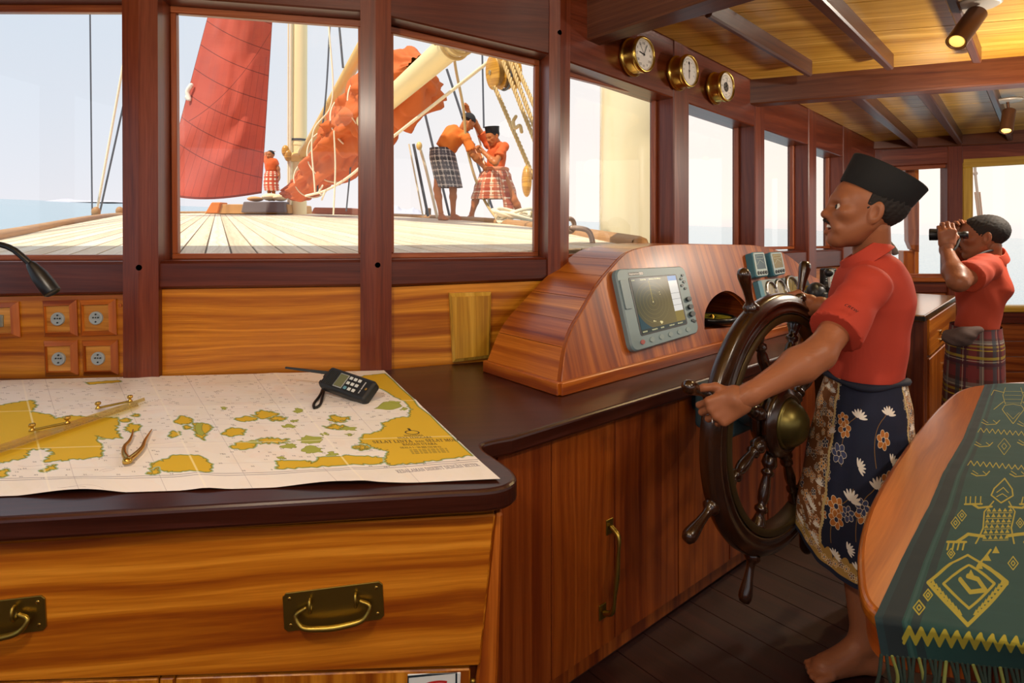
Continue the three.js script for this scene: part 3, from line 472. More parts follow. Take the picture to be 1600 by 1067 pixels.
// ---------------------------------------------------------------- outside: sea, island, deck
{
  const n = V3(0.0388, 1, 0.0044).normalize(), g = new THREE.PlaneGeometry(14000, 14000, 1, 1); g.rotateX(-Math.PI / 2);
  const sea = new THREE.MeshPhysicalMaterial({ color: 0x86a2b2, roughness: 0.18 });
  const t = texture(256, 256, (u, v) => { const k = 0.5 + 0.5 * fbm(u * 14, v * 14, 4); return [k, k, k]; }, false); t.repeat.set(1600, 1600); sea.bumpMap = t; sea.bumpScale = 0.12;
  const m = new THREE.Mesh(g, sea); m.name = 'sea'; m.quaternion.setFromUnitVectors(UP, n); m.position.set(0, -3.5, 0); m.receiveShadow = true; m.userData = { kind: 'structure' }; scene.add(m);
  const land = plain(0xb9bccb, 1), hill = (px, py, d, w, h, seed) => { const pts = [], o = P(px, py, d); for (let i = 0; i <= 40; i++) for (let j = 0; j <= 12; j++) { const a = i / 40 * 2 - 1, b = j / 12 * 2 - 1; const y = h * Math.max(0, (1 - a * a) * (1 - b * b)) * (0.65 + 0.6 * fbm(a * 2 + seed, b + seed, 4)); pts.push(V3(o.x + a * w, o.y + y - 3, o.z + b * w * 0.5)); }  // distance haze is painted into the pale bluish land colour
    const idx = []; for (let i = 0; i < 40; i++) for (let j = 0; j < 12; j++) { const k = i * 13 + j; idx.push(k, k + 1, k + 14, k, k + 14, k + 13); } const gg = new THREE.BufferGeometry().setFromPoints(pts); gg.setIndex(idx); gg.computeVertexNormals(); return gg; };
  const isl = mesh('haze_tinted_hills', hill(630, 335, 2600, 95, 62, 3), land); isl.userData.kind = 'structure';
  const isl2 = mesh('haze_tinted_hills', hill(130, 316, 3000, 240, 26, 8), land); isl2.userData.kind = 'structure';
}
const DN = V3(0, 1, 0.0263), DK = 1.267, onDeck = (x, y) => onPlane(x, y, DN, DK), deckY = (z) => DK - 0.0263 * z;
{
  const deck = struct('deck'); const o = (f, x, k) => f.hit(x, 400, k);
  const loop = [onDeck(-130, 397.3), onDeck(0, 372), onDeck(190, 336), onDeck(260, 333.6), onDeck(330, 333), onDeck(480, 333.6), onDeck(600, 337), onDeck(720, 343.5), onDeck(830, 354), onDeck(1000, 385), o(FC, 1010, 0.17), o(FC, 876, 0.17), o(FB, 588, 0.17), o(FA, 217, 0.17), o(FA0, -300, 0.17)];
  const poly = loop.map((p) => new THREE.Vector2(p.x, p.z)), dir = new THREE.Vector2(-0.5111, -1).normalize();
  const tones = [0xfff1dc, 0xf6e2c6, 0xfff6e4, 0xfaead0].map((c) => wood('deck', c, 0.62, 0));
  let k = 0;
  for (const piece of strips(poly, dir, 0.105, 0.009)) { const low = piece.map((p) => V3(p.x, deckY(p.y) - 0.03, p.y)); mesh('plank', grain(prismFrom(low, V3(0, 0.03, 0)), V3(dir.x, 0, dir.y)), tones[(k++ * 7) % 4], deck); }
  mesh('caulking', prismFrom(loop.map((p) => V3(p.x, deckY(p.z) - 0.1, p.z)), V3(0, 0.094, 0)), plain(0x6b5a48, 0.9), deck);
  const rim = loop.slice(0, 10).map((p) => V3(p.x, deckY(p.z) + 0.005, p.z));
  mesh('edge_board', grain(tube(rim, 0.05, 60, 6), V3(0.5, 0, 1)), wood('deck', 0xc79a68, 0.6, 0), deck);
  // hull side and house front below the deck
  const hull = []; for (let i = 0; i + 1 < 10; i++) { const a = rim[i], b = rim[i + 1], c = b.clone().setY(-3.6), d = a.clone().setY(-3.6); [a, b, c, a, c, d].forEach((v) => hull.push(v.x, v.y - 0.04, v.z)); }
  const hg = new THREE.BufferGeometry(); hg.setAttribute('position', new THREE.Float32BufferAttribute(hull, 3)); hg.computeVertexNormals(); mesh('hull_side', hg, new THREE.MeshPhysicalMaterial({ color: 0xf0ece2, roughness: 0.5, side: THREE.DoubleSide }), deck);
}
// ---------------------------------------------------------------- rig
const R = { cream: plain(0xf2e3b4, 0.45), spar: plain(0xe8c277, 0.42), rope: plain(0xe9dcc0, 0.85), tan: plain(0xcdb07c, 0.9), wire: plain(0x4f5560, 0.5), block: wood('pale', 0xf0bd5c, 0.4), red: plain(0xb3452f, 0.8, 0), furl: plain(0xc8642c, 0.85) };
{
  const base = onDeck(467, 333.6), D = 14, t = thing('mast', 'tall cream mast standing at the far end of the deck', 'mast', base);
  const top = P(469, -160, D), foot = P(467, 336, D);
  mesh('pole', straight(foot, top, 0.18, 24), R.cream, t);
  for (const y of [219, 226]) { const p = P(467.4, y, D), g = new THREE.CylinderGeometry(0.19, 0.19, 0.05, 24); g.translate(p.x, p.y, p.z); mesh('band', g, y === 219 ? R.wire : R.cream, t); }
  const c = P(467, 246, D), col = lathe([[0.19, -0.12], [0.3, -0.08], [0.34, 0], [0.3, 0.06], [0.19, 0.1]], 24); col.translate(c.x, c.y, c.z); mesh('collar', col, R.spar, t);
  for (const [x, y] of [[450, 243], [446, 236], [478, 247]]) { const p = P(x, y, D - 0.3), g = new THREE.SphereGeometry(0.11, 14, 10); g.scale(0.8, 1.3, 0.8); g.translate(p.x, p.y, p.z); mesh('block', g, R.block, t); }
  const hal = thing('halyard', 'pale halyard ropes running down beside the cream mast', 'rope', P(454, 330, 13.8)); for (const [a, b, r] of [[453, 456, 0.03], [450, 451, 0.02]]) mesh('strand', straight(P(b, -160, 13.8), P(a, 330, 13.8), r), R.rope, hal);
}
{ // headsail
  const nu = 36, nv = 60, pos = [], uv = [], idx = [];
  for (let j = 0; j <= nv; j++) for (let i = 0; i <= nu; i++) {
    const u = i / nu, v = j / nv, y = lerp(302 + 9.5 * Math.sin(Math.PI * Math.pow(u, 0.85)) , -110, v), xl = 252 + (302 - y) * 0.262 , xr = 409 + (300 - y) * 0.062, bil = Math.sin(Math.PI * u) * 0.75 * (0.6 + 0.4 * Math.sin(Math.PI * Math.min(1, v * 1.5 + 0.15)));
    const crease = 0.05 * Math.sin(9 * (u - v * 2.2) + 2) * Math.exp(-Math.pow((v - 0.14) * 6, 2)) + 0.02 * noise2(u * 9, v * 14);
    const p = P(lerp(xl, xr, u), y, 12.2 - bil + crease * 2); pos.push(p.x, p.y, p.z); uv.push(u, v);
  }
  for (let j = 0; j < nv; j++) for (let i = 0; i < nu; i++) { const a = j * (nu + 1) + i; idx.push(a, a + 1, a + nu + 2, a, a + nu + 2, a + nu + 1); }
  const g = new THREE.BufferGeometry(); g.setAttribute('position', new THREE.Float32BufferAttribute(pos, 3)); g.setAttribute('uv', new THREE.Float32BufferAttribute(uv, 2)); g.setIndex(idx); g.computeVertexNormals();
  const tex = canvasTexture(1024, 1536, (x, w, h) => {
    x.fillStyle = '#c04b34'; x.fillRect(0, 0, w, h); for (let k = 0; k < 260; k++) { x.globalAlpha = 0.05; x.fillStyle = k % 2 ? '#8a2f22' : '#d96a50'; const yy = rnd() * h; x.fillRect(rnd() * w, yy, 30 + rnd() * 160, 60 + rnd() * 260); } x.globalAlpha = 1;
    x.strokeStyle = '#6f251c'; x.lineWidth = 4; const Y = (v) => h * (1 - v), line = (a, b, c, d, e, f) => { x.beginPath(); x.moveTo(a * w, Y(b)); x.quadraticCurveTo((e ?? (a + c) / 2) * w, Y(f ?? (b + d) / 2), c * w, Y(d)); x.stroke(); };
    line(0.1, 0.28, 1, 0.62, 0.55, 0.4); for (const v of [0.2, 0.29, 0.38, 0.475, 0.565, 0.655, 0.75, 0.85]) line(0, v, 1, v - 0.13 + (v - 0.4) * 0.06);
    x.lineWidth = 2.5; for (let k = 0; k < 12; k++) { const u = 0.06 + k * 0.08; line(u, 0, u + 0.09, 0.26 + u * 0.3); }
    x.strokeStyle = '#7d2c20'; x.lineWidth = 12; line(0, 0, 0, 1); line(1, 0, 1, 1); line(0, 0.004, 1, 0.004);
  });
  const m = mesh('headsail', g, new THREE.MeshPhysicalMaterial({ map: tex, roughness: 0.85, side: THREE.DoubleSide, transmission: 0.25, thickness: 0 }));
  tag(m, 'large set red sail with dark seams ahead of the mast', 'sail');
  const clew = thing('sail_clip', 'white shackle clipped to the slanting edge of the set red sail', 'shackle', P(295, 150, 12)); const c1 = tube([P(299, 133, 12), P(293, 143, 12), P(296, 156, 12), P(292, 152, 12)], 0.045, 16, 6); mesh('hook', c1, plain(0xf1e6d8, 0.5), clew);
}
{ // gaff, boom and the furled sail on it
  const gaff = thing('gaff', 'slender yellow spar rising steeply from the mast', 'spar', P(472, 243, 13.9)); mesh('spar', straight(P(472, 244, 13.9), P(612, -6, 7.2), 0.1, 18), R.spar, gaff);
  const jaw = straight(P(472, 244, 13.9), P(478, 233, 13.6), 0.13, 18); mesh('jaw', jaw, R.cream, gaff);
  const A = P(462, 284, 14), B = P(800, -12, 3.7), boom = thing('boom', 'thick cream boom slanting up past the window with a rope lashed round it', 'spar', A);
  mesh('spar', straight(A.clone().lerp(B, 0.64), B, 0.11, 24), plain(0xf3deA4, 0.4), boom);
  const at = (t) => A.clone().lerp(B, t), dir = B.clone().sub(A).normalize(), e1 = dir.clone().cross(UP).normalize(), e2 = e1.clone().cross(dir);
  const coil = []; for (let i = 0; i <= 60; i++) { const a = i / 60 * Math.PI * 4, t = 0.905 + 0.02 * i / 60; coil.push(at(t).addScaledVector(e1, 0.13 * Math.cos(a)).addScaledVector(e2, 0.13 * Math.sin(a))); } mesh('lashing', tube(coil, 0.014, 120, 6), R.tan, boom);
  const path = [[444, 300, 13.8], [470, 293, 12.6], [500, 268, 11.1], [530, 232, 9.8], [556, 196, 8.9], [585, 168, 7.9], [611, 145, 7.1], [636, 122, 6.4], [654, 104, 5.9]].map(([x, y, d]) => P(x, y, d + clamp((x - 560) * 0.012, -0.3, 0.35))), rad = [0.1, 0.27, 0.34, 0.42, 0.46, 0.47, 0.46, 0.42, 0.12];
  const curve = new THREE.CatmullRomCurve3(path, false, 'centripetal'), N = 150, S = 72, pos = [], idx = [];
  for (let i = 0; i <= N; i++) { const t = i / N, c = curve.getPoint(t), T = curve.getTangent(t), a1 = T.clone().cross(UP).normalize(), a2 = a1.clone().cross(T), k = t * 8, r0 = lerp(rad[Math.floor(k)], rad[Math.min(8, Math.floor(k) + 1)], k - Math.floor(k));
    for (let s = 0; s < S; s++) { const a = s / S * Math.PI * 2, fold = 0.26 * Math.abs(noise2(Math.cos(a) * 3.1 + t * 2, Math.sin(a) * 3.1 + t * 5)) + 0.2 * Math.sin(a * 7 + t * 16 + 3 * noise2(t * 9, a)) * 0.5 + 0.14 * noise2(t * 42, Math.sin(a) * 5); const sag = Math.sin(a) < 0 ? 1.2 : 0.95; const r = r0 * sag * (0.75 + fold); const p = c.clone().addScaledVector(a1, r * Math.cos(a)).addScaledVector(a2, r * Math.sin(a)); pos.push(p.x, p.y, p.z); } }
  for (let i = 0; i < N; i++) for (let s = 0; s < S; s++) { const a = i * S + s, b = i * S + (s + 1) % S; idx.push(a, a + S, b, b, a + S, b + S); }
  const g = new THREE.BufferGeometry(); g.setAttribute('position', new THREE.Float32BufferAttribute(pos, 3)); g.setIndex(idx); g.computeVertexNormals();
  R.furl.side = THREE.DoubleSide; tag(mesh('furled_sail', g, R.furl), 'rust orange sail bundled in loose folds along the boom', 'sail');
  let k = 0; for (const t of [0.2, 0.34, 0.52, 0.66]) { const c = curve.getPoint(t), T = curve.getTangent(t), a1 = T.clone().cross(UP).normalize(), a2 = a1.clone().cross(T), pts = []; for (let i = 0; i < 24; i++) { const a = i / 24 * Math.PI * 2; pts.push(c.clone().addScaledVector(a1, Math.cos(a) * 0.43 * (t < 0.3 ? 0.8 : 1)).addScaledVector(a2, Math.sin(a) * 0.46 * (t < 0.3 ? 0.8 : 1))); } tag(mesh('sail_tie', tube(pts, 0.014, 60, 6, true), R.rope), ['pale rope tie round the furled sail nearest the mast', 'pale rope tie round the furled sail second from the mast', 'pale rope tie round the fat middle of the furled sail', 'pale rope tie round the near end of the furled sail'][k++], 'rope', 'ties on the furled sail'); }
}
{ // standing and running rigging
  const rope = (label, pts, r, mat, name = 'rope', cat = 'rope') => tag(mesh(name, pts.length === 2 ? straight(P(...pts[0]), P(...pts[1]), r, 8) : tube(pts.map((p) => P(...p)), r, 50, 8), mat), label, cat);
  rope('thin dark stay standing upright over the deck edge in the first window', [[140, -40, 11.5], [144, 338, 11.5]], 0.014, R.wire, 'stay', 'stay');
  rope('cream rope slanting to the deck edge beside the thin dark stay', [[200, 60, 11.6], [150, 337, 11.6]], 0.022, R.rope);
  rope('dark wire with a turnbuckle slanting to the deck edge', [[196, 150, 11.7], [155, 336, 11.7]], 0.018, R.wire, 'stay', 'stay');
  rope('dark shroud close beside the first post above the deck', [[256, 18, 9], [238, 120, 9]], 0.012, R.wire, 'stay', 'stay');
  rope('pale shroud beside the dark one near the first post', [[268, 18, 9], [240, 130, 9]], 0.012, R.rope);
  rope('dark rope hanging from above between the mast and the furled sail', [[516, 30, 10.5], [509, 150, 10.5], [498, 250, 10.5], [496, 300, 10.5]], 0.016, R.wire);
  rope('pale rope hanging from above across the slender yellow spar', [[514, 40, 8.4], [517, 165, 8.4], [490, 205, 8.4], [492, 300, 8.4]], 0.012, R.rope);
  rope('thin pale line reaching down to the deck past the furled sail', [[522, 205, 8.2], [524, 260, 8.2], [521, 335, 8.2]], 0.012, R.rope);
  rope('short dark line with a hook above the slender yellow spar', [[530, 40, 9.2], [536, 106, 9.2]], 0.018, R.wire);
  rope('slack pale rope looping under the furled sail', [[478, 306, 9], [510, 297, 8.6], [548, 274, 8.2], [575, 250, 8]], 0.02, R.rope);
  rope('knotted pale rope end dangling under the furled sail', [[504, 290, 8.5], [499, 300, 8.5], [505, 305, 8.5], [508, 298, 8.5], [503, 312, 8.5]], 0.014, R.rope);
  rope('thin dark line dropping to deck right of the knotted rope', [[548, 258, 9], [541, 330, 9]], 0.012, R.wire);
  rope('thick cream rope stretched from the wooden pulley to the furled sail', [[596, 228, 6.2], [764, 96, 5]], 0.016, R.rope);
  rope('dark stay slanting behind the bending man with the dark cap', [[655, 140, 9.4], [703, 340, 9.4]], 0.02, R.wire, 'stay', 'stay');
  rope('dark stay slanting between the two men hauling rope', [[698, 108, 9.6], [776, 346, 9.6]], 0.02, R.wire, 'stay', 'stay');
  rope('thin dark upright line above the man in the red plaid sarong', [[753, 60, 10], [756, 200, 10]], 0.016, R.wire, 'stay', 'stay');
  rope('dark wire nearest the post with a shackle at deck level', [[646, 225, 9.6], [669, 338, 9.6]], 0.024, R.wire, 'stay', 'stay');
  rope('thin pale line nearest the second post', [[639, 225, 9.7], [661, 338, 9.7]], 0.014, R.rope);
  rope('cream rope with a yellow float leaning behind the bending man', [[654, 224, 9.5], [664, 258, 9.5], [683, 339, 9.5]], 0.024, R.rope);
  { const g = new THREE.SphereGeometry(0.05, 12, 8); g.scale(1, 1.4, 1); const p = P(655, 228, 9.4); g.translate(p.x, p.y, p.z); tag(mesh('float', g, R.spar), 'small yellow float on top of the cream rope', 'float'); }
  { const g = rbox(0.1, 0.14, 0.1, 0.02); const p = onDeck(669, 339.4); g.translate(p.x, p.y + 0.1, p.z); tag(mesh('deck_fitting', g, wood('deck', 0x7d5a3a, 0.6, 0)), 'small brown chain plate at the foot of the dark wire', 'fitting'); }
  rope('long hauling rope running from above through both men to deck', [[708, 60, 7.8], [711, 100, 8], [724, 169, 8.25], [729, 225, 8.4], [742, 277, 8.5], [758, 315, 8.5], [775, 340, 8.3], [786, 350, 7.9]], 0.02, R.tan);
  rope('lighter rope end hanging between the two men hauling', [[742, 196, 8.75], [752, 230, 8.7], [757, 262, 8.55], [762, 300, 8.5], [764, 325, 8.5]], 0.014, R.rope);
  // rope coil heaped on deck
  const pts = [], o = onDeck(800, 349); for (let i = 0; i < 70; i++) { const a = i * 0.55, r = 0.17 + 0.08 * noise2(i * 0.21, 3); pts.push(V3(o.x + Math.cos(a) * r * 1.1, o.y + 0.05 + 0.1 * (i / 70) + 0.04 * Math.sin(i), o.z + Math.sin(a) * r)); }
  tag(mesh('rope_coil', tube(pts, 0.022, 320, 6), R.rope), 'heap of pale rope coiled on the deck at the men\'s feet', 'rope');
  for (const [x, y, label] of [[150, 338, 'small tan block lashed at the deck edge under the stays'], [187, 336, 'second tan block on the deck edge behind the first post']]) { const p = onDeck(x, y), g = new THREE.SphereGeometry(0.085, 14, 10); g.scale(1, 1.2, 0.8); g.translate(p.x, p.y + 0.09, p.z); tag(mesh('pulley_block', g, wood('deck', 0xb98a55, 0.6, 0)), label, 'pulley'); }
}
{ // big pulley with its tackle
  const c = P(787, 113, 4.9), t = thing('pulley', 'large varnished wooden pulley with thick ropes over the hauling men', 'pulley', c);
  const ax = V3(0.86, 0.12, -0.45).normalize(), yy = V3(0.06, 1, 0.1).normalize(), zz = ax.clone().cross(yy).normalize(), y2 = zz.clone().cross(ax), m = basis(ax, y2, zz, c);
  for (const x of [-0.105, -0.035, 0.035, 0.105]) { const g = new THREE.SphereGeometry(0.145, 24, 16); g.scale(0.17, 1, 0.88); g.translate(x, 0, 0); mesh('cheek', put(g, m), R.block, t); }
  const strap = new THREE.TorusGeometry(0.145, 0.012, 8, 40); strap.rotateY(Math.PI / 2); mesh('strap', put(strap, m), R.wire, t);
  const pin = new THREE.CylinderGeometry(0.02, 0.02, 0.27, 12); pin.rotateZ(Math.PI / 2); mesh('pin', put(pin, m), R.steel ?? M.steel, t);
  const sheave = new THREE.CylinderGeometry(0.11, 0.11, 0.2, 24); sheave.rotateZ(Math.PI / 2); mesh('sheave', put(sheave, m), plain(0x8a6a34, 0.5), t);
  const twist = (a, b, label) => { const A = P(...a), B = P(...b), d = B.clone().sub(A), L = d.length(); d.normalize(); const u = d.clone().cross(V3(0, 0, 1)).normalize(), w = d.clone().cross(u), gs = []; for (let s = 0; s < 3; s++) { const p = []; for (let i = 0; i <= 60; i++) { const f = i / 60, an = f * L * 55 + s * 2.094; p.push(A.clone().addScaledVector(d, f * L).addScaledVector(u, 0.0095 * Math.cos(an)).addScaledVector(w, 0.0095 * Math.sin(an))); } gs.push(tube(p, 0.0095, 240, 6)); } tag(mesh('tackle_rope', merge(gs), R.tan), label, 'rope', 'ropes through the large pulley'); };
  twist([773, 136, 4.8], [840, 292, 4.5], 'twisted tan rope leaving the large pulley on its mast side'); twist([786, 96, 4.75], [842, 236, 4.5], 'twisted tan rope from the middle of the large pulley'); twist([797, 96, 4.75], [846, 228, 4.5], 'twisted tan rope beside the middle one of the large pulley'); twist([806, 100, 4.75], [850, 200, 4.5], 'twisted tan rope from the large pulley nearest the post');
  const hook = tube([P(806, 182, 4.55), P(802, 190, 4.55), P(805, 200, 4.55), P(812, 196, 4.55), P(815, 206, 4.55)], 0.014, 40, 8); tag(mesh('rope_knot', hook, R.tan), 'knot tied in the tackle ropes below the large pulley', 'rope');
  const b2 = new THREE.SphereGeometry(0.1, 18, 12); b2.scale(0.4, 1.25, 0.8); const p2 = P(823, 283, 4.5); b2.translate(p2.x, p2.y, p2.z); tag(mesh('pulley_block', b2, R.block), 'lower wooden pulley half hidden by the window post', 'pulley');
}
{ // low hatch with cushions, timber and vent pipe
  const slant = (q, d0, d1, mat, name, parent) => { const near = q.map(([x, y]) => P(x, y, d0)), far = near.map((p) => p.clone().add(V3(0, 0, d0 - d1))); return mesh(name, block(near, far, 0.02), mat, parent); };
  const t = thing('deck_hatch', 'low wooden hatch with a dark mat on top, ahead of the mast foot', 'hatch', onDeck(380, 334));
  slant([[318, 334], [452, 334], [450, 319], [334, 319]], 13.6, 15.2, wood('deck', 0xd7a868, 0.6, 0), 'box', t); slant([[376, 332], [446, 332], [444, 315], [380, 315]], 13.5, 15, plain(0x726a6c, 0.9), 'mat', t); slant([[320, 333], [340, 333], [345, 316], [330, 316]], 13.55, 13.9, plain(0xcf7a34, 0.8), 'orange_end', t);
  const pillow = (x, y, w, h, label, c) => { const g = new THREE.SphereGeometry(1, 20, 12), s = 14 / F; g.scale(w * s, h * s, 0.3); const p = P(x, y, 14.1); g.translate(p.x, p.y, p.z); tag(mesh('cushion', g, plain(c, 0.9)), label, 'cushion', 'cushions on the hatch'); };
  pillow(423, 308, 12, 6, 'cream cushion on the hatch below the lookout', 0xe9d9b8); pillow(438, 309, 9, 5.5, 'cream cushion on the hatch beside the mast', 0xe2ceaa); pillow(399, 311, 10, 4, 'tan folded cloth on the hatch under the red sail', 0xc99a62);
  const w = slant([[486, 334], [550, 336], [550, 325], [490, 324]], 11.5, 12.2, wood('deck', 0xb2623a, 0.6, 0), 'deck_box'); tag(w, 'low reddish wooden box on deck behind the furled sail', 'box');
  const g = lathe([[0.3, -2.4], [0.31, -2.38], [0.3, -0.62], [0.308, -0.6], [0.3, -0.58], [0.285, 2.2]], 40), c = P(993, 345, 4.75); g.translate(c.x, c.y, c.z); tag(mesh('vent_pipe', g, plain(0xe6dbb6, 0.25, 0, { clearcoat: 0.6 })), 'fat cream vent pipe standing outside the fourth window', 'pipe');
  const f = thing('fairlead', 'bent pale metal pipe bracket on deck just outside the fourth window', 'fitting', P(905, 398, 3.3)); mesh('pipe', tube([[893, 356], [908, 357], [919, 361], [925, 374], [926, 402]].map(([x, y]) => P(x, y, 3.3)), 0.016, 40, 10), plain(0xb09c8e, 0.45, 0.3), f); const r = new THREE.TorusGeometry(0.038, 0.014, 10, 24), rp = P(890, 352, 3.3); r.rotateY(0.7); r.translate(rp.x, rp.y, rp.z); mesh('ring', r, plain(0xb09c8e, 0.45, 0.3), f);
}
{ // outside the starboard windows: side deck, rail post with its knee, turnbuckle
  const q = [[1411, 470], [1436, 470], [1435, 262], [1416, 262]], t = thing('rail_post', 'orange wooden post with a curved knee outside the starboard window', 'post', FR.hit(1422, 450, 0.5).setY(0));
  const n0 = [[1428, 800], [1436, 800], [1436, 225], [1428, 225]].map(([x, y]) => FR.hit(x, y, 0.5)), n1 = [[1412, 800], [1430, 800], [1430, 392], [1412, 392]].map(([x, y]) => FR.hit(x, y, 0.48));
  mesh('upright', grain(block(n0, n0.map((p) => p.clone().addScaledVector(FR.out, 0.1))), UP), wood('teak', 0xf0923a, 0.4), t); mesh('lower_post', grain(block(n1, n1.map((p) => p.clone().addScaledVector(FR.out, 0.12))), UP), wood('teak', 0xf0923a, 0.4), t);
  const knee = [[1398, 255], [1408, 263], [1412, 280], [1413, 320], [1414, 376], [1419, 388], [1429, 392], [1429, 320], [1427, 290], [1422, 270], [1420, 255]].map(([x, y]) => FR.hit(x, y, 0.44)), cc = FR.hit(1410, 320, 0.44);
  const sh = new THREE.Shape(knee.map((p) => new THREE.Vector2(p.clone().sub(cc).dot(FR.dir), p.y - cc.y))), kg = new THREE.ExtrudeGeometry(sh, { depth: 0.08, bevelEnabled: true, bevelSize: 0.006, bevelThickness: 0.006, bevelSegments: 2 });
  put(kg, basis(FR.dir, UP, FR.dir.clone().cross(UP), cc)); mesh('knee', grain(kg, UP), wood('teak', 0xc9753c, 0.4), t);
  const tb = thing('turnbuckle', 'brown rigging screw hanging outside the wide starboard window', 'fitting', P(1530, 345, 7)); const pt = [[1523, 240], [1524, 272], [1527, 300], [1531, 330], [1535, 370]];
  mesh('wire', tube(pt.map(([x, y]) => P(x, y, 7)), 0.014, 30, 8), plain(0x9a8474, 0.5), tb); for (const dx of [-3, 3]) mesh('barrel', straight(P(1527 + dx, 300, 7), P(1533 + dx * 0.8, 352, 7), 0.012), plain(0x9a7a66, 0.5), tb);
  const hk = new THREE.TorusGeometry(0.02, 0.008, 8, 16), hp = P(1524, 271, 7); hk.translate(hp.x, hp.y, hp.z); mesh('eye', hk, plain(0x9a8474, 0.5), tb);
}

// ---------------------------------------------------------------- ship wheel
const wheel = { c: P(1214, 657, 1.98), a: 39 * Math.PI / 180 };
wheel.x = V3(Math.cos(wheel.a), 0, -Math.sin(wheel.a)); wheel.z = wheel.x.clone().cross(UP);          // z faces the helmsman
wheel.at = (phi, r, off = 0) => wheel.c.clone().addScaledVector(wheel.x, -r * Math.sin(phi)).addScaledVector(UP, r * Math.cos(phi)).addScaledVector(wheel.z, off);
{
  const t = thing('ship_wheel', 'dark turned wooden ship wheel with a bronze hub in front of the console', 'wheel', V3(wheel.c.x, 0, wheel.c.z)), m = basis(wheel.x, UP, wheel.z, wheel.c);
  const dark = wood('mahogany', 0x3a241a, 0.24, 0.8), bronze = plain(0x6d6234, 0.36, 0.9);
  // lathe axis is y: turn so that it points along the wheel axis
  const ring = (prof) => { const g = new THREE.LatheGeometry([...prof, prof[0]].map(([r, y]) => new THREE.Vector2(r, y)), 96); g.rotateX(Math.PI / 2); return put(g, m); };
  mesh('rim', grain(ring([[0.43, -0.024], [0.436, -0.012], [0.437, 0.01], [0.43, 0.022], [0.416, 0.025], [0.412, 0.031], [0.402, 0.033], [0.398, 0.026], [0.385, 0.026], [0.381, 0.032], [0.371, 0.032], [0.368, 0.02], [0.368, -0.024], [0.385, -0.03], [0.415, -0.03]]), V3(0, 1, 0)), dark, t);
  mesh('brass_ring', ring([[0.366, 0.028], [0.366, 0.033], [0.345, 0.034], [0.342, 0.03], [0.342, -0.02], [0.366, -0.02]]), plain(0x57482a, 0.34, 0.7), t);
  const hub = (prof, name, mat) => { const g = lathe(prof, 56); g.rotateX(Math.PI / 2); mesh(name, put(g, m), mat, t); };
  hub([[0.001, 0.005], [0.115, 0.005], [0.118, 0.02], [0.112, 0.034], [0.1, 0.036], [0.097, 0.044], [0.088, 0.044], [0.086, 0.036], [0.001, 0.036]], 'hub', dark);
  hub([[0.084, 0.036], [0.084, 0.044], [0.078, 0.047], [0.076, 0.05], [0.068, 0.07], [0.05, 0.088], [0.028, 0.097], [0.001, 0.1]], 'hub_cap', bronze);
  hub([[0.001, -0.05], [0.09, -0.05], [0.1, -0.03], [0.1, 0.0], [0.001, 0.01]], 'hub_back', dark);
  const spokeProf = [[0.001, 0.1], [0.016, 0.105], [0.022, 0.125], [0.026, 0.145], [0.02, 0.155], [0.013, 0.162], [0.021, 0.17], [0.021, 0.178], [0.013, 0.186], [0.017, 0.215], [0.019, 0.24], [0.017, 0.262], [0.012, 0.276], [0.021, 0.286], [0.021, 0.296], [0.013, 0.304], [0.018, 0.32], [0.024, 0.335], [0.024, 0.345]];
  const handleProf = [[0.024, 0.432], [0.026, 0.442], [0.021, 0.45], [0.014, 0.458], [0.0125, 0.475], [0.0145, 0.505], [0.0185, 0.53], [0.021, 0.55], [0.0205, 0.564], [0.015, 0.576], [0.001, 0.581]];
  for (let i = 0; i < 8; i++) { const phi = (-22 + 45 * i) * Math.PI / 180, r = new THREE.Matrix4().makeRotationZ(phi), k = m.clone().multiply(r);
    mesh('spoke', grain(put(lathe(spokeProf, 20), k), V3(0, 1, 0)), dark, t); mesh('handle', grain(put(lathe(handleProf, 24), k), V3(0, 1, 0)), dark, t); }
  const axle = new THREE.CylinderGeometry(0.045, 0.045, 0.34, 24); axle.rotateX(Math.PI / 2); axle.translate(0, 0, -0.2); mesh('axle', put(axle, m), plain(0x2c3c44, 0.4, 0.4), t);
  const box = rbox(0.15, 0.17, 0.16, 0.02); box.translate(0, 0, -0.2); mesh('steering_box', put(box, m), plain(0x2f4650, 0.45), t);
}
// ---------------------------------------------------------------- chart and the things on it
const YP = YC + 0.003;
const chart = { A: onY(-160, 782, YC), B: onY(782, 752, YC), C: onY(600, 580, YC), D: onY(-160, 601, YC) };
chart.y = (s, t) => 0.002 + 0.0035 * (1 + noise2(s * 4, t * 3 + 5)) * 0.6 + 0.005 * Math.max(0, 1 - Math.abs(s - 0.494) * 26) * (1 - 0.3 * t) + 0.003 * Math.max(0, 1 - Math.abs(t - 0.6) * 30) + 0.002 * Math.max(0, 1 - Math.abs(s - 0.76) * 40) + (t < 0.1 ? (0.1 - t) * 0.12 * Math.max(0, noise2(s * 7, 3)) : 0);
chart.at = (s, t, h = 0) => { const a = chart.A.clone().lerp(chart.B, s), b = chart.D.clone().lerp(chart.C, s); return a.lerp(b, t).setY(YC + chart.y(s, t) + h); };
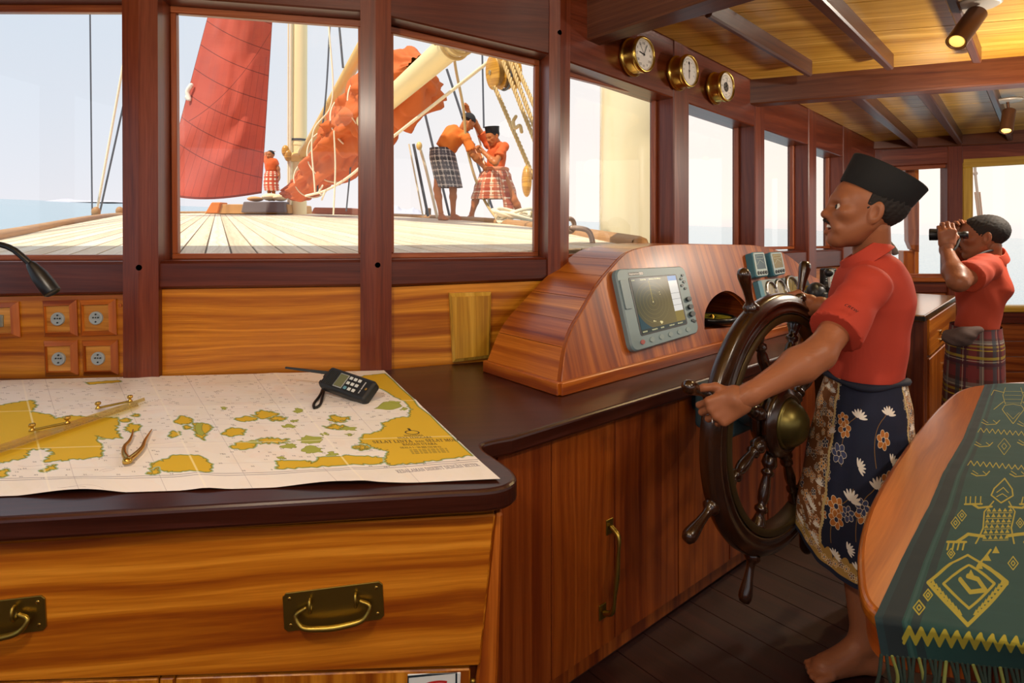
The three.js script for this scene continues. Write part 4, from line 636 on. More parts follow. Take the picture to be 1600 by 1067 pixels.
// inverse: photo pixel to sheet coordinates
chart.st = (px, py) => { const p = onY(px, py, YC), { A, B, C, D } = chart; let s = 0.5, t = 0.5; for (let k = 0; k < 12; k++) { const a = A.clone().lerp(B, s), b = D.clone().lerp(C, s), q = a.clone().lerp(b, t), ds = B.clone().sub(A).lerp(C.clone().sub(D), t), dt = b.clone().sub(a), r = p.clone().sub(q), det = ds.x * dt.z - ds.z * dt.x; s += (r.x * dt.z - r.z * dt.x) / det; t += (ds.x * r.z - ds.z * r.x) / det; } return [s, t]; };
{
  const W = 2048, H = 1400, X = (px, py) => { const [s, t] = chart.st(px, py); return [s * W, (1 - t) * H]; };
  const tex = canvasTexture(W, H, (x) => {
    x.fillStyle = '#f4f1f0'; x.fillRect(0, 0, W, H);
    for (let k = 0; k < 420; k++) { x.globalAlpha = 0.05; x.fillStyle = k % 3 ? '#d8cdb8' : '#e9c9a0'; x.beginPath(); x.ellipse(rnd() * W, rnd() * H, 20 + rnd() * 150, 10 + rnd() * 60, rnd() * 3, 0, 7); x.fill(); } x.globalAlpha = 1;
    const wob = (pts, amp, n = 5) => { const out = []; for (let i = 0; i < pts.length; i++) { const a = pts[i], b = pts[(i + 1) % pts.length]; for (let k = 0; k < n; k++) { const f = k / n; out.push([lerp(a[0], b[0], f) + (rnd() - 0.5) * amp * (k ? 1.6 : 1), lerp(a[1], b[1], f) + (rnd() - 0.5) * amp * (k ? 1.6 : 1)]); } } return out; };
    const area = (pts, fill, edge, lw) => { x.beginPath(); pts.forEach((p, i) => (i ? x.lineTo(...p) : x.moveTo(...p))); x.closePath(); if (fill) { x.fillStyle = fill; x.fill(); } if (edge) { x.strokeStyle = edge; x.lineWidth = lw; x.lineJoin = 'round'; x.stroke(); } };
    const land = (px, amp = 10, n = 5) => { const p = wob(px.map(([a, b]) => X(a, b)), amp + 5, n + 3); area(p, null, '#a9c4bf', 16); area(p, null, '#9aa84a', 9); area(p, '#dbb628', '#7d6a1e', 2); };
    const green = (px, amp = 8) => { const p = wob(px.map(([a, b]) => X(a, b)), amp, 4); area(p, '#a8b04c', '#77843c', 2); };
    // graticule and soundings
    x.strokeStyle = '#b4aeb6'; x.lineWidth = 1.2; for (let k = 1; k < 7; k++) { x.beginPath(); x.moveTo(0, H * k / 7); x.lineTo(W, H * k / 7); x.stroke(); x.beginPath(); x.moveTo(W * k / 7, 0); x.lineTo(W * k / 7, H); x.stroke(); }
    x.strokeStyle = '#8a8290'; for (let k = 0; k < 60; k++) { x.beginPath(); const a = rnd() * W, b = rnd() * H; x.moveTo(a, b); x.bezierCurveTo(a + rnd() * 120, b + rnd() * 80 - 40, a + rnd() * 200, b + rnd() * 120 - 60, a + rnd() * 240, b + rnd() * 120 - 60); x.lineWidth = 1; x.stroke(); }
    x.fillStyle = '#55505a'; x.font = '13px sans-serif'; for (let k = 0; k < 900; k++) x.fillText(String(2 + Math.floor(rnd() * 90)), rnd() * W, rnd() * (H - 120));
    // land masses as they lie on the sheet
    green([[420, 650], [432, 668], [443, 655], [443, 685], [430, 690], [395, 688]].map(([a, b]) => [a - 300 + 30, b]));
    land([[-160, 640], [0, 636], [32, 630], [52, 628], [55, 636], [47, 647], [75, 650], [88, 657], [110, 652], [150, 655], [182, 655], [186, 662], [180, 672], [190, 686], [170, 688], [150, 684], [158, 705], [160, 716], [110, 720], [70, 724], [84, 712], [74, 703], [48, 705], [36, 718], [0, 725], [-160, 735]], 7, 6);
    land([[136, 600], [185, 596], [187, 599], [140, 603]], 3); land([[64, 738], [85, 728], [86, 734], [70, 738]], 4); land([[-10, 742], [12, 735], [8, 745], [-10, 750]], 4);
    land([[240, 726], [272, 715], [318, 717], [330, 728], [328, 741], [290, 738], [256, 737], [236, 735]], 6); land([[232, 742], [246, 733], [248, 740], [236, 743]], 4);
    land([[302, 664], [322, 664], [330, 670], [320, 680], [318, 690], [306, 682]], 5); green([[306, 664], [318, 664], [316, 684], [308, 680]]);
    for (const [cx, cy, w, h] of [[286, 660, 14, 7], [272, 683, 8, 5], [292, 671, 5, 3], [385, 656, 18, 4], [365, 677, 18, 7], [380, 698, 20, 6], [208, 671, 12, 7], [196, 659, 7, 3], [212, 651, 5, 2]]) land([[cx - w, cy + h * 0.4], [cx - w * 0.2, cy - h], [cx + w, cy - h * 0.5], [cx + w * 0.7, cy + h * 0.6], [cx - w * 0.3, cy + h]], 4, 3);
    for (const [cx, cy, w, h, g] of [[415, 649, 18, 6], [432, 655, 12, 3], [466, 643, 9, 4, 1], [452, 667, 12, 3, 1], [460, 659, 5, 2, 1], [527, 655, 14, 5], [525, 668, 14, 3], [545, 671, 14, 3, 1], [507, 680, 6, 3, 1], [546, 680, 5, 2, 1], [416, 691, 30, 5, 1], [425, 690, 22, 4], [485, 688, 20, 6, 1], [450, 698, 14, 4, 1], [488, 704, 16, 6, 1], [520, 712, 9, 4, 1], [565, 701, 9, 3], [440, 717, 6, 2, 1], [350, 640, 4, 2, 1], [614, 632, 12, 4, 1], [630, 640, 6, 2, 1]]) { const q = [[cx - w, cy + h * 0.3], [cx - w * 0.3, cy - h], [cx + w, cy - h * 0.4], [cx + w * 0.8, cy + h * 0.7], [cx - w * 0.3, cy + h]]; g ? green(q, 11) : land(q, 13, 6); }
    land([[434, 734], [436, 722], [480, 722], [488, 726], [500, 716], [560, 714], [600, 716], [604, 722], [590, 726], [540, 728], [480, 731]], 6);
    land([[610, 728], [604, 722], [608, 712], [604, 704], [590, 702], [576, 696], [562, 692], [566, 682], [590, 676], [604, 668], [596, 662], [618, 656], [640, 652], [644, 640], [634, 632], [612, 618], [560, 590], [600, 585], [738, 713], [690, 719], [650, 724]], 6, 5);
    green([[585, 640], [600, 630], [622, 632], [628, 636], [610, 642]]);
    // frame, folds, lettering
    const yb = (px, py) => X(px, py); x.strokeStyle = '#7a7488'; x.lineWidth = 3; for (const o of [0, 5]) { x.beginPath(); x.moveTo(...yb(-150, 752 + o * 0.6)); x.lineTo(...yb(200, 746 + o * 0.6)); x.lineTo(...yb(440, 739 + o * 0.6)); x.lineTo(...yb(560, 733 + o * 0.6)); x.lineTo(...yb(747, 719.5 + o * 0.6)); x.stroke(); }
    x.lineWidth = 8; x.strokeStyle = 'rgba(255,252,240,0.55)'; for (const s of [0.494, 0.76, 0.24]) { x.beginPath(); x.moveTo(W * s, 0); x.lineTo(W * s, H); x.stroke(); } for (const t of [0.4, 0.72]) { x.beginPath(); x.moveTo(0, H * t); x.lineTo(W, H * t); x.stroke(); }
    x.fillStyle = '#3a2f14'; const text = (s, px, py, size, px2, style = 'bold', py2) => { const [a, b] = X(px, py), [c, d] = X(px2, py2 ?? py - (px2 - px) * 0.02); x.save(); x.translate(a, b); x.rotate(Math.atan2(d - b, c - a)); x.font = style + ' ' + size + 'px serif'; const w = x.measureText(s).width; x.scale(Math.hypot(c - a, d - b) / w, 1); x.fillText(s, 0, 0); x.restore(); };
    text('INDONESIA', 632, 683, 20, 662); text('NUSA TENGGARA', 622, 687, 26, 676); text('SELAT LINTA', 584, 694, 38, 646); text('DAN', 650, 692.5, 24, 664); text('SELAT MOLO', 667, 692, 38, 722); text('BAGIAN UTARA', 630, 697.5, 30, 684); text('SKALA 1 : 50 000 (10 00 S)', 626, 702, 20, 690); x.strokeStyle = '#7a6a2a'; x.lineWidth = 4; for (let k = 0; k < 5; k++) { const [a, b] = X(640 + k, 704.5 + k * 1.5), [c, d] = X(698 + k, 702 + k * 1.5); x.setLineDash([9, 4, 16, 5]); x.beginPath(); x.moveTo(a, b); x.lineTo(c, d); x.stroke(); } x.setLineDash([]);
    const [ex, ey] = X(644, 677); x.lineWidth = 5; x.strokeStyle = '#3a2f14'; x.beginPath(); x.ellipse(ex, ey, 26, 20, 0, 0, 7); x.stroke(); x.fillRect(ex - 5, ey - 46, 10, 26);
    x.fillStyle = '#4a4560'; text('KEDALAMAN DISEBUT DENGAN METER', 622, 741, 34, 750, '', 730);
  });
  const ns = 80, nt = 40, pos = [], uv = [], idx = []; for (let j = 0; j <= nt; j++) for (let i = 0; i <= ns; i++) { const p = chart.at(i / ns, j / nt); pos.push(p.x, p.y, p.z); uv.push(i / ns, j / nt); } for (let j = 0; j < nt; j++) for (let i = 0; i < ns; i++) { const a = j * (ns + 1) + i; idx.push(a, a + 1, a + ns + 2, a, a + ns + 2, a + ns + 1); }
  const g = new THREE.BufferGeometry(); g.setAttribute('position', new THREE.Float32BufferAttribute(pos, 3)); g.setAttribute('uv', new THREE.Float32BufferAttribute(uv, 2)); g.setIndex(idx); g.computeVertexNormals();
  tag(mesh('nautical_chart', g, new THREE.MeshPhysicalMaterial({ map: tex, roughness: 0.75, side: THREE.DoubleSide })), 'creased paper sea chart with yellow land and green shoals spread on the worktop', 'chart');
}
const onChart = (px, py, h = 0) => { const [s, t] = chart.st(px, py); return chart.at(s, t, h); };
{ // parallel rule: two clear bars, brass links and knobs
  const a0 = onChart(-60, 732), a1 = onChart(236, 631), t = thing('parallel_rule', 'clear plastic parallel rule with brass knobs lying on the chart', 'ruler', a0), d = a1.clone().sub(a0).setY(0), L = d.length(); d.normalize(); const s = V3(-d.z, 0, d.x); if (s.z < 0) s.negate();
  const clear = new THREE.MeshPhysicalMaterial({ color: 0xf4ecc0, roughness: 0.1, transmission: 0.9, thickness: 0, ior: 1.45 });
  const y0 = YC + 0.016, bar = (o0, o1, l0, l1) => { const near = [a0.clone().addScaledVector(d, l0).addScaledVector(s, o0), a0.clone().addScaledVector(d, l1).addScaledVector(s, o0), a0.clone().addScaledVector(d, l1 - 0.02).addScaledVector(s, o1), a0.clone().addScaledVector(d, l0 + 0.02).addScaledVector(s, o1)].map((p) => p.setY(y0)); return block(near, near.map((p) => p.clone().setY(y0 + 0.003)), 0.001); };
  mesh('bar', bar(-0.028, -0.002, 0, L), clear, t); mesh('bar', bar(0.002, 0.03, -0.03, L - 0.05), clear, t);
  const scale = []; for (let i = 0; i < 60; i++) { const g = new THREE.BoxGeometry(0.0008, 0.0005, i % 5 ? 0.004 : 0.008), p = a0.clone().addScaledVector(d, L * i / 60).addScaledVector(s, 0.026).setY(y0 + 0.0035); put(g, basis(d, UP, s.clone(), p)); scale.push(g); } const sc = mesh('scale_marks', merge(scale), plain(0x5b4c1c, 0.7), t); sc.userData.kind = 'stuff';
  const knob = (px, py) => { const p = onChart(px, py).setY(y0 + 0.003), g = lathe([[0.001, 0], [0.008, 0], [0.007, 0.004], [0.004, 0.006], [0.004, 0.011], [0.008, 0.013], [0.0085, 0.018], [0.006, 0.021], [0.001, 0.022]], 18); g.translate(p.x, p.y, p.z); mesh('knob', g, M.brass, t); return p; };
  const k = [[50, 684], [105, 672], [153, 648], [203, 637]].map(([x, y]) => knob(x, y)); for (const [i, j] of [[0, 1], [2, 3]]) { const A = k[i].clone().setY(y0 + 0.005), B = k[j].clone().setY(y0 + 0.005); mesh('link', straight(A, B, 0.0035, 8), M.oldBrass, t); }
}
{ // dividers
  const h = onChart(199, 730, 0.01), t = thing('dividers', 'brass chart dividers lying open in a wishbone on the chart', 'dividers', h);
  const leg = (pts) => { const g = tube(pts.map(([x, y, e]) => onChart(x, y, e)), (u) => 0.0062 * (1 - u) + 0.0016, 40, 8); return g; };
  mesh('leg', leg([[200, 729, 0.012], [194, 718, 0.011], [195, 706, 0.01], [202, 697, 0.009], [206, 688, 0.008], [208, 677, 0.006]]), M.brass, t); mesh('leg', leg([[200, 729, 0.012], [212, 719, 0.011], [222, 708, 0.01], [226, 698, 0.01], [231, 688, 0.008], [237, 677, 0.006]]), M.brass, t);
  const g = lathe([[0.001, 0], [0.01, 0.001], [0.011, 0.007], [0.009, 0.013], [0.001, 0.015]], 20); g.translate(h.x, h.y - 0.004, h.z); mesh('hinge', g, M.brass, t);
}
{ // handheld radio
  const q = [[570, 632], [590, 601], [517, 574], [504, 612]];                                        // lower end near, lower end far, top far, top near
  const p = q.map(([x, y]) => onChart(x, y, 0.0)), top = p[2].clone().add(p[3]).multiplyScalar(0.5), bot = p[0].clone().add(p[1]).multiplyScalar(0.5), yd = P(509, 592, 1.99).sub(P(580, 617, 1.89)), L = yd.length(); yd.normalize(); const o = P(545, 603, 1.94), zd = V3(0, EYE, 0).sub(o).normalize().addScaledVector(UP, 0.45); zd.addScaledVector(yd, -zd.dot(yd)).normalize(); const xd = yd.clone().cross(zd).normalize(), m = basis(xd, yd, zd, o), Wd = 0.078;
  const t = thing('handheld_radio', 'black handheld radio with pale keys lying on the far part of the chart', 'radio', o.clone().setY(YC)), body = plain(0x15191d, 0.5), key = plain(0xcfd6d6, 0.5);
  const A = (n, g, mat) => mesh(n, put(g, m), mat, t);
  const b = rbox(Wd, L, 0.042, 0.012, 4); A('body', b, body);
  for (let i = 0; i < 7; i++) { const g = rbox(Wd * 0.7, 0.0035, 0.003, 0.001); g.translate(0, L * 0.42 - i * 0.007, 0.0215); A('speaker_rib', g, plain(0x22282c, 0.5)); }
  const bez = rbox(Wd * 0.66, L * 0.19, 0.004, 0.0015); bez.translate(0, L * 0.11, 0.0205); A('screen_frame', bez, plain(0x9aa0a0, 0.4)); const lcd = rbox(Wd * 0.58, L * 0.16, 0.002, 0.0008); lcd.translate(0, L * 0.11, 0.0228); A('screen', lcd, plain(0x6e7356, 0.2));
  for (let r = 0; r < 3; r++) for (let c = 0; c < 3; c++) { const g = rbox(0.0105, 0.0125, 0.004, 0.0015); g.translate((c - 1) * 0.0185, -L * 0.045 - r * 0.019, 0.022); A('key', g, r === 0 && c === 0 ? plain(0x5f95a8, 0.5) : key); }
  const lab = canvasTexture(128, 32, (x) => { x.fillStyle = '#15191d'; x.fillRect(0, 0, 128, 32); x.fillStyle = '#e6e6e6'; x.font = 'bold 20px sans-serif'; x.fillText('VHF MARINE', 4, 22); }), lg = new THREE.PlaneGeometry(0.046, 0.0115); lg.translate(0, -L * 0.345, 0.0215); A('label', lg, new THREE.MeshPhysicalMaterial({ map: lab, roughness: 0.5 }));
  const bd = lathe([[0.001, 0], [0.005, 0], [0.004, 0.002], [0.001, 0.0025]], 14); bd.rotateX(Math.PI / 2); bd.translate(0, -L * 0.42, 0.0208); A('badge', bd, plain(0x9c7a34, 0.4, 0.5));
  for (const x of [-0.02, 0.004]) { const g = new THREE.CylinderGeometry(0.008, 0.009, 0.014, 16); g.translate(x, L * 0.5 + 0.005, 0); A('knob', g, body); }
  const at0 = V3(0.024, L * 0.48, -0.004).applyMatrix4(m), ant = tube([at0, at0.clone().lerp(P(447, 574.5, 2.06), 0.4), P(447, 574.5, 2.06)], (u) => 0.0065 - 0.0025 * u, 24, 10); mesh('antenna', ant, plain(0x2b3034, 0.5), t);
  const strap = tube([onChart(508, 606, 0.02), onChart(500, 622, 0.008), onChart(490, 636, 0.005), onChart(492, 641, 0.005), onChart(499, 637, 0.005), onChart(504, 624, 0.008), onChart(509, 609, 0.018)], 0.0045, 50, 8); mesh('strap', strap, M.black, t);
}
// ---------------------------------------------------------------- sockets, switch and cover plate on the panels
{
  const f = FA0, pw = (q, off) => q.map(([x, y]) => f.hit(x, y, off));
  const framed = (name, label, cat, q, group, off = 0.028, mats = [M.trim, wood('pale', 0xe8a95a, 0.4)]) => {
    const c = pw(q, off), mid = c.reduce((a, b) => a.clone().add(b), V3()).multiplyScalar(0.25), t = thing(name, label, cat, mid, group), out = f.out.clone().negate();
    const inset = (k, h) => c.map((p) => p.clone().lerp(mid, k).addScaledVector(out, h)), O = inset(0, 0.004), I = inset(0.26, 0.02), I2 = inset(0.3, 0.008), B = inset(0, 0);
    for (let i = 0; i < 4; i++) { const j = (i + 1) & 3; mesh('frame_side', grain(new ConvexGeometry([O[i], O[j], I[i], I[j], I2[i], I2[j], B[i], B[j]].map((p) => p.clone())), c[j].clone().sub(c[i])), mats[0], t); }
    mesh('plate', grain(block(inset(0.28, 0.012), inset(0.28, 0.0), 0.001), f.dir), mats[1], t); return { t, mid, out, m: basis(f.dir, UP, f.dir.clone().cross(UP), mid) };
  };
  const S = [[[70.7, 526], [122.7, 525], [120.5, 468], [67.5, 470], 'wood framed socket, upper one beside the switch'], [[127.5, 525], [183.3, 523], [181.7, 466.8], [126, 468.4], 'wood framed socket, upper one beside the post'], [[72, 587], [123.7, 585.7], [122, 531], [69.5, 532.7], 'wood framed socket, lower one on the switch side'], [[131, 586], [186.5, 585], [185, 531], [129, 532], 'wood framed socket, lower one beside the post']];
  const grey = plain(0x9aa6ac, 0.4), hole = plain(0x23282b, 0.6);
  for (const [a, b, c, d, label] of S) { const { t, m } = framed('power_socket', label, 'socket', [a, b, c, d], 'framed power sockets'); const g = lathe([[0.001, 0.017], [0.017, 0.017], [0.019, 0.0205], [0.024, 0.0205], [0.025, 0.018], [0.025, 0.012]], 32); g.rotateX(Math.PI / 2); const s = mesh('socket', put(g, m), grey, t); for (const [x, y, r] of [[-0.0095, 0.002, 0.003], [0.0095, 0.002, 0.003], [0, 0.002, 0.0025], [0, -0.014, 0.003], [0, 0.014, 0.003]]) { const h = new THREE.CylinderGeometry(r, r, 0.003, 12); h.rotateX(Math.PI / 2); h.translate(x, y, 0.018); mesh('contact', put(h, m), hole, s); } }
  const { t, m } = framed('light_switch', 'wood framed grey rocker switch at the edge of the panel', 'switch', [[-30, 530], [33, 526.5], [30, 471], [-32, 474]]); const g = rbox(0.05, 0.046, 0.012, 0.003); g.translate(0, 0, 0.012); mesh('rocker', put(g, m), plain(0x8d8c7d, 0.35, 0.4), t);
  for (const [x, y] of [[188, 477], [190.5, 585]]) { const g2 = new THREE.CylinderGeometry(0.007, 0.007, 0.004, 14); g2.rotateX(Math.PI / 2); put(g2, basis(f.dir, UP, f.dir.clone().cross(UP), f.hit(x, y, 0.028))); mesh('wood_plug', g2, M.trim, wallFront); }
  const fb = FB, q = [[707.5, 566], [765.6, 559], [767.5, 456], [702, 458]].map(([x, y]) => fb.hit(x, y, 0.012)), mid = q.reduce((a, b) => a.clone().add(b), V3()).multiplyScalar(0.25), out = fb.out.clone().negate(), pt = thing('cover_plate', 'pale yellow wooden cover plate with sloping edges on the panel beside the console', 'panel', mid);
  const near = q.map((p) => p.clone().lerp(mid, 0.1).addScaledVector(out, 0.012)); mesh('board', grain(block(near, near.map((p) => p.clone().addScaledVector(fb.out, 0.012)), 0.001), UP), wood('pale', 0xe9b94e, 0.36), pt); mesh('bevel', grain(new ConvexGeometry([...q, ...q.map((p) => p.clone().addScaledVector(fb.out, 0.018)), ...near.map((p) => p.clone().addScaledVector(out, -0.001))]), UP), wood('pale', 0xf0ca74, 0.36), pt);
}
// ---------------------------------------------------------------- brass clocks on the header
{
  const face = (draw) => canvasTexture(256, 256, (x) => { x.fillStyle = '#efe7dc'; x.fillRect(0, 0, 256, 256); x.translate(128, 128); x.fillStyle = '#1d1814'; x.strokeStyle = '#1d1814'; x.textAlign = 'center'; x.textBaseline = 'middle'; draw(x); });
  const ticks = (x, n, r0, r1, w, a0 = 0, a1 = Math.PI * 2) => { for (let i = 0; i < n; i++) { x.save(); x.rotate(a0 + (a1 - a0) * i / n); x.fillRect(-w / 2, -r1, w, r1 - r0); x.restore(); } };
  const F3 = [[1005.7, 85.3, 'brass clock with hour numerals, first of the three round instruments', 'clock', face((x) => { ticks(x, 60, 112, 118, 2); x.font = 'bold 26px serif'; ['XII', 'I', 'II', 'III', 'IIII', 'V', 'VI', 'VII', 'VIII', 'IX', 'X', 'XI'].forEach((s, i) => { const a = i * Math.PI / 6; x.fillText(s, Math.sin(a) * 92, -Math.cos(a) * 92); }); }), [[-1.35, 0.045, 0.005], [0.45, 0.062, 0.003], [-0.6, 0.065, 0.0012]]],
    [1076.5, 111, 'brass dial with a straight upright needle, between the clock and the barometer', 'instrument', face((x) => { ticks(x, 40, 100, 112, 3, -2.2, 2.2); x.font = '18px serif'; for (let i = -4; i <= 4; i++) x.fillText(String(40 + i * 10), Math.sin(i * 0.5) * 84, -Math.cos(i * 0.5) * 84); x.beginPath(); x.arc(0, -70, 12, 0, 7); x.fill(); }), [[0.05, 0.055, 0.003], [Math.PI, 0.05, 0.003]]],
    [1134.5, 135, 'brass barometer with an open dark centre, farthest of the three', 'barometer', face((x) => { ticks(x, 50, 96, 110, 3); x.font = '16px serif'; for (let i = 0; i < 8; i++) { const a = i * Math.PI / 4; x.fillText(String(960 + i * 10), Math.sin(a) * 80, -Math.cos(a) * 80); } x.fillStyle = '#2b2a28'; x.beginPath(); x.arc(0, 6, 46, 0, 7); x.fill(); x.fillStyle = '#8d8678'; for (let i = 0; i < 6; i++) { x.rotate(1.05); x.fillRect(8, -4, 30, 8); } }), [[0.2, 0.06, 0.002]]]];
  for (const [px, py, label, cat, tex, hands] of F3) {
    const OFF = 0.075, c = FC.hit(px, py, -OFF), z = FC.out.clone().negate(), x = UP.clone().cross(z).normalize(), m = basis(x, UP, z, c), t = thing(cat === 'clock' ? 'clock' : cat === 'barometer' ? 'barometer' : 'hygrometer', label, cat, c, undefined), A = (n, g, mat, par = t) => mesh(n, put(g, m), mat, par);
    const R0 = 0.078; const prof = [[R0 * 1.22, -OFF + 0.002], [R0 * 1.24, -OFF + 0.01], [R0 * 1.2, -OFF + 0.016], [R0 * 1.1, -OFF + 0.018], [R0 * 1.08, -0.02], [R0 * 1.14, -0.012], [R0 * 1.16, -0.002], [R0 * 1.12, 0.008], [R0 * 1.02, 0.012], [R0 * 0.99, 0.006], [R0 * 0.98, 0]];
    const g = lathe(prof, 56); g.rotateX(Math.PI / 2); A('case', g, M.brass); const d = new THREE.CircleGeometry(R0, 48); d.translate(0, 0, 0.0005); A('dial', d, new THREE.MeshPhysicalMaterial({ map: tex, roughness: 0.35, clearcoat: 0.8, clearcoatRoughness: 0.03 }));
    for (const [a, l, w] of hands) { const h = new THREE.BoxGeometry(w, l, 0.001); h.translate(0, l / 2 - 0.008, 0.003); h.rotateZ(-a); A('hand', h, M.black); } const pin = new THREE.CylinderGeometry(0.004, 0.004, 0.003, 12); pin.rotateX(Math.PI / 2); pin.translate(0, 0, 0.004); A('pin', pin, M.black);
  }
}
// ---------------------------------------------------------------- gooseneck lamps
{
  const lamp = (label, path, head, r, hr, mat, base) => { const t = thing('gooseneck_lamp', label, 'lamp', base ?? path[0]); mesh('neck', tube(path, r, 50, 10), mat, t); const [a, b] = head, d = b.clone().sub(a), L = d.length(), g = lathe([[0.001, 0], [hr * 0.45, 0], [hr * 0.6, L * 0.08], [hr * 0.95, L * 0.42], [hr, L * 0.75], [hr * 0.96, L * 0.97], [hr * 0.8, L], [hr * 0.75, L * 0.96], [0.001, L * 0.95]], 24); g.applyQuaternion(new THREE.Quaternion().setFromUnitVectors(UP, d.normalize())); g.translate(a.x, a.y, a.z); mesh('lamp_head', g, mat, t); return t; };
  const D = 1.5, foot = onChart(-62, 640, 0).setY(YC);
  const t = lamp('black gooseneck chart lamp curving in over the switch and sockets', [foot.clone().setY(YC + 0.01), foot.clone().setY(YC + 0.2), P(-62, 420, D), P(-40, 388, D), P(-8, 381, D), P(18, 388, D), P(36, 402, D), P(49, 414, D)], [P(47, 411, D), P(83, 458, D)], 0.0075, 0.0205, plain(0x14161a, 0.35));
  const b = lathe([[0.001, 0], [0.05, 0], [0.05, 0.008], [0.02, 0.016], [0.008, 0.03]], 24); b.translate(foot.x, YC + 0.006, foot.z); mesh('base', b, M.black, t);
  const D2 = 2.3, f2 = P(1366, 480, D2); lamp('small grey gooseneck lamp curving out behind the helmsman\'s neck', [f2, P(1362, 420, D2), P(1365, 374, D2), P(1374, 367, D2), P(1384, 369, D2), P(1390, 379, D2)], [P(1389, 377, D2), P(1400, 397, D2)], 0.004, 0.013, plain(0x6d6660, 0.5));
}

// ---------------------------------------------------------------- bodies: smooth fields of tapered capsules and ellipsoids, meshed on a grid
const cap = (a, b, ra, rb, k = 0.02, o = {}) => { const ab = b.clone().sub(a), l2 = Math.max(1e-9, ab.lengthSq()), sq = o.squash, s = o.k ?? 1, r = Math.max(ra, rb);
  const f = (x, y, z) => { let dx = x - a.x, dy = y - a.y, dz = z - a.z; if (sq) { const t = (dx * sq.x + dy * sq.y + dz * sq.z) * (s - 1); dx += sq.x * t; dy += sq.y * t; dz += sq.z * t; } const t = clamp((dx * ab.x + dy * ab.y + dz * ab.z) / l2, 0, 1), ex = dx - ab.x * t, ey = dy - ab.y * t, ez = dz - ab.z * t; return Math.sqrt(ex * ex + ey * ey + ez * ez) - (ra + (rb - ra) * t); };
  return { f, k, sub: o.sub, lo: a.clone().min(b).subScalar(r), hi: a.clone().max(b).addScalar(r) }; };
const ell = (c, r, k = 0.015, o = {}) => { const [X, Y, Z] = o.axes ?? [V3(1, 0, 0), V3(0, 1, 0), V3(0, 0, 1)], m = Math.max(...r);
  const f = (x, y, z) => { const dx = x - c.x, dy = y - c.y, dz = z - c.z, u = (dx * X.x + dy * X.y + dz * X.z) / r[0], v = (dx * Y.x + dy * Y.y + dz * Y.z) / r[1], w = (dx * Z.x + dy * Z.y + dz * Z.z) / r[2], k0 = Math.sqrt(u * u + v * v + w * w), k1 = Math.sqrt(u * u / r[0] / r[0] + v * v / r[1] / r[1] + w * w / r[2] / r[2]); return k1 < 1e-9 ? -m : k0 * (k0 - 1) / k1; };
  return { f, k, sub: o.sub, lo: c.clone().subScalar(m), hi: c.clone().addScalar(m) }; };
const half = (n, p) => ({ cut: true, f: (x, y, z) => (x - p.x) * n.x + (y - p.y) * n.y + (z - p.z) * n.z });        // removes what lies along n from p
const ripple = (amp, s) => ({ bump: (x, y, z) => amp * (Math.sin(x * s + 2.1 * Math.sin(y * s * 0.6)) * Math.sin(y * s * 1.2 + 1.7 * Math.sin(z * s * 0.5 + 1)) + 0.6 * Math.sin(z * s * 1.4 + y * s * 0.8)) });
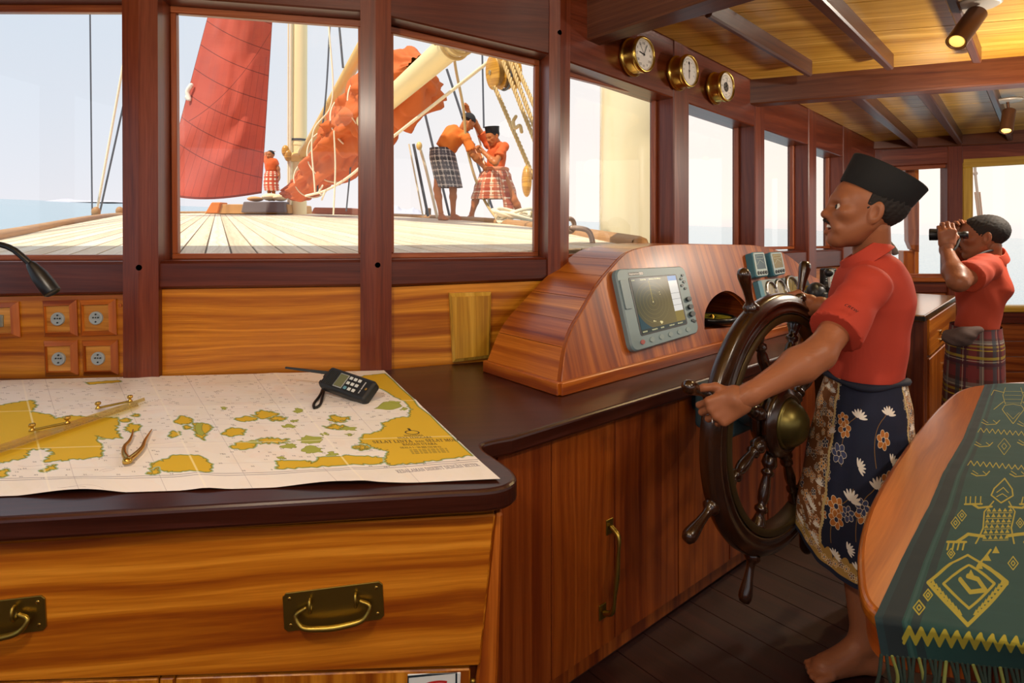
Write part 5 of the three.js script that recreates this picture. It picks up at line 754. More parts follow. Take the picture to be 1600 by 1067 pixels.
function fieldMesh(prims, cell) {
  const lo = V3(1e9, 1e9, 1e9), hi = lo.clone().negate(); for (const p of prims) if (p.lo && !p.sub) { lo.min(p.lo); hi.max(p.hi); } lo.subScalar(cell * 2.5); hi.addScalar(cell * 2.5);
  const add = prims.filter((p) => p.lo && !p.sub), sub = prims.filter((p) => p.sub), cuts = prims.filter((p) => p.cut), bumps = prims.filter((p) => p.bump);
  const F3 = (x, y, z) => { let d = 1e9; for (const p of add) { const e = p.f(x, y, z); if (d > 1e8) { d = e; continue; } const h = Math.max(p.k - Math.abs(d - e), 0) / p.k; d = Math.min(d, e) - h * h * p.k * 0.25; } for (const p of sub) { const e = -p.f(x, y, z), h = Math.max(p.k - Math.abs(d - e), 0) / p.k; d = Math.max(d, e) + h * h * p.k * 0.25; } for (const b of bumps) if (Math.abs(d) < 0.05) d += b.bump(x, y, z); for (const c of cuts) d = Math.max(d, c.f(x, y, z)); return d; };
  const nx = Math.ceil((hi.x - lo.x) / cell) + 1, ny = Math.ceil((hi.y - lo.y) / cell) + 1, nz = Math.ceil((hi.z - lo.z) / cell) + 1, v = new Float32Array(nx * ny * nz).fill(1), B = 6, id = (i, j, k) => i + nx * (j + ny * k), reach = cell * B * 0.87 * 1.6;
  const live = [];
  for (let k = 0; k < nz; k += B) for (let j = 0; j < ny; j += B) for (let i = 0; i < nx; i += B) {
    const d = F3(lo.x + (i + B / 2) * cell, lo.y + (j + B / 2) * cell, lo.z + (k + B / 2) * cell); const far = Math.abs(d) > reach + 0.02;
    for (let c = k; c < Math.min(nz, k + B); c++) for (let b = j; b < Math.min(ny, j + B); b++) for (let a = i; a < Math.min(nx, i + B); a++) v[id(a, b, c)] = far ? d : F3(lo.x + a * cell, lo.y + b * cell, lo.z + c * cell);
  }
  const pos = [], idx = [], at = new Map(), zs = nx * ny;
  const E = [[0, 1], [1, 3], [2, 3], [0, 2], [4, 5], [5, 7], [6, 7], [4, 6], [0, 4], [1, 5], [3, 7], [2, 6]], bit = [1, 2, 8, 4, 16, 32, 128, 64], off = [0, 1, nx, nx + 1, zs, zs + 1, zs + nx, zs + nx + 1], q = new Int32Array(12);
  for (let k = 0; k < nz - 1; k++) for (let j = 0; j < ny - 1; j++) for (let i = 0; i < nx - 1; i++) {
    const o = id(i, j, k); let ci = 0; for (let c = 0; c < 8; c++) if (v[o + off[c]] > 0) ci |= bit[c]; const bits = edgeTable[ci]; if (!bits) continue;
    for (let e = 0; e < 12; e++) if (bits & (1 << e)) { const a = o + off[E[e][0]], b = o + off[E[e][1]], key = a * 4 + (b - a === 1 ? 0 : b - a === nx ? 1 : 2); let n = at.get(key); if (n === undefined) { const va = v[a], vb = v[b], t = clamp(va / (va - vb), 0, 1), ai = a % nx, aj = Math.floor(a / nx) % ny, ak = Math.floor(a / zs), bi = b % nx, bj = Math.floor(b / nx) % ny, bk = Math.floor(b / zs); n = pos.length / 3; pos.push(lo.x + lerp(ai, bi, t) * cell, lo.y + lerp(aj, bj, t) * cell, lo.z + lerp(ak, bk, t) * cell); at.set(key, n); } q[e] = n; }
    for (let t = ci * 16; triTable[t] !== -1; t += 3) idx.push(q[triTable[t]], q[triTable[t + 1]], q[triTable[t + 2]]);
  }
  let vol = 0; for (let t = 0; t < idx.length; t += 3) { const [a, b, c] = [idx[t] * 3, idx[t + 1] * 3, idx[t + 2] * 3]; vol += pos[a] * (pos[b + 1] * pos[c + 2] - pos[b + 2] * pos[c + 1]) + pos[a + 1] * (pos[b + 2] * pos[c] - pos[b] * pos[c + 2]) + pos[a + 2] * (pos[b] * pos[c + 1] - pos[b + 1] * pos[c]); }
  if (vol < 0) for (let t = 0; t < idx.length; t += 3) [idx[t], idx[t + 1]] = [idx[t + 1], idx[t]];
  const g = new THREE.BufferGeometry(); g.setAttribute('position', new THREE.Float32BufferAttribute(pos, 3)); g.setIndex(idx); g.computeVertexNormals(); return g;
}
// head in its own axes: x towards its left ear, y up, z out of the face; about 23 cm high
function headPrims(smile) {
  const v = V3, p = [ell(v(0, 0.036, -0.016), [0.074, 0.082, 0.093]), ell(v(0, 0.03, 0.022), [0.064, 0.072, 0.07], 0.03), ell(v(0, -0.022, 0.022), [0.058, 0.07, 0.068], 0.03), ell(v(0, -0.064, 0.03), [0.048, 0.046, 0.052], 0.03), ell(v(0, -0.098, 0.062), [0.023, 0.017, 0.02], 0.02)];
  for (const s of [-1, 1]) p.push(cap(v(s * 0.054, -0.036, -0.006), v(s * 0.02, -0.094, 0.052), 0.016, 0.016, 0.03), ell(v(s * 0.045, -0.014, 0.056), [0.02, 0.015, 0.02], 0.025), cap(v(0, 0.026, 0.082), v(s * 0.042, 0.025, 0.07), 0.009, 0.009, 0.018), cap(v(s * 0.016, -0.03, 0.088), v(s * 0.036, -0.062, 0.066), 0.008, 0.01, 0.018));
  for (const s of [-1, 1]) p.push(ell(v(s * 0.032, 0.004, 0.094), [0.019, 0.0115, 0.02], 0.012, { sub: true }));
  const q = [];
  for (const s of [-1, 1]) q.push(cap(v(s * 0.018, 0.0105, 0.081), v(s * 0.046, 0.0065, 0.07), 0.0056, 0.0056, 0.005), cap(v(s * 0.018, -0.0055, 0.0785), v(s * 0.045, -0.0055, 0.07), 0.0048, 0.0048, 0.006), ell(v(s * 0.0145, -0.032, 0.092), [0.0095, 0.008, 0.011], 0.009), ell(v(s * 0.0775, 0.0, -0.014), [0.0085, 0.034, 0.0185], 0.008, { axes: [v(0.94, 0, s * 0.34), v(0, 0.985, -0.17), v(-s * 0.34, 0.17, 0.93)] }));
  q.push(cap(v(0, 0.022, 0.084), v(0, -0.022, 0.1), 0.009, 0.0115, 0.014), ell(v(0, -0.027, 0.103), [0.0115, 0.0095, 0.0105], 0.01));
  const o = smile ? 0.004 : 0; for (const s of [-1, 1]) { q.push(cap(v(0, -0.053 + o * 0.5, 0.091), v(s * (0.026 + o), -0.058 + o * 1.5, 0.079 - o * 1.6), 0.0055, 0.0042, 0.006), cap(v(0, -0.075 - o, 0.0875), v(s * (0.024 + o), -0.062 - o * 0.2, 0.079 - o * 1.6), 0.0068, 0.0042, 0.006)); }
  q.push(ell(v(0, -0.064, 0.1), [smile ? 0.031 : 0.022, smile ? 0.0085 : 0.003, smile ? 0.032 : 0.024], 0.003, { sub: true }));
  for (const s of [-1, 1]) q.push(ell(v(s * 0.0862, 0.003, -0.007), [0.0085, 0.022, 0.0105], 0.004, { sub: true }), ell(v(s * 0.0125, -0.041, 0.1), [0.0045, 0.004, 0.0055], 0.003, { sub: true }));
  return [...p.filter((e) => !e.sub), ...q.filter((e) => !e.sub), ...p.filter((e) => e.sub), ...q.filter((e) => e.sub)];
}
const hairPrims = (c, low) => [ell(V3(0, 0.041, -0.021), [0.079, 0.084, 0.095]), ell(V3(0, 0.036, 0.02), [0.069, 0.074, 0.072], 0.02), half(V3(0, -0.62, 0.78).normalize(), V3(0, 0.055, 0.052)), half(V3(0, -1, 0), V3(0, low, 0)), ell(V3(0, -0.03, 0.06), [0.11, 0.065, 0.055], 0.01, { sub: true }), ripple(0.0012, 260)].concat(c ? [half(V3(0, 1, 0.3).normalize(), V3(0, c, 0)), half(V3(0, 0.25, 1).normalize(), V3(0, 0.03, 0.012))] : []);
// hand: y to the knuckles, z out of the palm, x to the thumb; curl in radians per finger joint
function handPrims(o, X, Y, Z, s, curl, thumb) {
  const at = (x, y, z) => o.clone().addScaledVector(X, x * s).addScaledVector(Y, y * s).addScaledVector(Z, z * s), p = [], k = 0.008 * s;
  const C = (a, b, ra, rb, kk = k) => p.push(cap(a, b, ra * s, rb * s, kk));
  C(at(0, -0.02, 0), at(0, 0.02, 0), 0.026, 0.029, 0.02 * s);
  for (const [x0, x1, y1] of [[0.02, 0.031, 0.086], [0.007, 0.011, 0.091], [-0.008, -0.011, 0.088], [-0.021, -0.031, 0.079]]) C(at(x0, 0.015, 0), at(x1, y1, 0), 0.0165, 0.0125, 0.014 * s);
  C(at(0.022, 0.02, 0.008), at(0.03, 0.05, 0.012), 0.018, 0.012, 0.016 * s);
  const len = [[0.042, 0.026, 0.02], [0.046, 0.029, 0.021], [0.043, 0.027, 0.021], [0.034, 0.021, 0.018]], bx = [[0.031, 0.086], [0.011, 0.091], [-0.011, 0.088], [-0.031, 0.079]];
  for (let i = 0; i < 4; i++) { let y = bx[i][1], z = 0, a = 0, from = at(bx[i][0], y, z); const cc = curl[i] ?? curl[0]; for (let j = 0; j < 3; j++) { a += cc[j]; y += Math.cos(a) * len[i][j]; z += Math.sin(a) * len[i][j]; const to = at(bx[i][0] * (1 - 0.06 * j), y, z), r = [0.0098, 0.0088, 0.0078, 0.0068]; C(from, to, r[j] - (i === 3 ? 0.0012 : 0), r[j + 1] - (i === 3 ? 0.0012 : 0), 0.005 * s); from = to; } }
  let from = at(0.03, 0.03, 0.008); for (const [x, y, z, r] of thumb) { const to = at(x, y, z); C(from, to, r + 0.001, r, 0.006 * s); from = to; }
  return p;
}
const GRIP = [[0.85, 1.15, 0.7], [0.95, 1.2, 0.75], [1.0, 1.2, 0.8], [1.05, 1.2, 0.8]], THUMB_OVER = [[0.05, 0.05, 0.022, 0.012], [0.046, 0.075, 0.045, 0.0105], [0.03, 0.09, 0.062, 0.009]], THUMB_ALONG = [[0.054, 0.05, 0.01, 0.012], [0.066, 0.078, 0.014, 0.0105], [0.07, 0.104, 0.02, 0.009]];
const skinMat = (c) => new THREE.MeshPhysicalMaterial({ color: c, roughness: 0.42, sheen: 0.15, vertexColors: true, specularIntensity: 0.6 });
function colored(g, f) { const p = g.attributes.position, c = new Float32Array(p.count * 3); for (let i = 0; i < p.count; i++) { const q = f(p.getX(i), p.getY(i), p.getZ(i)); c.set(q, i * 3); } g.setAttribute('color', new THREE.BufferAttribute(c, 3)); return g; }
const mottled = (x, y, z) => { const k = 1 + 0.06 * Math.sin(x * 31 + y * 17) * Math.sin(z * 29 + y * 23); return [k, k, k]; };
// a wrapped cloth: rings of [centre, radius forward, radius sideways], folds that deepen downwards
function wrapGeo(rings, f, l, folds, seed, opt = {}) {
  const N = 44, S = 128, pos = [], uv = [], idx = [], C = new THREE.CatmullRomCurve3(rings.map((r) => r[0]), false, 'centripetal'), m = rings.length - 1;
  for (let j = 0; j <= N; j++) { const t = j / N, c = C.getPoint(t), k = Math.min(m - 1e-6, t * m), i = Math.floor(k), q = k - i, s = q * q * (3 - 2 * q), rf = lerp(rings[i][1], rings[i + 1][1], s), rl = lerp(rings[i][2], rings[i + 1][2], s);
    for (let a = 0; a <= S; a++) { const u = a / S, an = u * Math.PI * 2, w = 0.22 + 0.78 * t, ph = Math.cos(an * 9 + seed + t * 1.6) * 0.4 + Math.cos(an * 5 + seed * 2.3 - t * 2.2) * 0.6 + Math.cos(an * 17 + seed * 5 + t * 3) * 0.25; const e = 1 + folds * w * ph + (opt.front ?? 0) * Math.exp(-Math.pow((Math.atan2(Math.sin(an - (opt.at ?? 0)), Math.cos(an - (opt.at ?? 0)))) * 2.2, 2)) * t; const dip = (opt.dip ? opt.dip(u) : 0) * t * t; const p = c.clone().addScaledVector(f, Math.cos(an) * rf * e).addScaledVector(l, Math.sin(an) * rl * e); pos.push(p.x, p.y + dip, p.z); uv.push(u, 1 - t); } }
  for (let j = 0; j < N; j++) for (let a = 0; a < S; a++) { const o = j * (S + 1) + a; idx.push(o, o + S + 1, o + 1, o + 1, o + S + 1, o + S + 2); }
  const g = new THREE.BufferGeometry(); g.setAttribute('position', new THREE.Float32BufferAttribute(pos, 3)); g.setAttribute('uv', new THREE.Float32BufferAttribute(uv, 2)); g.setIndex(idx); g.computeVertexNormals(); return g;
}
const cloth = (tex, c = 0xffffff) => { const m = new THREE.MeshPhysicalMaterial({ color: c, roughness: 0.85, side: THREE.DoubleSide }); if (tex) m.map = tex; return m; };
const plaid = (bg, bands, nu, nv) => { const t = canvasTexture(512, 512, (x) => { x.fillStyle = bg; x.fillRect(0, 0, 512, 512); for (const [c, p, w, al, dirs] of bands) { x.fillStyle = c; x.globalAlpha = al; if (dirs & 1) x.fillRect(p * 512, 0, w * 512, 512); if (dirs & 2) x.fillRect(0, p * 512, 512, w * 512); } }); t.wrapS = t.wrapT = THREE.RepeatWrapping; t.repeat.set(nu, nv); return t; };
function person(o) {
  const J = {}; for (const [k, q] of Object.entries(o.j)) J[k] = q.isVector3 ? q : P(...q);
  const f = o.f.clone().normalize(), l = UP.clone().cross(f).normalize(), S = o.s ?? 1, cell = o.cell;
  const t = thing('person', o.label, 'person', V3(J.pelvis.x, o.base ?? 0, J.pelvis.z)), skin = skinMat(o.skin), shirtMat = new THREE.MeshPhysicalMaterial({ color: o.shirt, roughness: 0.82, sheen: 0.3, sheenColor: new THREE.Color(o.shirt) });
  const fine = texture(128, 128, (u, v) => { const k = 0.5 + 0.5 * Math.sin(u * 400) * Math.sin(v * 400); return [k, k, k]; }, false);
  // head frame
  const hf = (o.hf ?? f).clone().normalize(), tilt = o.pitch ?? 0, side = UP.clone().cross(hf).normalize(), hz = hf.clone().multiplyScalar(Math.cos(tilt)).addScaledVector(UP, Math.sin(tilt)), hy0 = hz.clone().cross(side).normalize(), roll = o.roll ?? 0, hy = hy0.clone().multiplyScalar(Math.cos(roll)).addScaledVector(side, Math.sin(roll)), hx = hy.clone().cross(hz), hs = o.hs ?? S, hm = basis(hx.clone().multiplyScalar(hs), hy.clone().multiplyScalar(hs), hz.clone().multiplyScalar(hs), J.head);
  const w = (x, y, z) => V3(x, y, z).applyMatrix4(hm);
  // body: one surface of torso, neck, arms and legs, with head and hands meshed finer
  const r = (k) => k * S, b = [], c = (a, e, ra, rb, k = 0.03) => b.push(cap(J[a], J[e], r(ra), r(rb), r(k)));
  b.push(cap(J.chest, J.pelvis, r(0.1), r(0.085), r(0.04), { squash: f, k: 1.25 }), cap(J.shL, J.shR, r(0.05), r(0.05), r(0.05)));
  b.push(cap(J.neck, w(0, -0.04, -0.028), r(0.057), r(0.054), r(0.03)));
  for (const s of ['L', 'R']) {
    if (J['el' + s]) { c('sh' + s, 'el' + s, 0.05, 0.04); const e = J['el' + s], wr = J['wr' + s], mid = e.clone().lerp(wr, 0.28); b.push(cap(e, mid, r(0.041), r(0.046), r(0.03)), cap(mid, wr, r(0.046), r(0.028), r(0.03))); const h = o['hand' + s]; if (h) b.push(cap(wr, wr.clone().addScaledVector(h.y, r(0.03)), r(0.028), r(0.03), r(0.02))); }
    if (J['knee' + s]) { c('hip' + s, 'knee' + s, o.thigh ?? 0.06, 0.052); const k = J['knee' + s], an = J['ank' + s], m = k.clone().lerp(an, 0.3); b.push(cap(k, m, r(0.053), r(0.054), r(0.03)), cap(m, an, r(0.052), r(0.033), r(0.03)));
      const toe = J['toe' + s]; if (toe) { const d = toe.clone().sub(an).setY(0).normalize(), hl = an.clone().addScaledVector(d, -r(0.035)).setY(toe.y + r(0.006)), sd = V3(-d.z, 0, d.x); b.push(cap(an, hl, r(0.032), r(0.03), r(0.03)), cap(an.clone().lerp(toe, 0.25).setY(lerp(an.y, toe.y, 0.45)), toe.clone().addScaledVector(d, -r(0.035)).setY(toe.y + r(0.002)), r(0.035), r(0.028), r(0.03)), cap(hl, toe.clone().addScaledVector(d, -r(0.05)), r(0.029), r(0.03), r(0.03)));
        for (let q = 0; q < 5; q++) { const a = toe.clone().addScaledVector(sd, r((q - 2) * 0.0165)).addScaledVector(d, -r(0.045)), z = toe.clone().addScaledVector(sd, r((q - 2) * 0.019)).addScaledVector(d, r(0.012 - Math.abs(q - 1.2) * 0.007)); b.push(cap(a, z.setY(toe.y - r(0.008)), r(0.014), r(q === 0 ? 0.012 : 0.0095), r(0.006))); } } }
  }
  const geos = [fieldMesh(b, cell)];
  const hg = fieldMesh(headPrims(o.smile), Math.max(o.cell * 0.42, 0.0035)); colored(hg, (x, y, z) => { let k = 1; const lip = Math.abs(x) < 0.03 && z > 0.07 && y < -0.045 && y > -0.088; let q = [1, 1, 1]; if (lip) { const e = Math.exp(-Math.pow((y + 0.064) * 70, 2)); q = [1 - 0.12 * e, 1 - 0.32 * e, 1 - 0.25 * e]; } if (y > 0.055) q = q.map((c) => c * 1.05); return q; });
  put(hg, hm); geos.push(hg);
  for (const s of ['L', 'R']) { const h = o['hand' + s]; if (!h) continue; const Y = h.y.clone().normalize(), Z = h.z.clone().addScaledVector(Y, -h.z.dot(Y)).normalize(), X = s === 'L' ? Z.clone().cross(Y) : Y.clone().cross(Z); const g = fieldMesh(handPrims(J['wr' + s].clone().addScaledVector(Y, r(0.018)), X, Y, Z, S * (h.s ?? 1), h.curl ?? GRIP, h.thumb ?? THUMB_OVER), Math.max(o.cell * 0.35, 0.003)); geos.push(g); }
  for (const g of geos) if (!g.attributes.color) colored(g, mottled);
  const strip = (g) => { const h = g.toNonIndexed(); for (const k of Object.keys(h.attributes)) if (!['position', 'normal', 'color'].includes(k)) h.deleteAttribute(k); return h; };
  mesh('body', mergeGeometries(geos.map(strip)), skin, t);
  // eyes, teeth, hair
  const H = (n, g, mat) => mesh(n, put(g, hm), mat, t);
  if (!o.far) {
    for (const s of [-1, 1]) { const e = new THREE.SphereGeometry(0.0118, 20, 14); e.translate(s * 0.031, 0.002, 0.0725); const eye = H('eye', e, plain(0xe9e2d8, 0.15)); const i = new THREE.SphereGeometry(0.0062, 14, 10); i.scale(1, 1, 0.4); i.scale(1.15, 1.15, 1.15); i.translate(s * 0.0325, 0.0025, 0.0832); mesh('iris', put(i, hm), plain(0x1a0f0a, 0.1), eye);
      H('eyebrow', tube([V3(s * 0.014, 0.026, 0.0885), V3(s * 0.03, 0.0315, 0.084), V3(s * 0.048, 0.026, 0.07)], (u) => 0.0046 * (1 - 0.45 * u), 16, 6), plain(0x120d0b, 0.9)); }
    if (o.smile) { const g = []; for (let i = -5; i <= 5; i++) { const q = rbox(0.0054, 0.01, 0.004, 0.0012); q.rotateY(i * 0.13); q.translate(i * 0.0053, -0.0595 + i * i * 0.00012, 0.0885 - i * i * 0.00062); g.push(q); } H('teeth', merge(g), plain(0xf4efe6, 0.2)); }
    if (o.moustache) { const g = []; for (const s of [-1, 1]) g.push(tube([V3(0, -0.0435, 0.1015), V3(s * 0.013, -0.0465, 0.0985), V3(s * 0.027, -0.055, 0.085)], (u) => 0.0042 * (1 - 0.65 * u), 16, 6)); H('moustache', merge(g), plain(0x1a1310, 0.9)); }
  }
  if (o.hair) H('hair', fieldMesh(hairPrims(o.hair === 2 ? 0 : 0.07, -0.055), Math.max(o.cell * 0.5, 0.004)), plain(0x1a1513, 0.8));
  if (o.hat) o.hat(t, hm, w);
  // shirt
  const Q = [], sl = o.sleeve ?? 0.62, sr = o.sleeveR ?? 0.075;
  Q.push(cap(J.chest, J.belly ?? J.pelvis, r(o.chestR ?? 0.142), r(o.bellyR ?? 0.13), r(0.05), { squash: f, k: o.flat ?? 1.24 }), cap(J.shL, J.shR, r(o.shoulderR ?? 0.062), r(o.shoulderR ?? 0.062), r(0.06)), cap((J.collar ?? J.neck).clone().addScaledVector(o.collarAxis ?? UP, -r(0.035)), J.chest, r(0.066), r(0.12), r(0.05)));
  for (const s of ['L', 'R']) if (J['el' + s]) { const e = J['sh' + s].clone().lerp(J['el' + s], sl + 0.2), d = J['el' + s].clone().sub(J['sh' + s]).normalize(); Q.push({ ...cap(J['sh' + s], e, r(o.shoulderR ?? 0.064), r(sr), r(0.035)), sleeve: 1 }); }
  const armCuts = ['L', 'R'].filter((s) => J['el' + s]).map((s) => { const d = J['el' + s].clone().sub(J['sh' + s]).normalize(), p = J['sh' + s].clone().lerp(J['el' + s], sl); return { p, d }; });
  const body = Q.filter((q) => !q.sleeve), sleeves = Q.filter((q) => q.sleeve);
  sleeves.forEach((q, i) => { const { p, d } = armCuts[i], base = q.f; q.f = (x, y, z) => Math.max(base(x, y, z) + 0.5 * (o.wrinkle ?? 0.004) * S * Math.sin(((x - p.x) * d.x + (y - p.y) * d.y + (z - p.z) * d.z) * 55 / S + 3 * Math.sin(y * 22 / S)), (x - p.x) * d.x + (y - p.y) * d.y + (z - p.z) * d.z); });
  const down = o.hemN ?? V3(0, -1, 0); Q.length = 0;
  const amp = r(o.wrinkle ?? 0.004), w0 = 15 / S, bp = (x, y, z) => amp * (Math.sin((y + 0.7 * x) * w0 * 1.9 + 2.2 * Math.sin(x * w0 * 0.7 + z * w0)) * (0.5 + 0.5 * Math.sin((z - y) * w0 * 0.9 + 1)) + 0.45 * Math.sin((x - 0.5 * y + z) * w0 * 3.1 + Math.sin(y * w0)));
  for (const q of body) { const f0 = q.f; q.f = (x, y, z) => { const d = f0(x, y, z); return Math.abs(d) < 0.06 ? d + bp(x, y, z) : d; }; }
  Q.push(...body, ...sleeves, half(down, J.hem));
  { const c0 = J.collar ?? J.neck, ca = o.collarAxis ?? UP; Q.push(cap(c0.clone().addScaledVector(ca, r(0.012)), c0.clone().addScaledVector(ca, r(0.2)), r(0.06), r(0.07), 0.01, { sub: true })); }
  mesh('shirt', fieldMesh(Q, cell), shirtMat, t);
  if (o.collar !== false) { // collar: a turned-down band round the neck
    const a = (o.collarAxis ?? w(0, -0.04, -0.028).sub(J.neck)).clone().normalize(), x = l.clone().addScaledVector(a, -l.dot(a)).normalize(), z = x.clone().cross(a), m = basis(x, a, z, J.collar ?? J.neck), prof = [[0.064, -0.004], [0.066, 0.03], [0.069, 0.036], [0.073, 0.034], [0.083, 0.012], [0.092, -0.012], [0.088, -0.014], [0.076, 0.004], [0.066, 0.0]].map(([q, y]) => [q * S, y * S]), g = new THREE.LatheGeometry(prof.map(([q, y]) => new THREE.Vector2(q, y)), 40, 0.35, Math.PI * 2 - 0.7); g.rotateY(o.collarTurn ?? 0); const cm = shirtMat.clone(); cm.side = THREE.DoubleSide; mesh('collar', put(g, m), cm, t);
  }
  if (o.wrap) o.wrap(t, J, f, l);
  return { t, J, f, l, w, skin };
}
const songkok = (mat, o = {}) => (t, hm) => {                         // oval velvet cap, flared to the crown, tilted back
  const pts = [], S = 48, pos = [], idx = [], rows = [[0.079, 0.1, 0.0], [0.0805, 0.101, 0.003], [0.083, 0.107, 0.05], [0.0855, 0.112, 0.088], [0.083, 0.1095, 0.091], [0.05, 0.066, 0.084], [0.001, 0.001, 0.082]], low = [[0.0745, 0.0955, 0.0], [0.0745, 0.0955, 0.05], [0.001, 0.001, 0.055]], all = [...low.reverse(), ...rows], tl = o.tilt ?? -0.33;
  for (const [rx, rz, y] of all) for (let i = 0; i < S; i++) { const a = i / S * Math.PI * 2, X = Math.cos(a) * rx, Zr = Math.sin(a) * rz, yy = y; pos.push(X, yy * Math.cos(tl) + Zr * -Math.sin(tl) + (o.y ?? 0.052), Zr * Math.cos(tl) + yy * Math.sin(tl) * 1 - 0.012); }
  for (let j = 0; j + 1 < all.length; j++) for (let i = 0; i < S; i++) { const a = j * S + i, b = j * S + (i + 1) % S; idx.push(a, b, a + S, b, b + S, a + S); }
  let g = new THREE.BufferGeometry(); g.setAttribute('position', new THREE.Float32BufferAttribute(pos, 3)); g.setIndex(idx); g = toCreasedNormals(g, 0.5); note(mesh('cap', put(g, hm), mat, t), 'flat-topped black cap');
};
const velvet = new THREE.MeshPhysicalMaterial({ color: 0x0b0d10, roughness: 0.8, sheen: 1, sheenColor: new THREE.Color(0x30444c), sheenRoughness: 0.4, side: THREE.DoubleSide });
velvet.bumpMap = texture(256, 256, (u, v) => { const k = 0.5 + 0.5 * fbm(u * 12, v * 12, 3); return [k, k, k]; }, false);

// ---------------------------------------------------------------- the helmsman
const batik = canvasTexture(2048, 1024, (x, W, H) => {
  x.fillStyle = '#151c33'; x.fillRect(0, 0, W, H);
  for (let k = 0; k < 300; k++) { x.globalAlpha = 0.06; x.fillStyle = k % 2 ? '#26304f' : '#0b0f1e'; x.fillRect(rnd() * W, rnd() * H, 40 + rnd() * 100, 40 + rnd() * 160); } x.globalAlpha = 1;
  const flower = (cx, cy, r, col, n = 6) => { x.save(); x.translate(cx, cy); x.rotate(rnd() * 3); x.strokeStyle = '#e8dcc0'; x.lineWidth = 2.5; for (let i = 0; i < n; i++) { x.rotate(Math.PI * 2 / n); x.fillStyle = col; x.beginPath(); x.ellipse(0, r * 0.6, r * 0.36, r * 0.5, 0, 0, 7); x.fill(); x.stroke(); } x.fillStyle = '#2a2c46'; x.beginPath(); x.arc(0, 0, r * 0.3, 0, 7); x.fill(); x.stroke(); x.restore(); };
  const lotus = (cx, cy, r, a) => { x.save(); x.translate(cx, cy); x.rotate(a); x.fillStyle = '#efe9dc'; for (let i = -3; i <= 3; i++) { x.save(); x.rotate(i * 0.42); x.beginPath(); x.ellipse(0, -r * 0.6, r * 0.15, r * 0.55, 0, 0, 7); x.fill(); x.restore(); } x.restore(); };
  const stem = (pts) => { x.strokeStyle = '#8d6a35'; x.lineWidth = 4; x.beginPath(); x.moveTo(...pts[0]); for (let i = 1; i + 1 < pts.length; i += 2) x.quadraticCurveTo(...pts[i], ...pts[i + 1]); x.stroke(); };
  // gold and brown folded panel near the front
  const panel = (x0, x1) => { x.fillStyle = '#7a4a22'; x.fillRect(x0, 0, x1 - x0, H); for (let k = 0; k < 260; k++) { const cx = x0 + rnd() * (x1 - x0), cy = rnd() * H, r = 6 + rnd() * 20; flower(cx, cy, r, ['#c98a3e', '#a9642c', '#5d3a20', '#2a2c46'][k % 4], 5); } x.fillStyle = '#cdb77e'; for (const e of [x0, x1 - 16]) for (let y = 0; y < H; y += 18) { x.beginPath(); x.arc(e + 8 + 5 * Math.sin(y), y, 11, 0, 7); x.fill(); } for (let k = 0; k < 14; k++) lotus(x0 + rnd() * (x1 - x0), rnd() * H, 30, rnd() - 0.5); };
  panel(-10, 330); panel(1960, 2060); panel(860, 1010);
  for (const [cx, cy, n] of [[440, 330, 3], [560, 640, 4], [420, 720, 3], [720, 560, 3], [640, 300, 1], [800, 820, 3], [1200, 400, 4], [1500, 600, 4], [1750, 350, 4], [1350, 750, 3]]) { stem([[cx - 30, cy + 140], [cx - 60, cy], [cx + 10, cy - 80], [cx + 60, cy - 120], [cx + 70, cy - 170]]); for (let k = 0; k < n; k++) flower(cx + (rnd() - 0.5) * 130, cy + (rnd() - 0.5) * 200, 34 + rnd() * 14, k % 3 === 2 ? '#3d4568' : '#b9712f', 6); lotus(cx + 60, cy - 110, 50, 0.3); lotus(cx + 70, cy + 120, 38, 1.1); }
  // gold hem with a scalloped edge
  x.fillStyle = '#b08a45'; x.beginPath(); x.moveTo(0, H); for (let i = 0; i <= 40; i++) x.quadraticCurveTo((i + 0.5) * W / 40, H - 150 - 30 * Math.sin(i), (i + 1) * W / 40, H - 100 + 20 * Math.sin(i * 2)); x.lineTo(W, H); x.fill(); x.fillStyle = '#151c33'; x.fillRect(0, H - 26, W, 26);
  for (let i = 0; i < 60; i++) { flower(i * 35 + 10, H - 66 + 18 * Math.sin(i * 1.3), 18, i % 2 ? '#7a4a22' : '#c9923f', 5); if (i % 4 === 0) lotus(i * 35, H - 100, 40, 0.4); }
}); batik.wrapS = THREE.RepeatWrapping;
const hw = (phi, r, o = 0) => wheel.at(phi * Math.PI / 180, r, o);
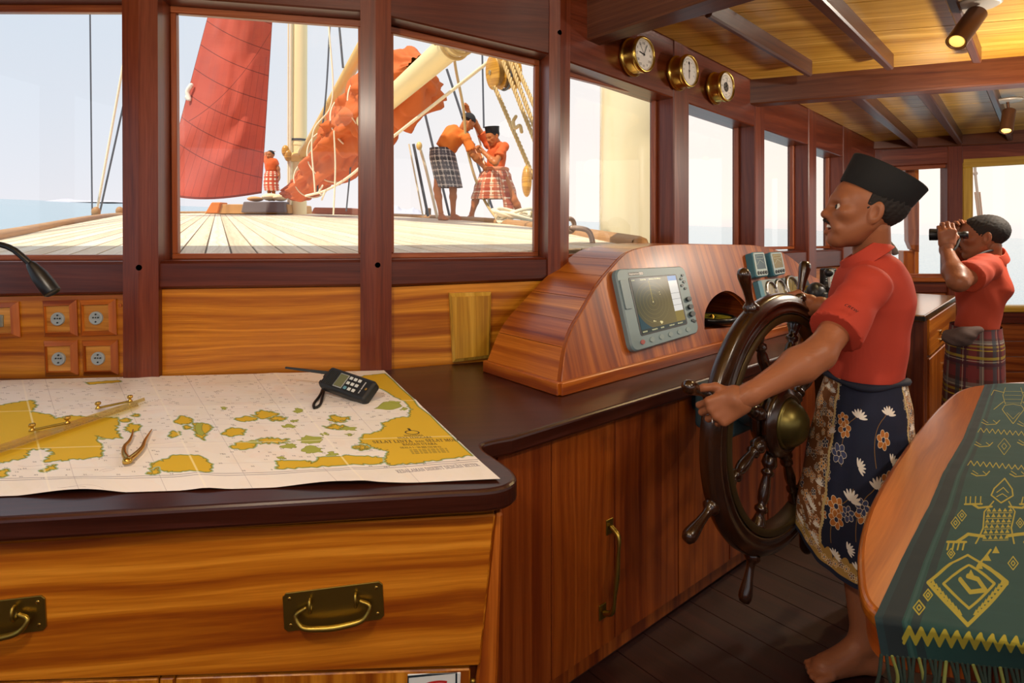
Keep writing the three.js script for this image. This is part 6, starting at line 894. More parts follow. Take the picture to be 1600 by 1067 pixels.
const crew = person({
  label: 'smiling helmsman in black cap, red polo shirt and navy batik sarong, gripping the ship wheel', base: 0, cell: 0.0075, skin: 0x9a6142, shirt: 0xb33a26, f: V3(-0.82, 0, -0.57), hf: V3(-0.945, 0, -0.325), pitch: 0.2, hs: 1.1, smile: 1, moustache: 1, hair: 1,
  j: { head: [1350, 332, 1.93], neck: [1362, 396, 1.95], collar: [1353, 405, 1.94], chest: [1362, 462, 1.95], belly: [1350, 582, 1.95], pelvis: [1350, 590, 1.95], hem: [1350, 592, 1.95], shL: [1356, 446, 1.8], shR: [1362, 440, 2.08], elL: [1279, 553, 1.66], wrL: [1172, 616, 1.615], elR: [1322, 520, 2.14], wrR: [1284, 478, 2.06], hipL: [1348, 612, 1.9], kneeL: [1334, 790, 1.92], ankL: [1348, 1000, 1.88], toeL: [1268, 1046, 1.86], hipR: [1354, 612, 2.0], kneeR: [1352, 770, 2.1], ankR: [1372, 895, 2.24], toeR: [1334, 926, 2.26] },
  hemN: V3(0.05, -1, 0), wrinkle: 0.0045, chestR: 0.138, bellyR: 0.136, flat: 1.18, sleeve: 0.7, sleeveR: 0.081, shoulderR: 0.056, collarTurn: 0, collarAxis: V3(-0.5, 0.8, -0.3).normalize(),
  handL: { y: V3(-0.86, -0.5, -0.12), z: V3(-0.1, -0.42, -0.95), thumb: THUMB_ALONG, s: 1.05 }, handR: { y: V3(-0.75, -0.05, -0.62), z: V3(-0.62, -0.12, 0.78), thumb: THUMB_OVER },
  hat: songkok(velvet, { tilt: -0.36, y: 0.05 }),
  wrap: (t, J, f, l) => {
    const R3 = (px, py, d, rf, rl) => [P(px, py, d), rf, rl];
    const g = wrapGeo([R3(1352, 583, 1.95, 0.118, 0.152), R3(1350, 640, 1.95, 0.138, 0.17), R3(1347, 720, 1.95, 0.158, 0.182), R3(1340, 800, 1.95, 0.162, 0.185), R3(1330, 866, 1.95, 0.15, 0.175)], f, l, 0.045, 2.2, { front: 0.16, at: 0.1, dip: (u) => 0.1 * Math.exp(-Math.pow((u < 0.5 ? u : u - 1) * 6, 2)) - 0.02 });
    note(mesh('sarong', g, cloth(batik), t), 'navy batik sarong with orange flowers and a gold front panel');
    const roll = []; for (let i = 0; i < 24; i++) { const a = i / 24 * Math.PI * 2; roll.push(P(1352, 587, 1.95).addScaledVector(f, Math.cos(a) * 0.119).addScaledVector(l, Math.sin(a) * 0.152).add(V3(0, 0.006 * Math.sin(a * 3), 0))); } mesh('waist_roll', tube(roll, (u) => 0.009 + 0.003 * Math.sin(u * 30), 80, 8, true), plain(0x171d30, 0.85), t);
    const ring = new THREE.TorusGeometry(0.0098, 0.0016, 8, 24), p = P(1113, 659, 1.6); ring.rotateY(1.2); ring.translate(p.x, p.y, p.z);
    mesh('finger_ring', ring, M.steel, t);
    const ax = J.elL.clone().sub(J.shL).normalize(), q = J.shL.clone().lerp(J.elL, 0.59), toCam = V3(0, EYE, 0).sub(q), rad = toCam.addScaledVector(ax, -toCam.dot(ax)).normalize().addScaledVector(ax.clone().cross(toCam).normalize(), 0.0).normalize(), tx = ax.clone().cross(rad), tt = canvasTexture(128, 64, (x) => { x.clearRect(0, 0, 128, 64); x.fillStyle = '#3a1210'; x.font = 'bold italic 40px sans-serif'; x.fillText('CREW', 4, 46); });
    const pg = new THREE.CylinderGeometry(0.092, 0.092, 0.022, 10, 1, true, -0.24, 0.48); put(pg, basis(tx.clone().negate(), ax.clone().negate(), rad, q)); mesh('sleeve_print', pg, new THREE.MeshPhysicalMaterial({ map: tt, roughness: 0.85, alphaTest: 0.5 }), t);
  },
});
// ---------------------------------------------------------------- the lookout with binoculars
const madras = plaid('#5b2f2c', [['#7d3233', 0.05, 0.22, 0.9, 3], ['#7b7f7a', 0.34, 0.12, 0.7, 3], ['#a08c2e', 0.5, 0.05, 0.85, 2], ['#b9a12c', 0.62, 0.03, 0.9, 2], ['#c9c1a8', 0.42, 0.015, 0.8, 3], ['#3b4550', 0.7, 0.14, 0.7, 1], ['#b3a033', 0.8, 0.06, 0.8, 2], ['#d8d0b8', 0.9, 0.012, 0.8, 3], ['#4a2030', 0.94, 0.06, 0.8, 3]], 5, 3);
const glassesAt = { e: P(1513, 367, 2.985), f: V3(-0.79, 0.0, -0.61).normalize() };
person({
  label: 'moustached man in orange polo and plaid sarong looking out through binoculars', base: 0, cell: 0.011, skin: 0x965f42, shirt: 0xb84327, f: V3(-0.8, 0, -0.6), hf: V3(-0.82, 0, -0.57), pitch: 0.02, hs: 1.02, moustache: 1, hair: 2,
  j: { head: [1535, 372, 3.1], neck: [1544, 400, 3.11], chest: [1536, 445, 3.12], belly: [1525, 508, 3.12], pelvis: [1525, 520, 3.12], hem: [1525, 514, 3.12], shL: [1538, 418, 2.93], shR: [1548, 414, 3.3], elL: [1497, 441, 2.78], wrL: [1479, 391, 2.96], elR: [1500, 425, 3.35], wrR: [1500, 385, 3.17], hipL: [1524, 530, 3.08], kneeL: [1522, 640, 3.05], ankL: [1522, 770, 3.07], toeL: [1500, 778, 3.1], hipR: [1528, 530, 3.16], kneeR: [1526, 640, 3.2], ankR: [1526, 760, 3.22], toeR: [1504, 766, 3.25] },
  chestR: 0.118, bellyR: 0.112, flat: 1.16, wrinkle: 0.006, sleeve: 0.66, sleeveR: 0.08,
  handL: { y: V3(-0.05, 0.93, 0.1), z: V3(0.35, 0.15, -0.92), thumb: THUMB_OVER, curl: [[0.7, 0.95, 0.6]], s: 0.95 }, handR: { y: V3(-0.1, 0.9, -0.1), z: V3(-0.3, 0.1, 0.9), curl: [[0.7, 0.95, 0.6]], s: 0.95 },
  wrap: (t, J, f, l) => {
    const R3 = (px, py, d, rf, rl) => [P(px, py, d), rf, rl]; note(mesh('sarong', wrapGeo([R3(1524, 508, 3.12, 0.112, 0.15), R3(1523, 545, 3.12, 0.126, 0.165), R3(1522, 600, 3.12, 0.13, 0.17), R3(1520, 660, 3.12, 0.13, 0.17), R3(1518, 715, 3.12, 0.13, 0.17)], f, l, 0.05, 1.1, { front: 0.12, at: 0.3 }), cloth(madras), t), 'red, grey and yellow plaid sarong');
    const c = P(1497, 527, 2.98), g = fieldMesh([ell(c, [0.075, 0.045, 0.05], 0.02), ell(P(1508, 521, 2.97), [0.06, 0.03, 0.04], 0.02), ell(P(1520, 515, 2.97), [0.05, 0.018, 0.03], 0.02), ripple(0.004, 60)], 0.008); mesh('sarong_knot', g, plain(0x5c4a44, 0.85), t);
    const sp = []; for (let i = 0; i <= 12; i++) { const a = i / 12 * Math.PI * 1.5 - 0.5; sp.push(J.neck.clone().addScaledVector(UP, 0.0).addScaledVector(f, Math.cos(a + 2.4) * 0.085).addScaledVector(l, Math.sin(a + 2.4) * 0.09)); }
  },
});
{
  const { e, f } = glassesAt, side = UP.clone().cross(f).normalize(), t = thing('binoculars', 'black binoculars held to the eyes by the man in the plaid sarong', 'binoculars', e.clone()), b = plain(0x1a1f24, 0.4), m = basis(side, UP, f, e);
  for (const s of [-1, 1]) { const g = lathe([[0.001, 0], [0.019, 0], [0.02, 0.02], [0.016, 0.024], [0.016, 0.045], [0.027, 0.055], [0.029, 0.1], [0.026, 0.12], [0.03, 0.13], [0.031, 0.162], [0.027, 0.164], [0.026, 0.156], [0.001, 0.156]], 24); g.rotateX(Math.PI / 2); g.translate(s * 0.034, 0, 0); mesh('barrel', put(g, m), b, t); const lens = new THREE.CircleGeometry(0.0255, 24); lens.translate(s * 0.034, 0, 0.159); mesh('lens', put(lens, m), plain(0x405a70, 0.05, 0.3), t); }
  const bridge = rbox(0.05, 0.022, 0.06, 0.006); bridge.translate(0, 0.004, 0.08); mesh('bridge', put(bridge, m), b, t); const wh = new THREE.CylinderGeometry(0.011, 0.011, 0.02, 16); wh.rotateX(Math.PI / 2); wh.translate(0, 0.016, 0.07); mesh('focus_wheel', put(wh, m), b, t);
  mesh('strap', tube([P(1500, 372, 2.96), P(1494, 386, 2.93), P(1488, 394, 2.92), P(1492, 406, 2.92), P(1497, 414, 2.93), P(1512, 410, 2.95), P(1530, 398, 2.96), P(1545, 392, 3.0), P(1556, 392, 3.1)], 0.006, 60, 6), plain(0x15171a, 0.7), t);
}
// ---------------------------------------------------------------- men working on deck
const cap0 = (c) => songkok(plain(c, 0.85), { tilt: -0.25, y: 0.05 });
{
  const D = 8.6, base = onDeck(700, 343.5).y, grey = plaid('#8a8484', [['#3b3a40', 0.0, 0.18, 0.85, 3], ['#4a4850', 0.36, 0.12, 0.8, 3], ['#d8d2cc', 0.24, 0.05, 0.9, 3], ['#55525a', 0.6, 0.16, 0.8, 3], ['#e0dbd4', 0.84, 0.05, 0.8, 3]], 7, 3);
  person({
    label: 'bending man in orange shirt and grey checked sarong hauling the rope', base, cell: 0.02, far: 1, skin: 0xb97444, shirt: 0xdf7a2c, f: V3(0.62, 0, 0.1), hf: V3(0.75, 0, -0.5), pitch: -0.7, hs: 1.05, hair: 2, collar: false,
    j: { head: [732, 191, D], neck: [722, 203, D], chest: [708, 214, D], belly: [694, 231, D], pelvis: [692, 238, D], hem: [692, 236, D], shL: [722, 213, D + 0.22], shR: [728, 214, D - 0.2], elL: [742, 236, D + 0.1], wrL: [757, 256, D], elR: [739, 242, D - 0.2], wrR: [757, 262, D - 0.12], hipL: [694, 243, D + 0.12], kneeL: [708, 296, D + 0.1], ankL: [708, 334, D + 0.12], toeL: [724, 343, D - 0.1], hipR: [686, 243, D - 0.08], kneeR: [683, 296, D - 0.1], ankR: [689, 333, D - 0.12], toeR: [697, 342, D - 0.35] },
    chestR: 0.185, bellyR: 0.17, flat: 1.2, wrinkle: 0.008, hemN: V3(-0.8, -0.75, 0), sleeve: 0.75, sleeveR: 0.08,
    handL: { y: V3(0.7, -0.5, -0.1), z: V3(0.3, 0.3, 0.9) }, handR: { y: V3(0.7, -0.4, 0.1), z: V3(0.3, 0.2, -0.9) }, hat: (t, hm) => { const g = new THREE.SphereGeometry(0.108, 28, 16, 0, Math.PI * 2, 0, Math.PI * 0.52); g.scale(0.84, 1.02, 1); g.rotateX(-0.25); g.translate(0, 0.025, -0.018); note(mesh('cap', put(g, hm), plain(0x2b2b2e, 0.9, 0, { side: THREE.DoubleSide }), t), 'dark knitted cap'); },
    wrap: (t, J, f, l) => note(mesh('sarong', wrapGeo([[P(690, 232, D), 0.18, 0.2], [P(692, 248, D), 0.2, 0.24], [P(697, 270, D), 0.2, 0.24], [P(702, 293, D), 0.2, 0.22]], V3(1, 0, 0), V3(0, 0, 1), 0.03, 0.5), cloth(grey), t), 'grey and white checked sarong over dark shorts'),
  });
  const red = plaid('#e8c7a6', [['#a8432c', 0.0, 0.26, 0.75, 3], ['#b85a3a', 0.44, 0.16, 0.7, 3], ['#f2e2cc', 0.3, 0.06, 0.9, 3], ['#7a3a2a', 0.7, 0.05, 0.8, 3], ['#c8694a', 0.8, 0.12, 0.6, 3]], 6, 3);
  person({
    label: 'man in black cap and red plaid sarong leaning back to haul the rope', base, cell: 0.02, far: 1, skin: 0xb97040, shirt: 0xd8602a, f: V3(-0.8, 0, 0.5), hf: V3(-0.75, 0, 0.65), pitch: -0.35, hs: 1.08, hair: 2, collar: false,
    j: { head: [770, 214, D - 0.1], neck: [777, 224, D - 0.05], chest: [776, 240, D], belly: [775, 256, D], pelvis: [775, 266, D], hem: [775, 265, D], shL: [788, 229, D - 0.22], shR: [763, 226, D + 0.18], elL: [774, 255, D - 0.42], wrL: [756, 238, D - 0.3], elR: [745, 197, D + 0.1], wrR: [732, 175, D], hipL: [786, 272, D - 0.12], kneeL: [803, 312, D - 0.15], ankL: [817, 338, D - 0.1], toeL: [822, 347, D - 0.3], hipR: [766, 272, D + 0.1], kneeR: [745, 306, D], ankR: [737, 335, D], toeR: [728, 343, D - 0.22] },
    chestR: 0.16, bellyR: 0.15, flat: 1.15, wrinkle: 0.009, sleeve: 0.62, sleeveR: 0.08, handL: { y: V3(-0.75, 0.55, 0), z: V3(0, 0.2, 0.9) }, handR: { y: V3(-0.4, 0.9, 0), z: V3(-0.5, 0, 0.8) }, hat: cap0(0x1b1b1e),
    wrap: (t, J, f, l) => { note(mesh('sarong', wrapGeo([[P(775, 262, D), 0.16, 0.17], [P(774, 274, D), 0.24, 0.23], [P(774, 296, D), 0.31, 0.25], [P(775, 315, D), 0.36, 0.24]], V3(-1, 0, 0), V3(0, 0, 1), 0.05, 3.1, { dip: (u) => (u > 0.3 && u < 0.7 ? -0.12 : 0.04) }), cloth(red), t), 'red and cream plaid sarong'); const g = []; for (let i = 0; i < 20; i++) { const a = i / 20 * Math.PI * 2; g.push(P(775, 265, D).addScaledVector(V3(1, 0, 0), Math.cos(a) * 0.165).addScaledVector(V3(0, 0, 1), Math.sin(a) * 0.17)); } mesh('waist_roll', tube(g, 0.035, 50, 8, true), plain(0xd0855e, 0.9), t); },
  });
  const E = 15.5, chk = plaid('#f0dfc8', [['#c2492f', 0.0, 0.25, 0.9, 3], ['#c2492f', 0.5, 0.25, 0.9, 3]], 5, 4);
  person({
    label: 'distant lookout in orange shirt on the hatch shading his eyes with one hand', base: P(424, 312, E).y, cell: 0.03, far: 1, skin: 0xb06a3c, shirt: 0xd8602a, f: V3(-0.25, 0, 1), hf: V3(-0.2, 0, 1), hs: 1.15, hair: 2, collar: false, s: 1.05,
    j: { head: [422.5, 243, E], neck: [423, 248.5, E], chest: [423, 256, E], belly: [423.5, 264, E], pelvis: [424, 268, E], hem: [424, 268, E], shL: [430, 252, E], shR: [416.5, 252, E], elL: [434, 262, E], wrL: [436, 271, E], elR: [414.5, 241, E + 0.1], wrR: [420, 238, E + 0.25], hipL: [427, 271, E], kneeL: [427, 290, E], ankL: [428, 308, E], toeL: [427, 312, E - 0.2], hipR: [421, 271, E], kneeR: [420, 290, E], ankR: [421, 308, E], toeR: [420, 312, E - 0.2] },
    chestR: 0.16, bellyR: 0.15, flat: 1.25, wrinkle: 0.006, handL: { y: V3(0.2, -1, 0.1), z: V3(-1, 0, 0), curl: [[0.2, 0.3, 0.2]] }, handR: { y: V3(0.9, 0.15, 0.3), z: V3(0, -1, 0), curl: [[0.1, 0.15, 0.1]] },
    wrap: (t, J, f, l) => note(mesh('sarong', wrapGeo([[P(424, 267, E), 0.13, 0.16], [P(424, 274, E), 0.16, 0.19], [P(424, 290, E), 0.17, 0.2], [P(425, 298, E), 0.17, 0.2]], f, l, 0.05, 2), cloth(chk), t), 'red and white checked sarong'),
  });
}

// ---------------------------------------------------------------- oval table with its woven runner
const YT = 0.8;
{
  const left = [[1539, 600], [1503, 607], [1471, 630], [1434, 671], [1388, 735], [1354, 799], [1340.5, 854], [1340.5, 895], [1345, 925], [1354, 942], [1372, 957], [1410, 968], [1480, 978], [1560, 988]].map(([x, y]) => onY(x, y, YT)), right = [[1660, 1000], [1800, 1000], [1930, 940], [1990, 840], [1930, 740], [1830, 660], [1720, 615], [1620, 597]].map(([x, y]) => onY(x, y, YT));
  const loop = new THREE.CatmullRomCurve3([...left, ...right], true, 'centripetal').getPoints(90); loop.pop();
  const c = onY(1600, 760, YT), t = thing('oval_table', 'oval orange brown wooden table partly covered by a dark green woven runner', 'table', V3(c.x, 0, c.z));
  const axis = onY(1560, 640, YT).sub(onY(1470, 1000, YT)).normalize();
  mesh('tabletop', grain(sheet(loop, YT, 0.034, 0.012, 4), axis), wood('pale', 0xc4762f, 0.3, 0.9), t);
  const inner = loop.map((p) => p.clone().lerp(c, 0.035)); mesh('apron', grain(sheet(inner, YT - 0.034, 0.07, 0.004, 1), axis), wood('teak', 0xb5602a, 0.4), t);
  const leg = lathe([[0.001, 0], [0.3, 0], [0.3, 0.03], [0.12, 0.06], [0.07, 0.12], [0.075, 0.3], [0.1, 0.45], [0.08, 0.56], [0.14, 0.64], [0.001, 0.645]], 32); leg.scale(1, (YT - 0.095) / 0.645, 1); leg.translate(c.x, 0, c.z); mesh('pedestal', grain(leg, UP), wood('mahogany', 0x7a3522, 0.4), t);
}
const runner = { L: [[1377, 1024], [1366, 966], [1407, 877], [1452, 790], [1473, 740], [1505, 685], [1539, 600.5]], R: [[1740, 1062], [1722, 1030], [1700, 905], [1672, 810], [1658, 750], [1650, 690], [1641, 598]], T: [0, 0.045, 0.14, 0.3, 0.42, 0.6, 1] };
runner.px = (s, t) => { const { L, R, T } = runner; let i = 0; while (i < 5 && t > T[i + 1]) i++; const k = (t - T[i]) / (T[i + 1] - T[i]), a = [lerp(L[i][0], L[i + 1][0], k), lerp(L[i][1], L[i + 1][1], k)], b = [lerp(R[i][0], R[i + 1][0], k), lerp(R[i][1], R[i + 1][1], k)]; return [lerp(a[0], b[0], s), lerp(a[1], b[1], s)]; };
runner.inv = (x, y) => { let lo = -0.1, hi = 1.1; for (let q = 0; q < 30; q++) { const m = (lo + hi) / 2, a = runner.px(0, m), b = runner.px(1, m), s = (x - a[0]) / (b[0] - a[0]); if (lerp(a[1], b[1], s) > y) lo = m; else hi = m; } const a = runner.px(0, lo), b = runner.px(1, lo); return [(x - a[0]) / (b[0] - a[0]), lo]; };
{
  const W = 768, H = 2048, X = (x, y) => { const [s, t] = runner.inv(x, y); return [s * W, (1 - t) * H]; };
  const tex = canvasTexture(W, H, (x) => {
    x.fillStyle = '#124744'; x.fillRect(0, 0, W, H); for (let k = 0; k < 500; k++) { x.globalAlpha = 0.07; x.fillStyle = ['#2a6a62', '#0f2a2e', '#245a50'][k % 3]; x.fillRect(rnd() * W, rnd() * H, rnd() * 240, 3 + rnd() * 14); } x.globalAlpha = 1;
    const band = (a, b, c, al) => { x.globalAlpha = al; x.fillStyle = c; x.fillRect(a * W, 0, (b - a) * W, H); x.fillRect((1 - b) * W, 0, (b - a) * W, H); x.globalAlpha = 1; }; band(0, 0.035, '#16343c', 0.9); band(0.035, 0.12, '#101f28', 0.85); band(0.13, 0.145, '#2f5a58', 0.8); band(0.16, 0.2, '#13262c', 0.7);
    x.lineCap = 'round'; x.lineJoin = 'round';
    const Y = '#b3a62e', poly = (pts, lw = 9, close = false, fill = false) => { x.strokeStyle = x.fillStyle = Y; x.lineWidth = lw; x.beginPath(); pts.map(([a, b]) => X(a, b)).forEach((p, i) => (i ? x.lineTo(...p) : x.moveTo(...p))); if (close) x.closePath(); fill ? x.fill() : x.stroke(); };
    const both = (cx, pts, lw, close, fill) => { const slope = (y) => cx(y); for (const m of [1, -1]) poly(pts.map(([dx, y]) => [slope(y) + m * dx, y]), lw, close, fill); };
    const c1 = (y) => 1543 + (927 - y) * 0.15, zig = (y0, y1, x0, x1, n, lw = 8) => { const p = []; for (let i = 0; i <= n; i++) p.push([lerp(x0, x1, i / n), (i % 2 ? y0 : y1) + (i / n) * (x1 - x0) * 0.085]); poly(p, lw); };
    zig(982, 1000, 1412, 1690, 30, 12); zig(988, 1006, 1412, 1690, 30, 9); zig(720, 728, 1512, 1660, 30, 7); zig(669, 676, 1528, 1655, 28, 7);
    // lizard figure: diamond head, arms, body, legs, coiled tail
    both(c1, [[0, 748], [14, 764], [17, 775], [0, 786]], 9); both(c1, [[0, 762], [9, 770]], 6); both(c1, [[0, 772], [8, 777]], 6); both(c1, [[12, 784], [24, 800], [22, 826], [30, 850]], 8); both(c1, [[14, 792], [34, 794], [44, 788]], 15); both(c1, [[30, 788], [56, 788]], 13); for (const k of [32, 40, 48, 55]) both(c1, [[k, 788], [k + 1, 777]], 7); both(c1, [[20, 838], [44, 835], [60, 848]], 17); both(c1, [[46, 848], [74, 848]], 14); for (const k of [48, 56, 64, 72]) both(c1, [[k, 848], [k + 1, 860]], 8);
    for (let r = 0; r < 6; r++) for (let k = -2; k <= 2; k++) { const y = 800 + r * 8.5, xx = c1(y) + k * 8.5; poly([[xx - 3.6, y], [xx + 3.6, y], [xx, y - 6]], 1, true, true); } for (const r of [0, 1, 2, 3, 4, 5]) both(c1, [[0, 802 + r * 8.5], [20, 802 + r * 8.5]], 4);
    both((y) => 1512, [[0, 978], [62, 910], [40, 892], [0, 868]], 12); poly([[1574, 912], [1530, 882], [1548, 860]], 10); both((y) => 1514, [[0, 952], [40, 912], [26, 900], [0, 884]], 9); poly([[1500, 905], [1516, 925], [1540, 922], [1528, 905], [1512, 900]], 14);
    for (let k = 0; k < 9; k++) for (const m of [1, -1]) { const f = k / 9, xx = 1512 + m * (8 + 46 * (1 - f)), y = 912 + 54 * f; poly([[xx - 5, y + 3], [xx + 5, y + 3], [xx, y - 7]], 1, true, true); } for (let k = 0; k < 4; k++) { const y = 862 + k * 12, xx = 1556 - k * 13; poly([[xx - 6, y + 3], [xx + 6, y + 3], [xx, y - 8]], 1, true, true); }
    // second lizard at the far end, small birds and lozenges
    const c2 = (y) => 1583; both(c2, [[0, 662], [17, 640], [13, 634], [0, 632]], 7); both(c2, [[0, 655], [10, 645]], 5); both(c2, [[12, 632], [16, 618], [12, 606]], 6); both(c2, [[15, 628], [30, 640]], 8); both(c2, [[14, 614], [30, 610], [34, 618]], 8); for (let r = 0; r < 4; r++) both(c2, [[0, 612 + r * 6], [13, 612 + r * 6]], 4);
    for (const [cx, cy] of [[1537, 695], [1604, 692], [1532, 740], [1592, 741], [1548, 660], [1604, 662]]) { poly([[cx - 14, cy], [cx - 6, cy + 4], [cx + 8, cy + 3], [cx + 14, cy - 3]], 9); poly([[cx - 12, cy - 4], [cx - 4, cy + 1]], 6); poly([[cx + 4, cy - 3], [cx + 10, cy + 2]], 6); }
    for (const [cx, cy, r] of [[1569, 698, 10], [1503, 806, 7], [1493, 818, 7], [1583, 880, 8], [1486, 866, 6], [1436, 950, 9], [1594, 818, 6], [1450, 930, 7]]) for (const k of [0.4, 1]) poly([[cx - r * k, cy], [cx, cy - r * 1.3 * k], [cx + r * k, cy], [cx, cy + r * 1.3 * k]], 5, true);
  });
  const ns = 24, nt = 110, pos = [], uv = [], idx = [], at = (s, t) => { const [x, y] = runner.px(s, t), drop = t < 0.045 ? (0.045 - t) / 0.045 * 0.06 : 0, p = onY(x, y, YT + 0.004 - drop); p.y += 0.004 * Math.max(0, Math.sin(t * 60 + s)) * Math.exp(-Math.pow(((t * 9.5) % 1 - 0.5) * 8, 2)) + 0.0012 * (1 + noise2(s * 5, t * 40)); return p; };
  for (let j = 0; j <= nt; j++) for (let i = 0; i <= ns; i++) { const p = at(i / ns, j / nt); pos.push(p.x, p.y, p.z); uv.push(i / ns, j / nt); } for (let j = 0; j < nt; j++) for (let i = 0; i < ns; i++) { const a = j * (ns + 1) + i; idx.push(a, a + 1, a + ns + 2, a, a + ns + 2, a + ns + 1); }
  const g = new THREE.BufferGeometry(); g.setAttribute('position', new THREE.Float32BufferAttribute(pos, 3)); g.setAttribute('uv', new THREE.Float32BufferAttribute(uv, 2)); g.setIndex(idx); g.computeVertexNormals();
  const o = at(0.5, 0), t = thing('table_runner', 'dark green woven table runner with yellow lizard figures and a fringed end', 'cloth', o); mesh('cloth', g, cloth(tex, 0xd0d0d0), t);
  const fm = plain(0x1a2b24, 0.9); for (let i = 0; i < 44; i++) { const s = i / 43, a = at(s, 0), w = (rnd() - 0.5) * 0.02, q = [a, a.clone().add(V3(w, -0.03, 0.006)), a.clone().add(V3(w * 2 + 0.012 * Math.sin(i * 2.3), -0.065, 0.004)), a.clone().add(V3(w * 2 + 0.02 * Math.sin(i * 2.3), -0.09 - rnd() * 0.03, 0.008))]; mesh('tassel', tube(q, 0.003, 14, 5), i % 5 === 2 ? plain(0x6d7437, 0.9) : fm, t); }
}
// ---------------------------------------------------------------- side cabinet at the starboard end
{
  const Y = 0.9, C = onY(1445, 493, Y), A = onY(1310, 482, Y), B = onY(1409, 490, Y), E = onY(1495, 462, Y), D = onY(1410, 457, Y), back = onY(1330, 456, Y);
  const t = thing('side_cabinet', 'brown side cabinet with a pale polished top and brass catches beside the man with binoculars', 'cabinet', V3(C.x, 0, C.z));
  const arc = [B.clone().lerp(C, 0.75), C, C.clone().lerp(E, 0.06)];
  mesh('top', grain(sheet([A, ...arc, E, D, back], Y, 0.04, 0.006), E.clone().sub(C)), wood('pale', 0xb98a5c, 0.2, 0.8), t);
  mesh('top_edge', grain(sheet([A, ...arc, E, D, back].map((p) => p.clone()), Y - 0.004, 0.034, 0.004).scale(1, 1, 1), V3(1, 0, 0)), plain(0x3a4a50, 0.4), t);
  const inn = (p) => p.clone().lerp(D, 0.03), box = (a, b, y0, y1, th, name, mat, dir, off = 0) => { const d = b.clone().sub(a).setY(0).normalize(), o = V3(d.z, 0, -d.x); if (o.dot(D.clone().sub(a)) < 0) o.negate(); const n = [a.clone().setY(y0), b.clone().setY(y0), b.clone().setY(y1), a.clone().setY(y1)].map((p) => p.addScaledVector(o, off)); return mesh(name, grain(block(n, n.map((p) => p.clone().addScaledVector(o, th)), 0.004), dir), mat, t); };
  const C2 = inn(C), E2 = inn(E), A2 = inn(A), L = (k) => C2.clone().lerp(E2, k);
  const core = [A2, C2, E2, D.clone(), back].map((p) => p.clone().lerp(D, 0.05)); mesh('carcass', grain(sheet(core, Y - 0.04, Y - 0.06, 0.002, 1), UP), wood('mahogany', 0x7d4024, 0.45), t);
  for (let i = 0; i < 4; i++) { const a = A2.clone().lerp(C2, i / 4 + 0.002), b = A2.clone().lerp(C2, (i + 1) / 4 - 0.002); box(a, b, 0.06, Y - 0.04, 0.02, 'board', wood('mahogany', i % 2 ? 0x8a4626 : 0x7d3f22, 0.42), UP); }
  box(L(0.0), L(0.09), 0.05, Y - 0.04, 0.02, 'stile', wood('teak', 0x9c5424, 0.4), UP);
  const up = box(L(0.12), L(0.98), 0.62, Y - 0.05, 0.024, 'drawer', wood('teak', 0xd98a35, 0.34), E2.clone().sub(C2), -0.008); const low = box(L(0.12), L(0.98), 0.06, 0.6, 0.024, 'door', wood('teak', 0xc97a30, 0.34), UP, -0.006);
  const dir = E2.clone().sub(C2).setY(0).normalize(), out = V3(-dir.z, 0, dir.x); if (out.dot(D.clone().sub(C2)) > 0) out.negate();
  const catchAt = (px, py, par) => { const n = out, q = onPlane(px, py, n, n.dot(C2) + 0.012), m = basis(dir, UP, dir.clone().cross(UP), q); const g = [rbox(0.07, 0.03, 0.008, 0.003)]; g[0].translate(0, 0.025, 0); const b = rbox(0.05, 0.02, 0.012, 0.004); b.translate(0.01, -0.03, 0.0); const h = tube([V3(-0.02, 0.02, 0.012), V3(-0.005, 0.0, 0.03), V3(0.01, -0.015, 0.028), V3(0.02, -0.03, 0.012)], 0.006, 20, 8); mesh('catch', put(merge([...g, b, h]), m), M.brass, par); };
  catchAt(1469, 525, up); catchAt(1476, 576, low);
  // folded dark glasses lying on the top
  const p = onY(1417, 476, Y + 0.002), gl = thing('glasses', 'dark folded glasses lying on the pale cabinet top behind the helmsman', 'glasses', p), gm = plain(0x14161a, 0.3);
  for (const s of [-1, 1]) { const r = new THREE.TorusGeometry(0.022, 0.003, 8, 24); r.translate(s * 0.028, 0.024, 0); put(r, basis(V3(0.94, 0, -0.34), UP, V3(0.34, 0, 0.94), p)); mesh('rim', r, gm, gl); const a = straight(p.clone().add(V3(s * 0.05, 0.03, 0)), p.clone().add(V3(-s * 0.03, 0.006, -0.06)), 0.003); mesh('temple', a, gm, gl); }
}
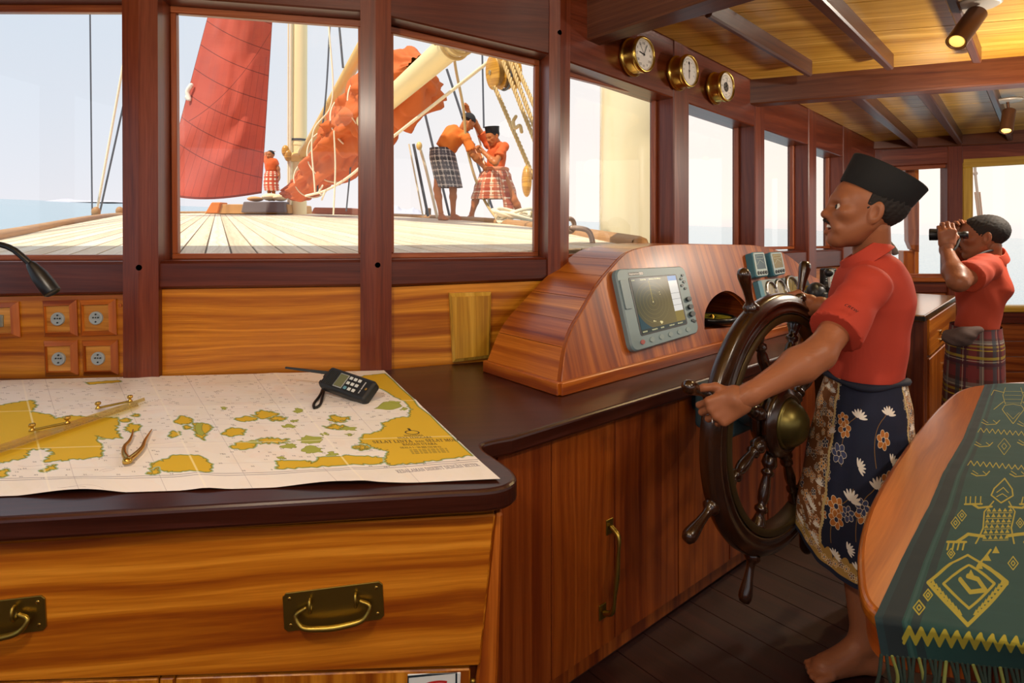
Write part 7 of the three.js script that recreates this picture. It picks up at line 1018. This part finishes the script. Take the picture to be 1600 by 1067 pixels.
// ---------------------------------------------------------------- throttle and plotter beside the console
{
  const Dp = 2.75, blk = plain(0x15181b, 0.4), base = P(1278, 474, Dp), t = thing('throttle_control', 'black throttle box with a round knob and white lever beyond the ship wheel', 'lever', base.clone().setY(YC));
  const m = basis(V3(0.75, 0, -0.66), UP, V3(0.66, 0, 0.75), base), A = (n, g, mat) => mesh(n, put(g, m), mat, t);
  const foot = rbox(0.1, base.y - YC + 0.06, 0.1, 0.01); foot.translate(0, -(base.y - YC) / 2 + 0.03, 0); A('pedestal', foot, plain(0x22282c, 0.5));
  const hs = new THREE.SphereGeometry(0.055, 24, 16); hs.scale(1.1, 0.95, 0.8); hs.translate(-0.02, 0.05, 0); A('housing', hs, blk); const drum = new THREE.CylinderGeometry(0.042, 0.042, 0.07, 28); drum.rotateX(Math.PI / 2); drum.translate(0.03, 0.045, 0.02); A('drum', drum, blk); const hub = new THREE.CylinderGeometry(0.02, 0.024, 0.02, 20); hub.rotateX(Math.PI / 2); hub.translate(0.03, 0.045, 0.062); A('boss', hub, plain(0x2b3034, 0.35));
  A('lever', straight(V3(0.015, 0.07, 0.05), V3(-0.006, 0.14, 0.05), 0.006, 12), plain(0xe6e4de, 0.3)); const k = new THREE.SphereGeometry(0.02, 20, 14); k.translate(-0.008, 0.15, 0.05); A('knob', k, blk);
  const q = P(1294, 446, 3.3), t2 = thing('chart_plotter', 'small black plotter with a pale screen mounted beyond the throttle', 'display', q.clone().setY(YC)), m2 = basis(V3(0.93, 0, -0.36), UP, V3(0.36, 0, 0.93), q), A2 = (n, g, mat) => mesh(n, put(g, m2), mat, t2);
  const bd = rbox(0.1, 0.1, 0.04, 0.012); bd.translate(0, 0.05, 0); A2('housing', bd, blk); const sc = rbox(0.05, 0.066, 0.004, 0.002); sc.translate(-0.002, 0.055, 0.02); A2('screen', sc, plain(0xa9b8b4, 0.15)); for (let i = 0; i < 5; i++) for (const s of [-1, 1]) { const b = rbox(0.01, 0.006, 0.004, 0.001); b.translate(s * 0.038, 0.03 + i * 0.013, 0.02); A2('key', b, plain(0x8a9694, 0.4)); }
  const sh = rbox(0.3, q.y - YC, 0.14, 0.006); sh.translate(0.02, -(q.y - YC) / 2, -0.02); A2('stand', grain(sh, V3(1, 0, 0)), M.pale);
}
// ---------------------------------------------------------------- spotlights on the ceiling
{
  const spot = (label, cap, a, b, rpx, tube1) => {
    const top = onCeil(cap[0], cap[1], 0.06), d = -top.z, pa = P(a[0], a[1], d), pb = P(b[0], b[1], d - 0.05), r = rpx * d / F, t = thing('ceiling_spotlight', label, 'lamp', top), br = plain(0x6a4630, 0.35, 0.6);
    const disc = lathe([[0.001, 0], [r * 2.2, 0], [r * 2.3, -0.012], [r * 2, -0.02], [0.001, -0.022]], 28); disc.translate(top.x, top.y, top.z); mesh('ceiling_rose', disc, plain(0xc9bfb0, 0.4, 0.2), t);
    const neck = pa.clone().lerp(pb, 0.12); mesh('arm', straight(top, neck, r * 0.22, 10), br, t);
    const ax = pb.clone().sub(pa), L = ax.length(), g = lathe([[0.001, 0], [r * 0.8, 0], [r, L * 0.04], [r, L], [r * 0.9, L], [r * 0.84, L * 0.93], [0.001, L * 0.9]], 28); g.applyQuaternion(new THREE.Quaternion().setFromUnitVectors(UP, ax.clone().normalize())); g.translate(pa.x, pa.y, pa.z); mesh('can', g, br, t);
    const q = new THREE.Quaternion().setFromUnitVectors(V3(0, 0, 1), ax.clone().normalize()), bulb = new THREE.SphereGeometry(r * 0.72, 20, 12); bulb.scale(1, 1, 0.35); bulb.applyQuaternion(q); bulb.translate(...pa.clone().lerp(pb, 0.97).toArray()); mesh('bulb', bulb, new THREE.MeshPhysicalMaterial({ color: 0xfff0c0, emissive: 0xffcf5a, emissiveIntensity: 1.2, roughness: 0.3 }), t);
    const l = new THREE.SpotLight(0xffdfa0, 3, 0, 0.7, 0.6, 2), lp = pb.clone().addScaledVector(ax.clone().normalize(), 0.03).sub(top); l.position.copy(lp); l.target.position.copy(lp.clone().addScaledVector(ax, 4)); l.castShadow = true; l.shadow.radius = 2; t.add(l, l.target);
  };
  spot('brown can spotlight nearest the middle of the ceiling, tilted down with a yellow bulb', [1524, 5], [1527, 20], [1494, 66], 14.5); spot('brown can spotlight near the starboard windows hanging straight down', [1574, 155], [1577, 172], [1572, 205], 8.5);
}

// ---------------------------------------------------------------- unseen hanging fill lamps, added to brighten the room
{
  const fillLamp = (label, x, z, I) => {
    const y0 = ceilY(x, z), y = y0 - 0.5, t = thing('added_fill_lamp', label, 'lamp', V3(x, y, z), 'added fill lamps');
    const rim = lathe([[0.001, 0.01], [0.03, 0.008], [0.045, -0.002], [0.04, -0.008]], 32); rim.translate(x, y, z); mesh('rim', rim, M.brass, t); mesh('rod', straight(V3(x, y, z), V3(x, y0, z), 0.008, 10), M.brass, t);
    const g = new THREE.SphereGeometry(0.1, 24, 14); g.scale(1, 0.8, 1); g.translate(x, y - 0.08, z); mesh('glow_globe', g, new THREE.MeshPhysicalMaterial({ color: 0xffffff, emissive: 0xfff0d8, emissiveIntensity: 1.5, roughness: 0.5 }), t);
    const l = new THREE.PointLight(0xfff0dc, I, 0, 2); l.position.set(0, -0.08, 0); l.castShadow = true; l.shadow.radius = 4; t.add(l);
  };
  fillLamp('added unseen fill lamp, a round glowing globe hung above the chart table', -0.75, -0.2, 4.2); fillLamp('added unseen fill lamp, a round glowing globe hung above the oval table', 1.6, -0.4, 3); fillLamp('added unseen fill lamp, a round glowing globe hung towards the after end of the room', 0.4, 1.0, 4); fillLamp('added unseen fill lamp, a round glowing globe hung beside the starboard windows', 2.95, -2.9, 5.5);
}

renderer.render(scene, camera);
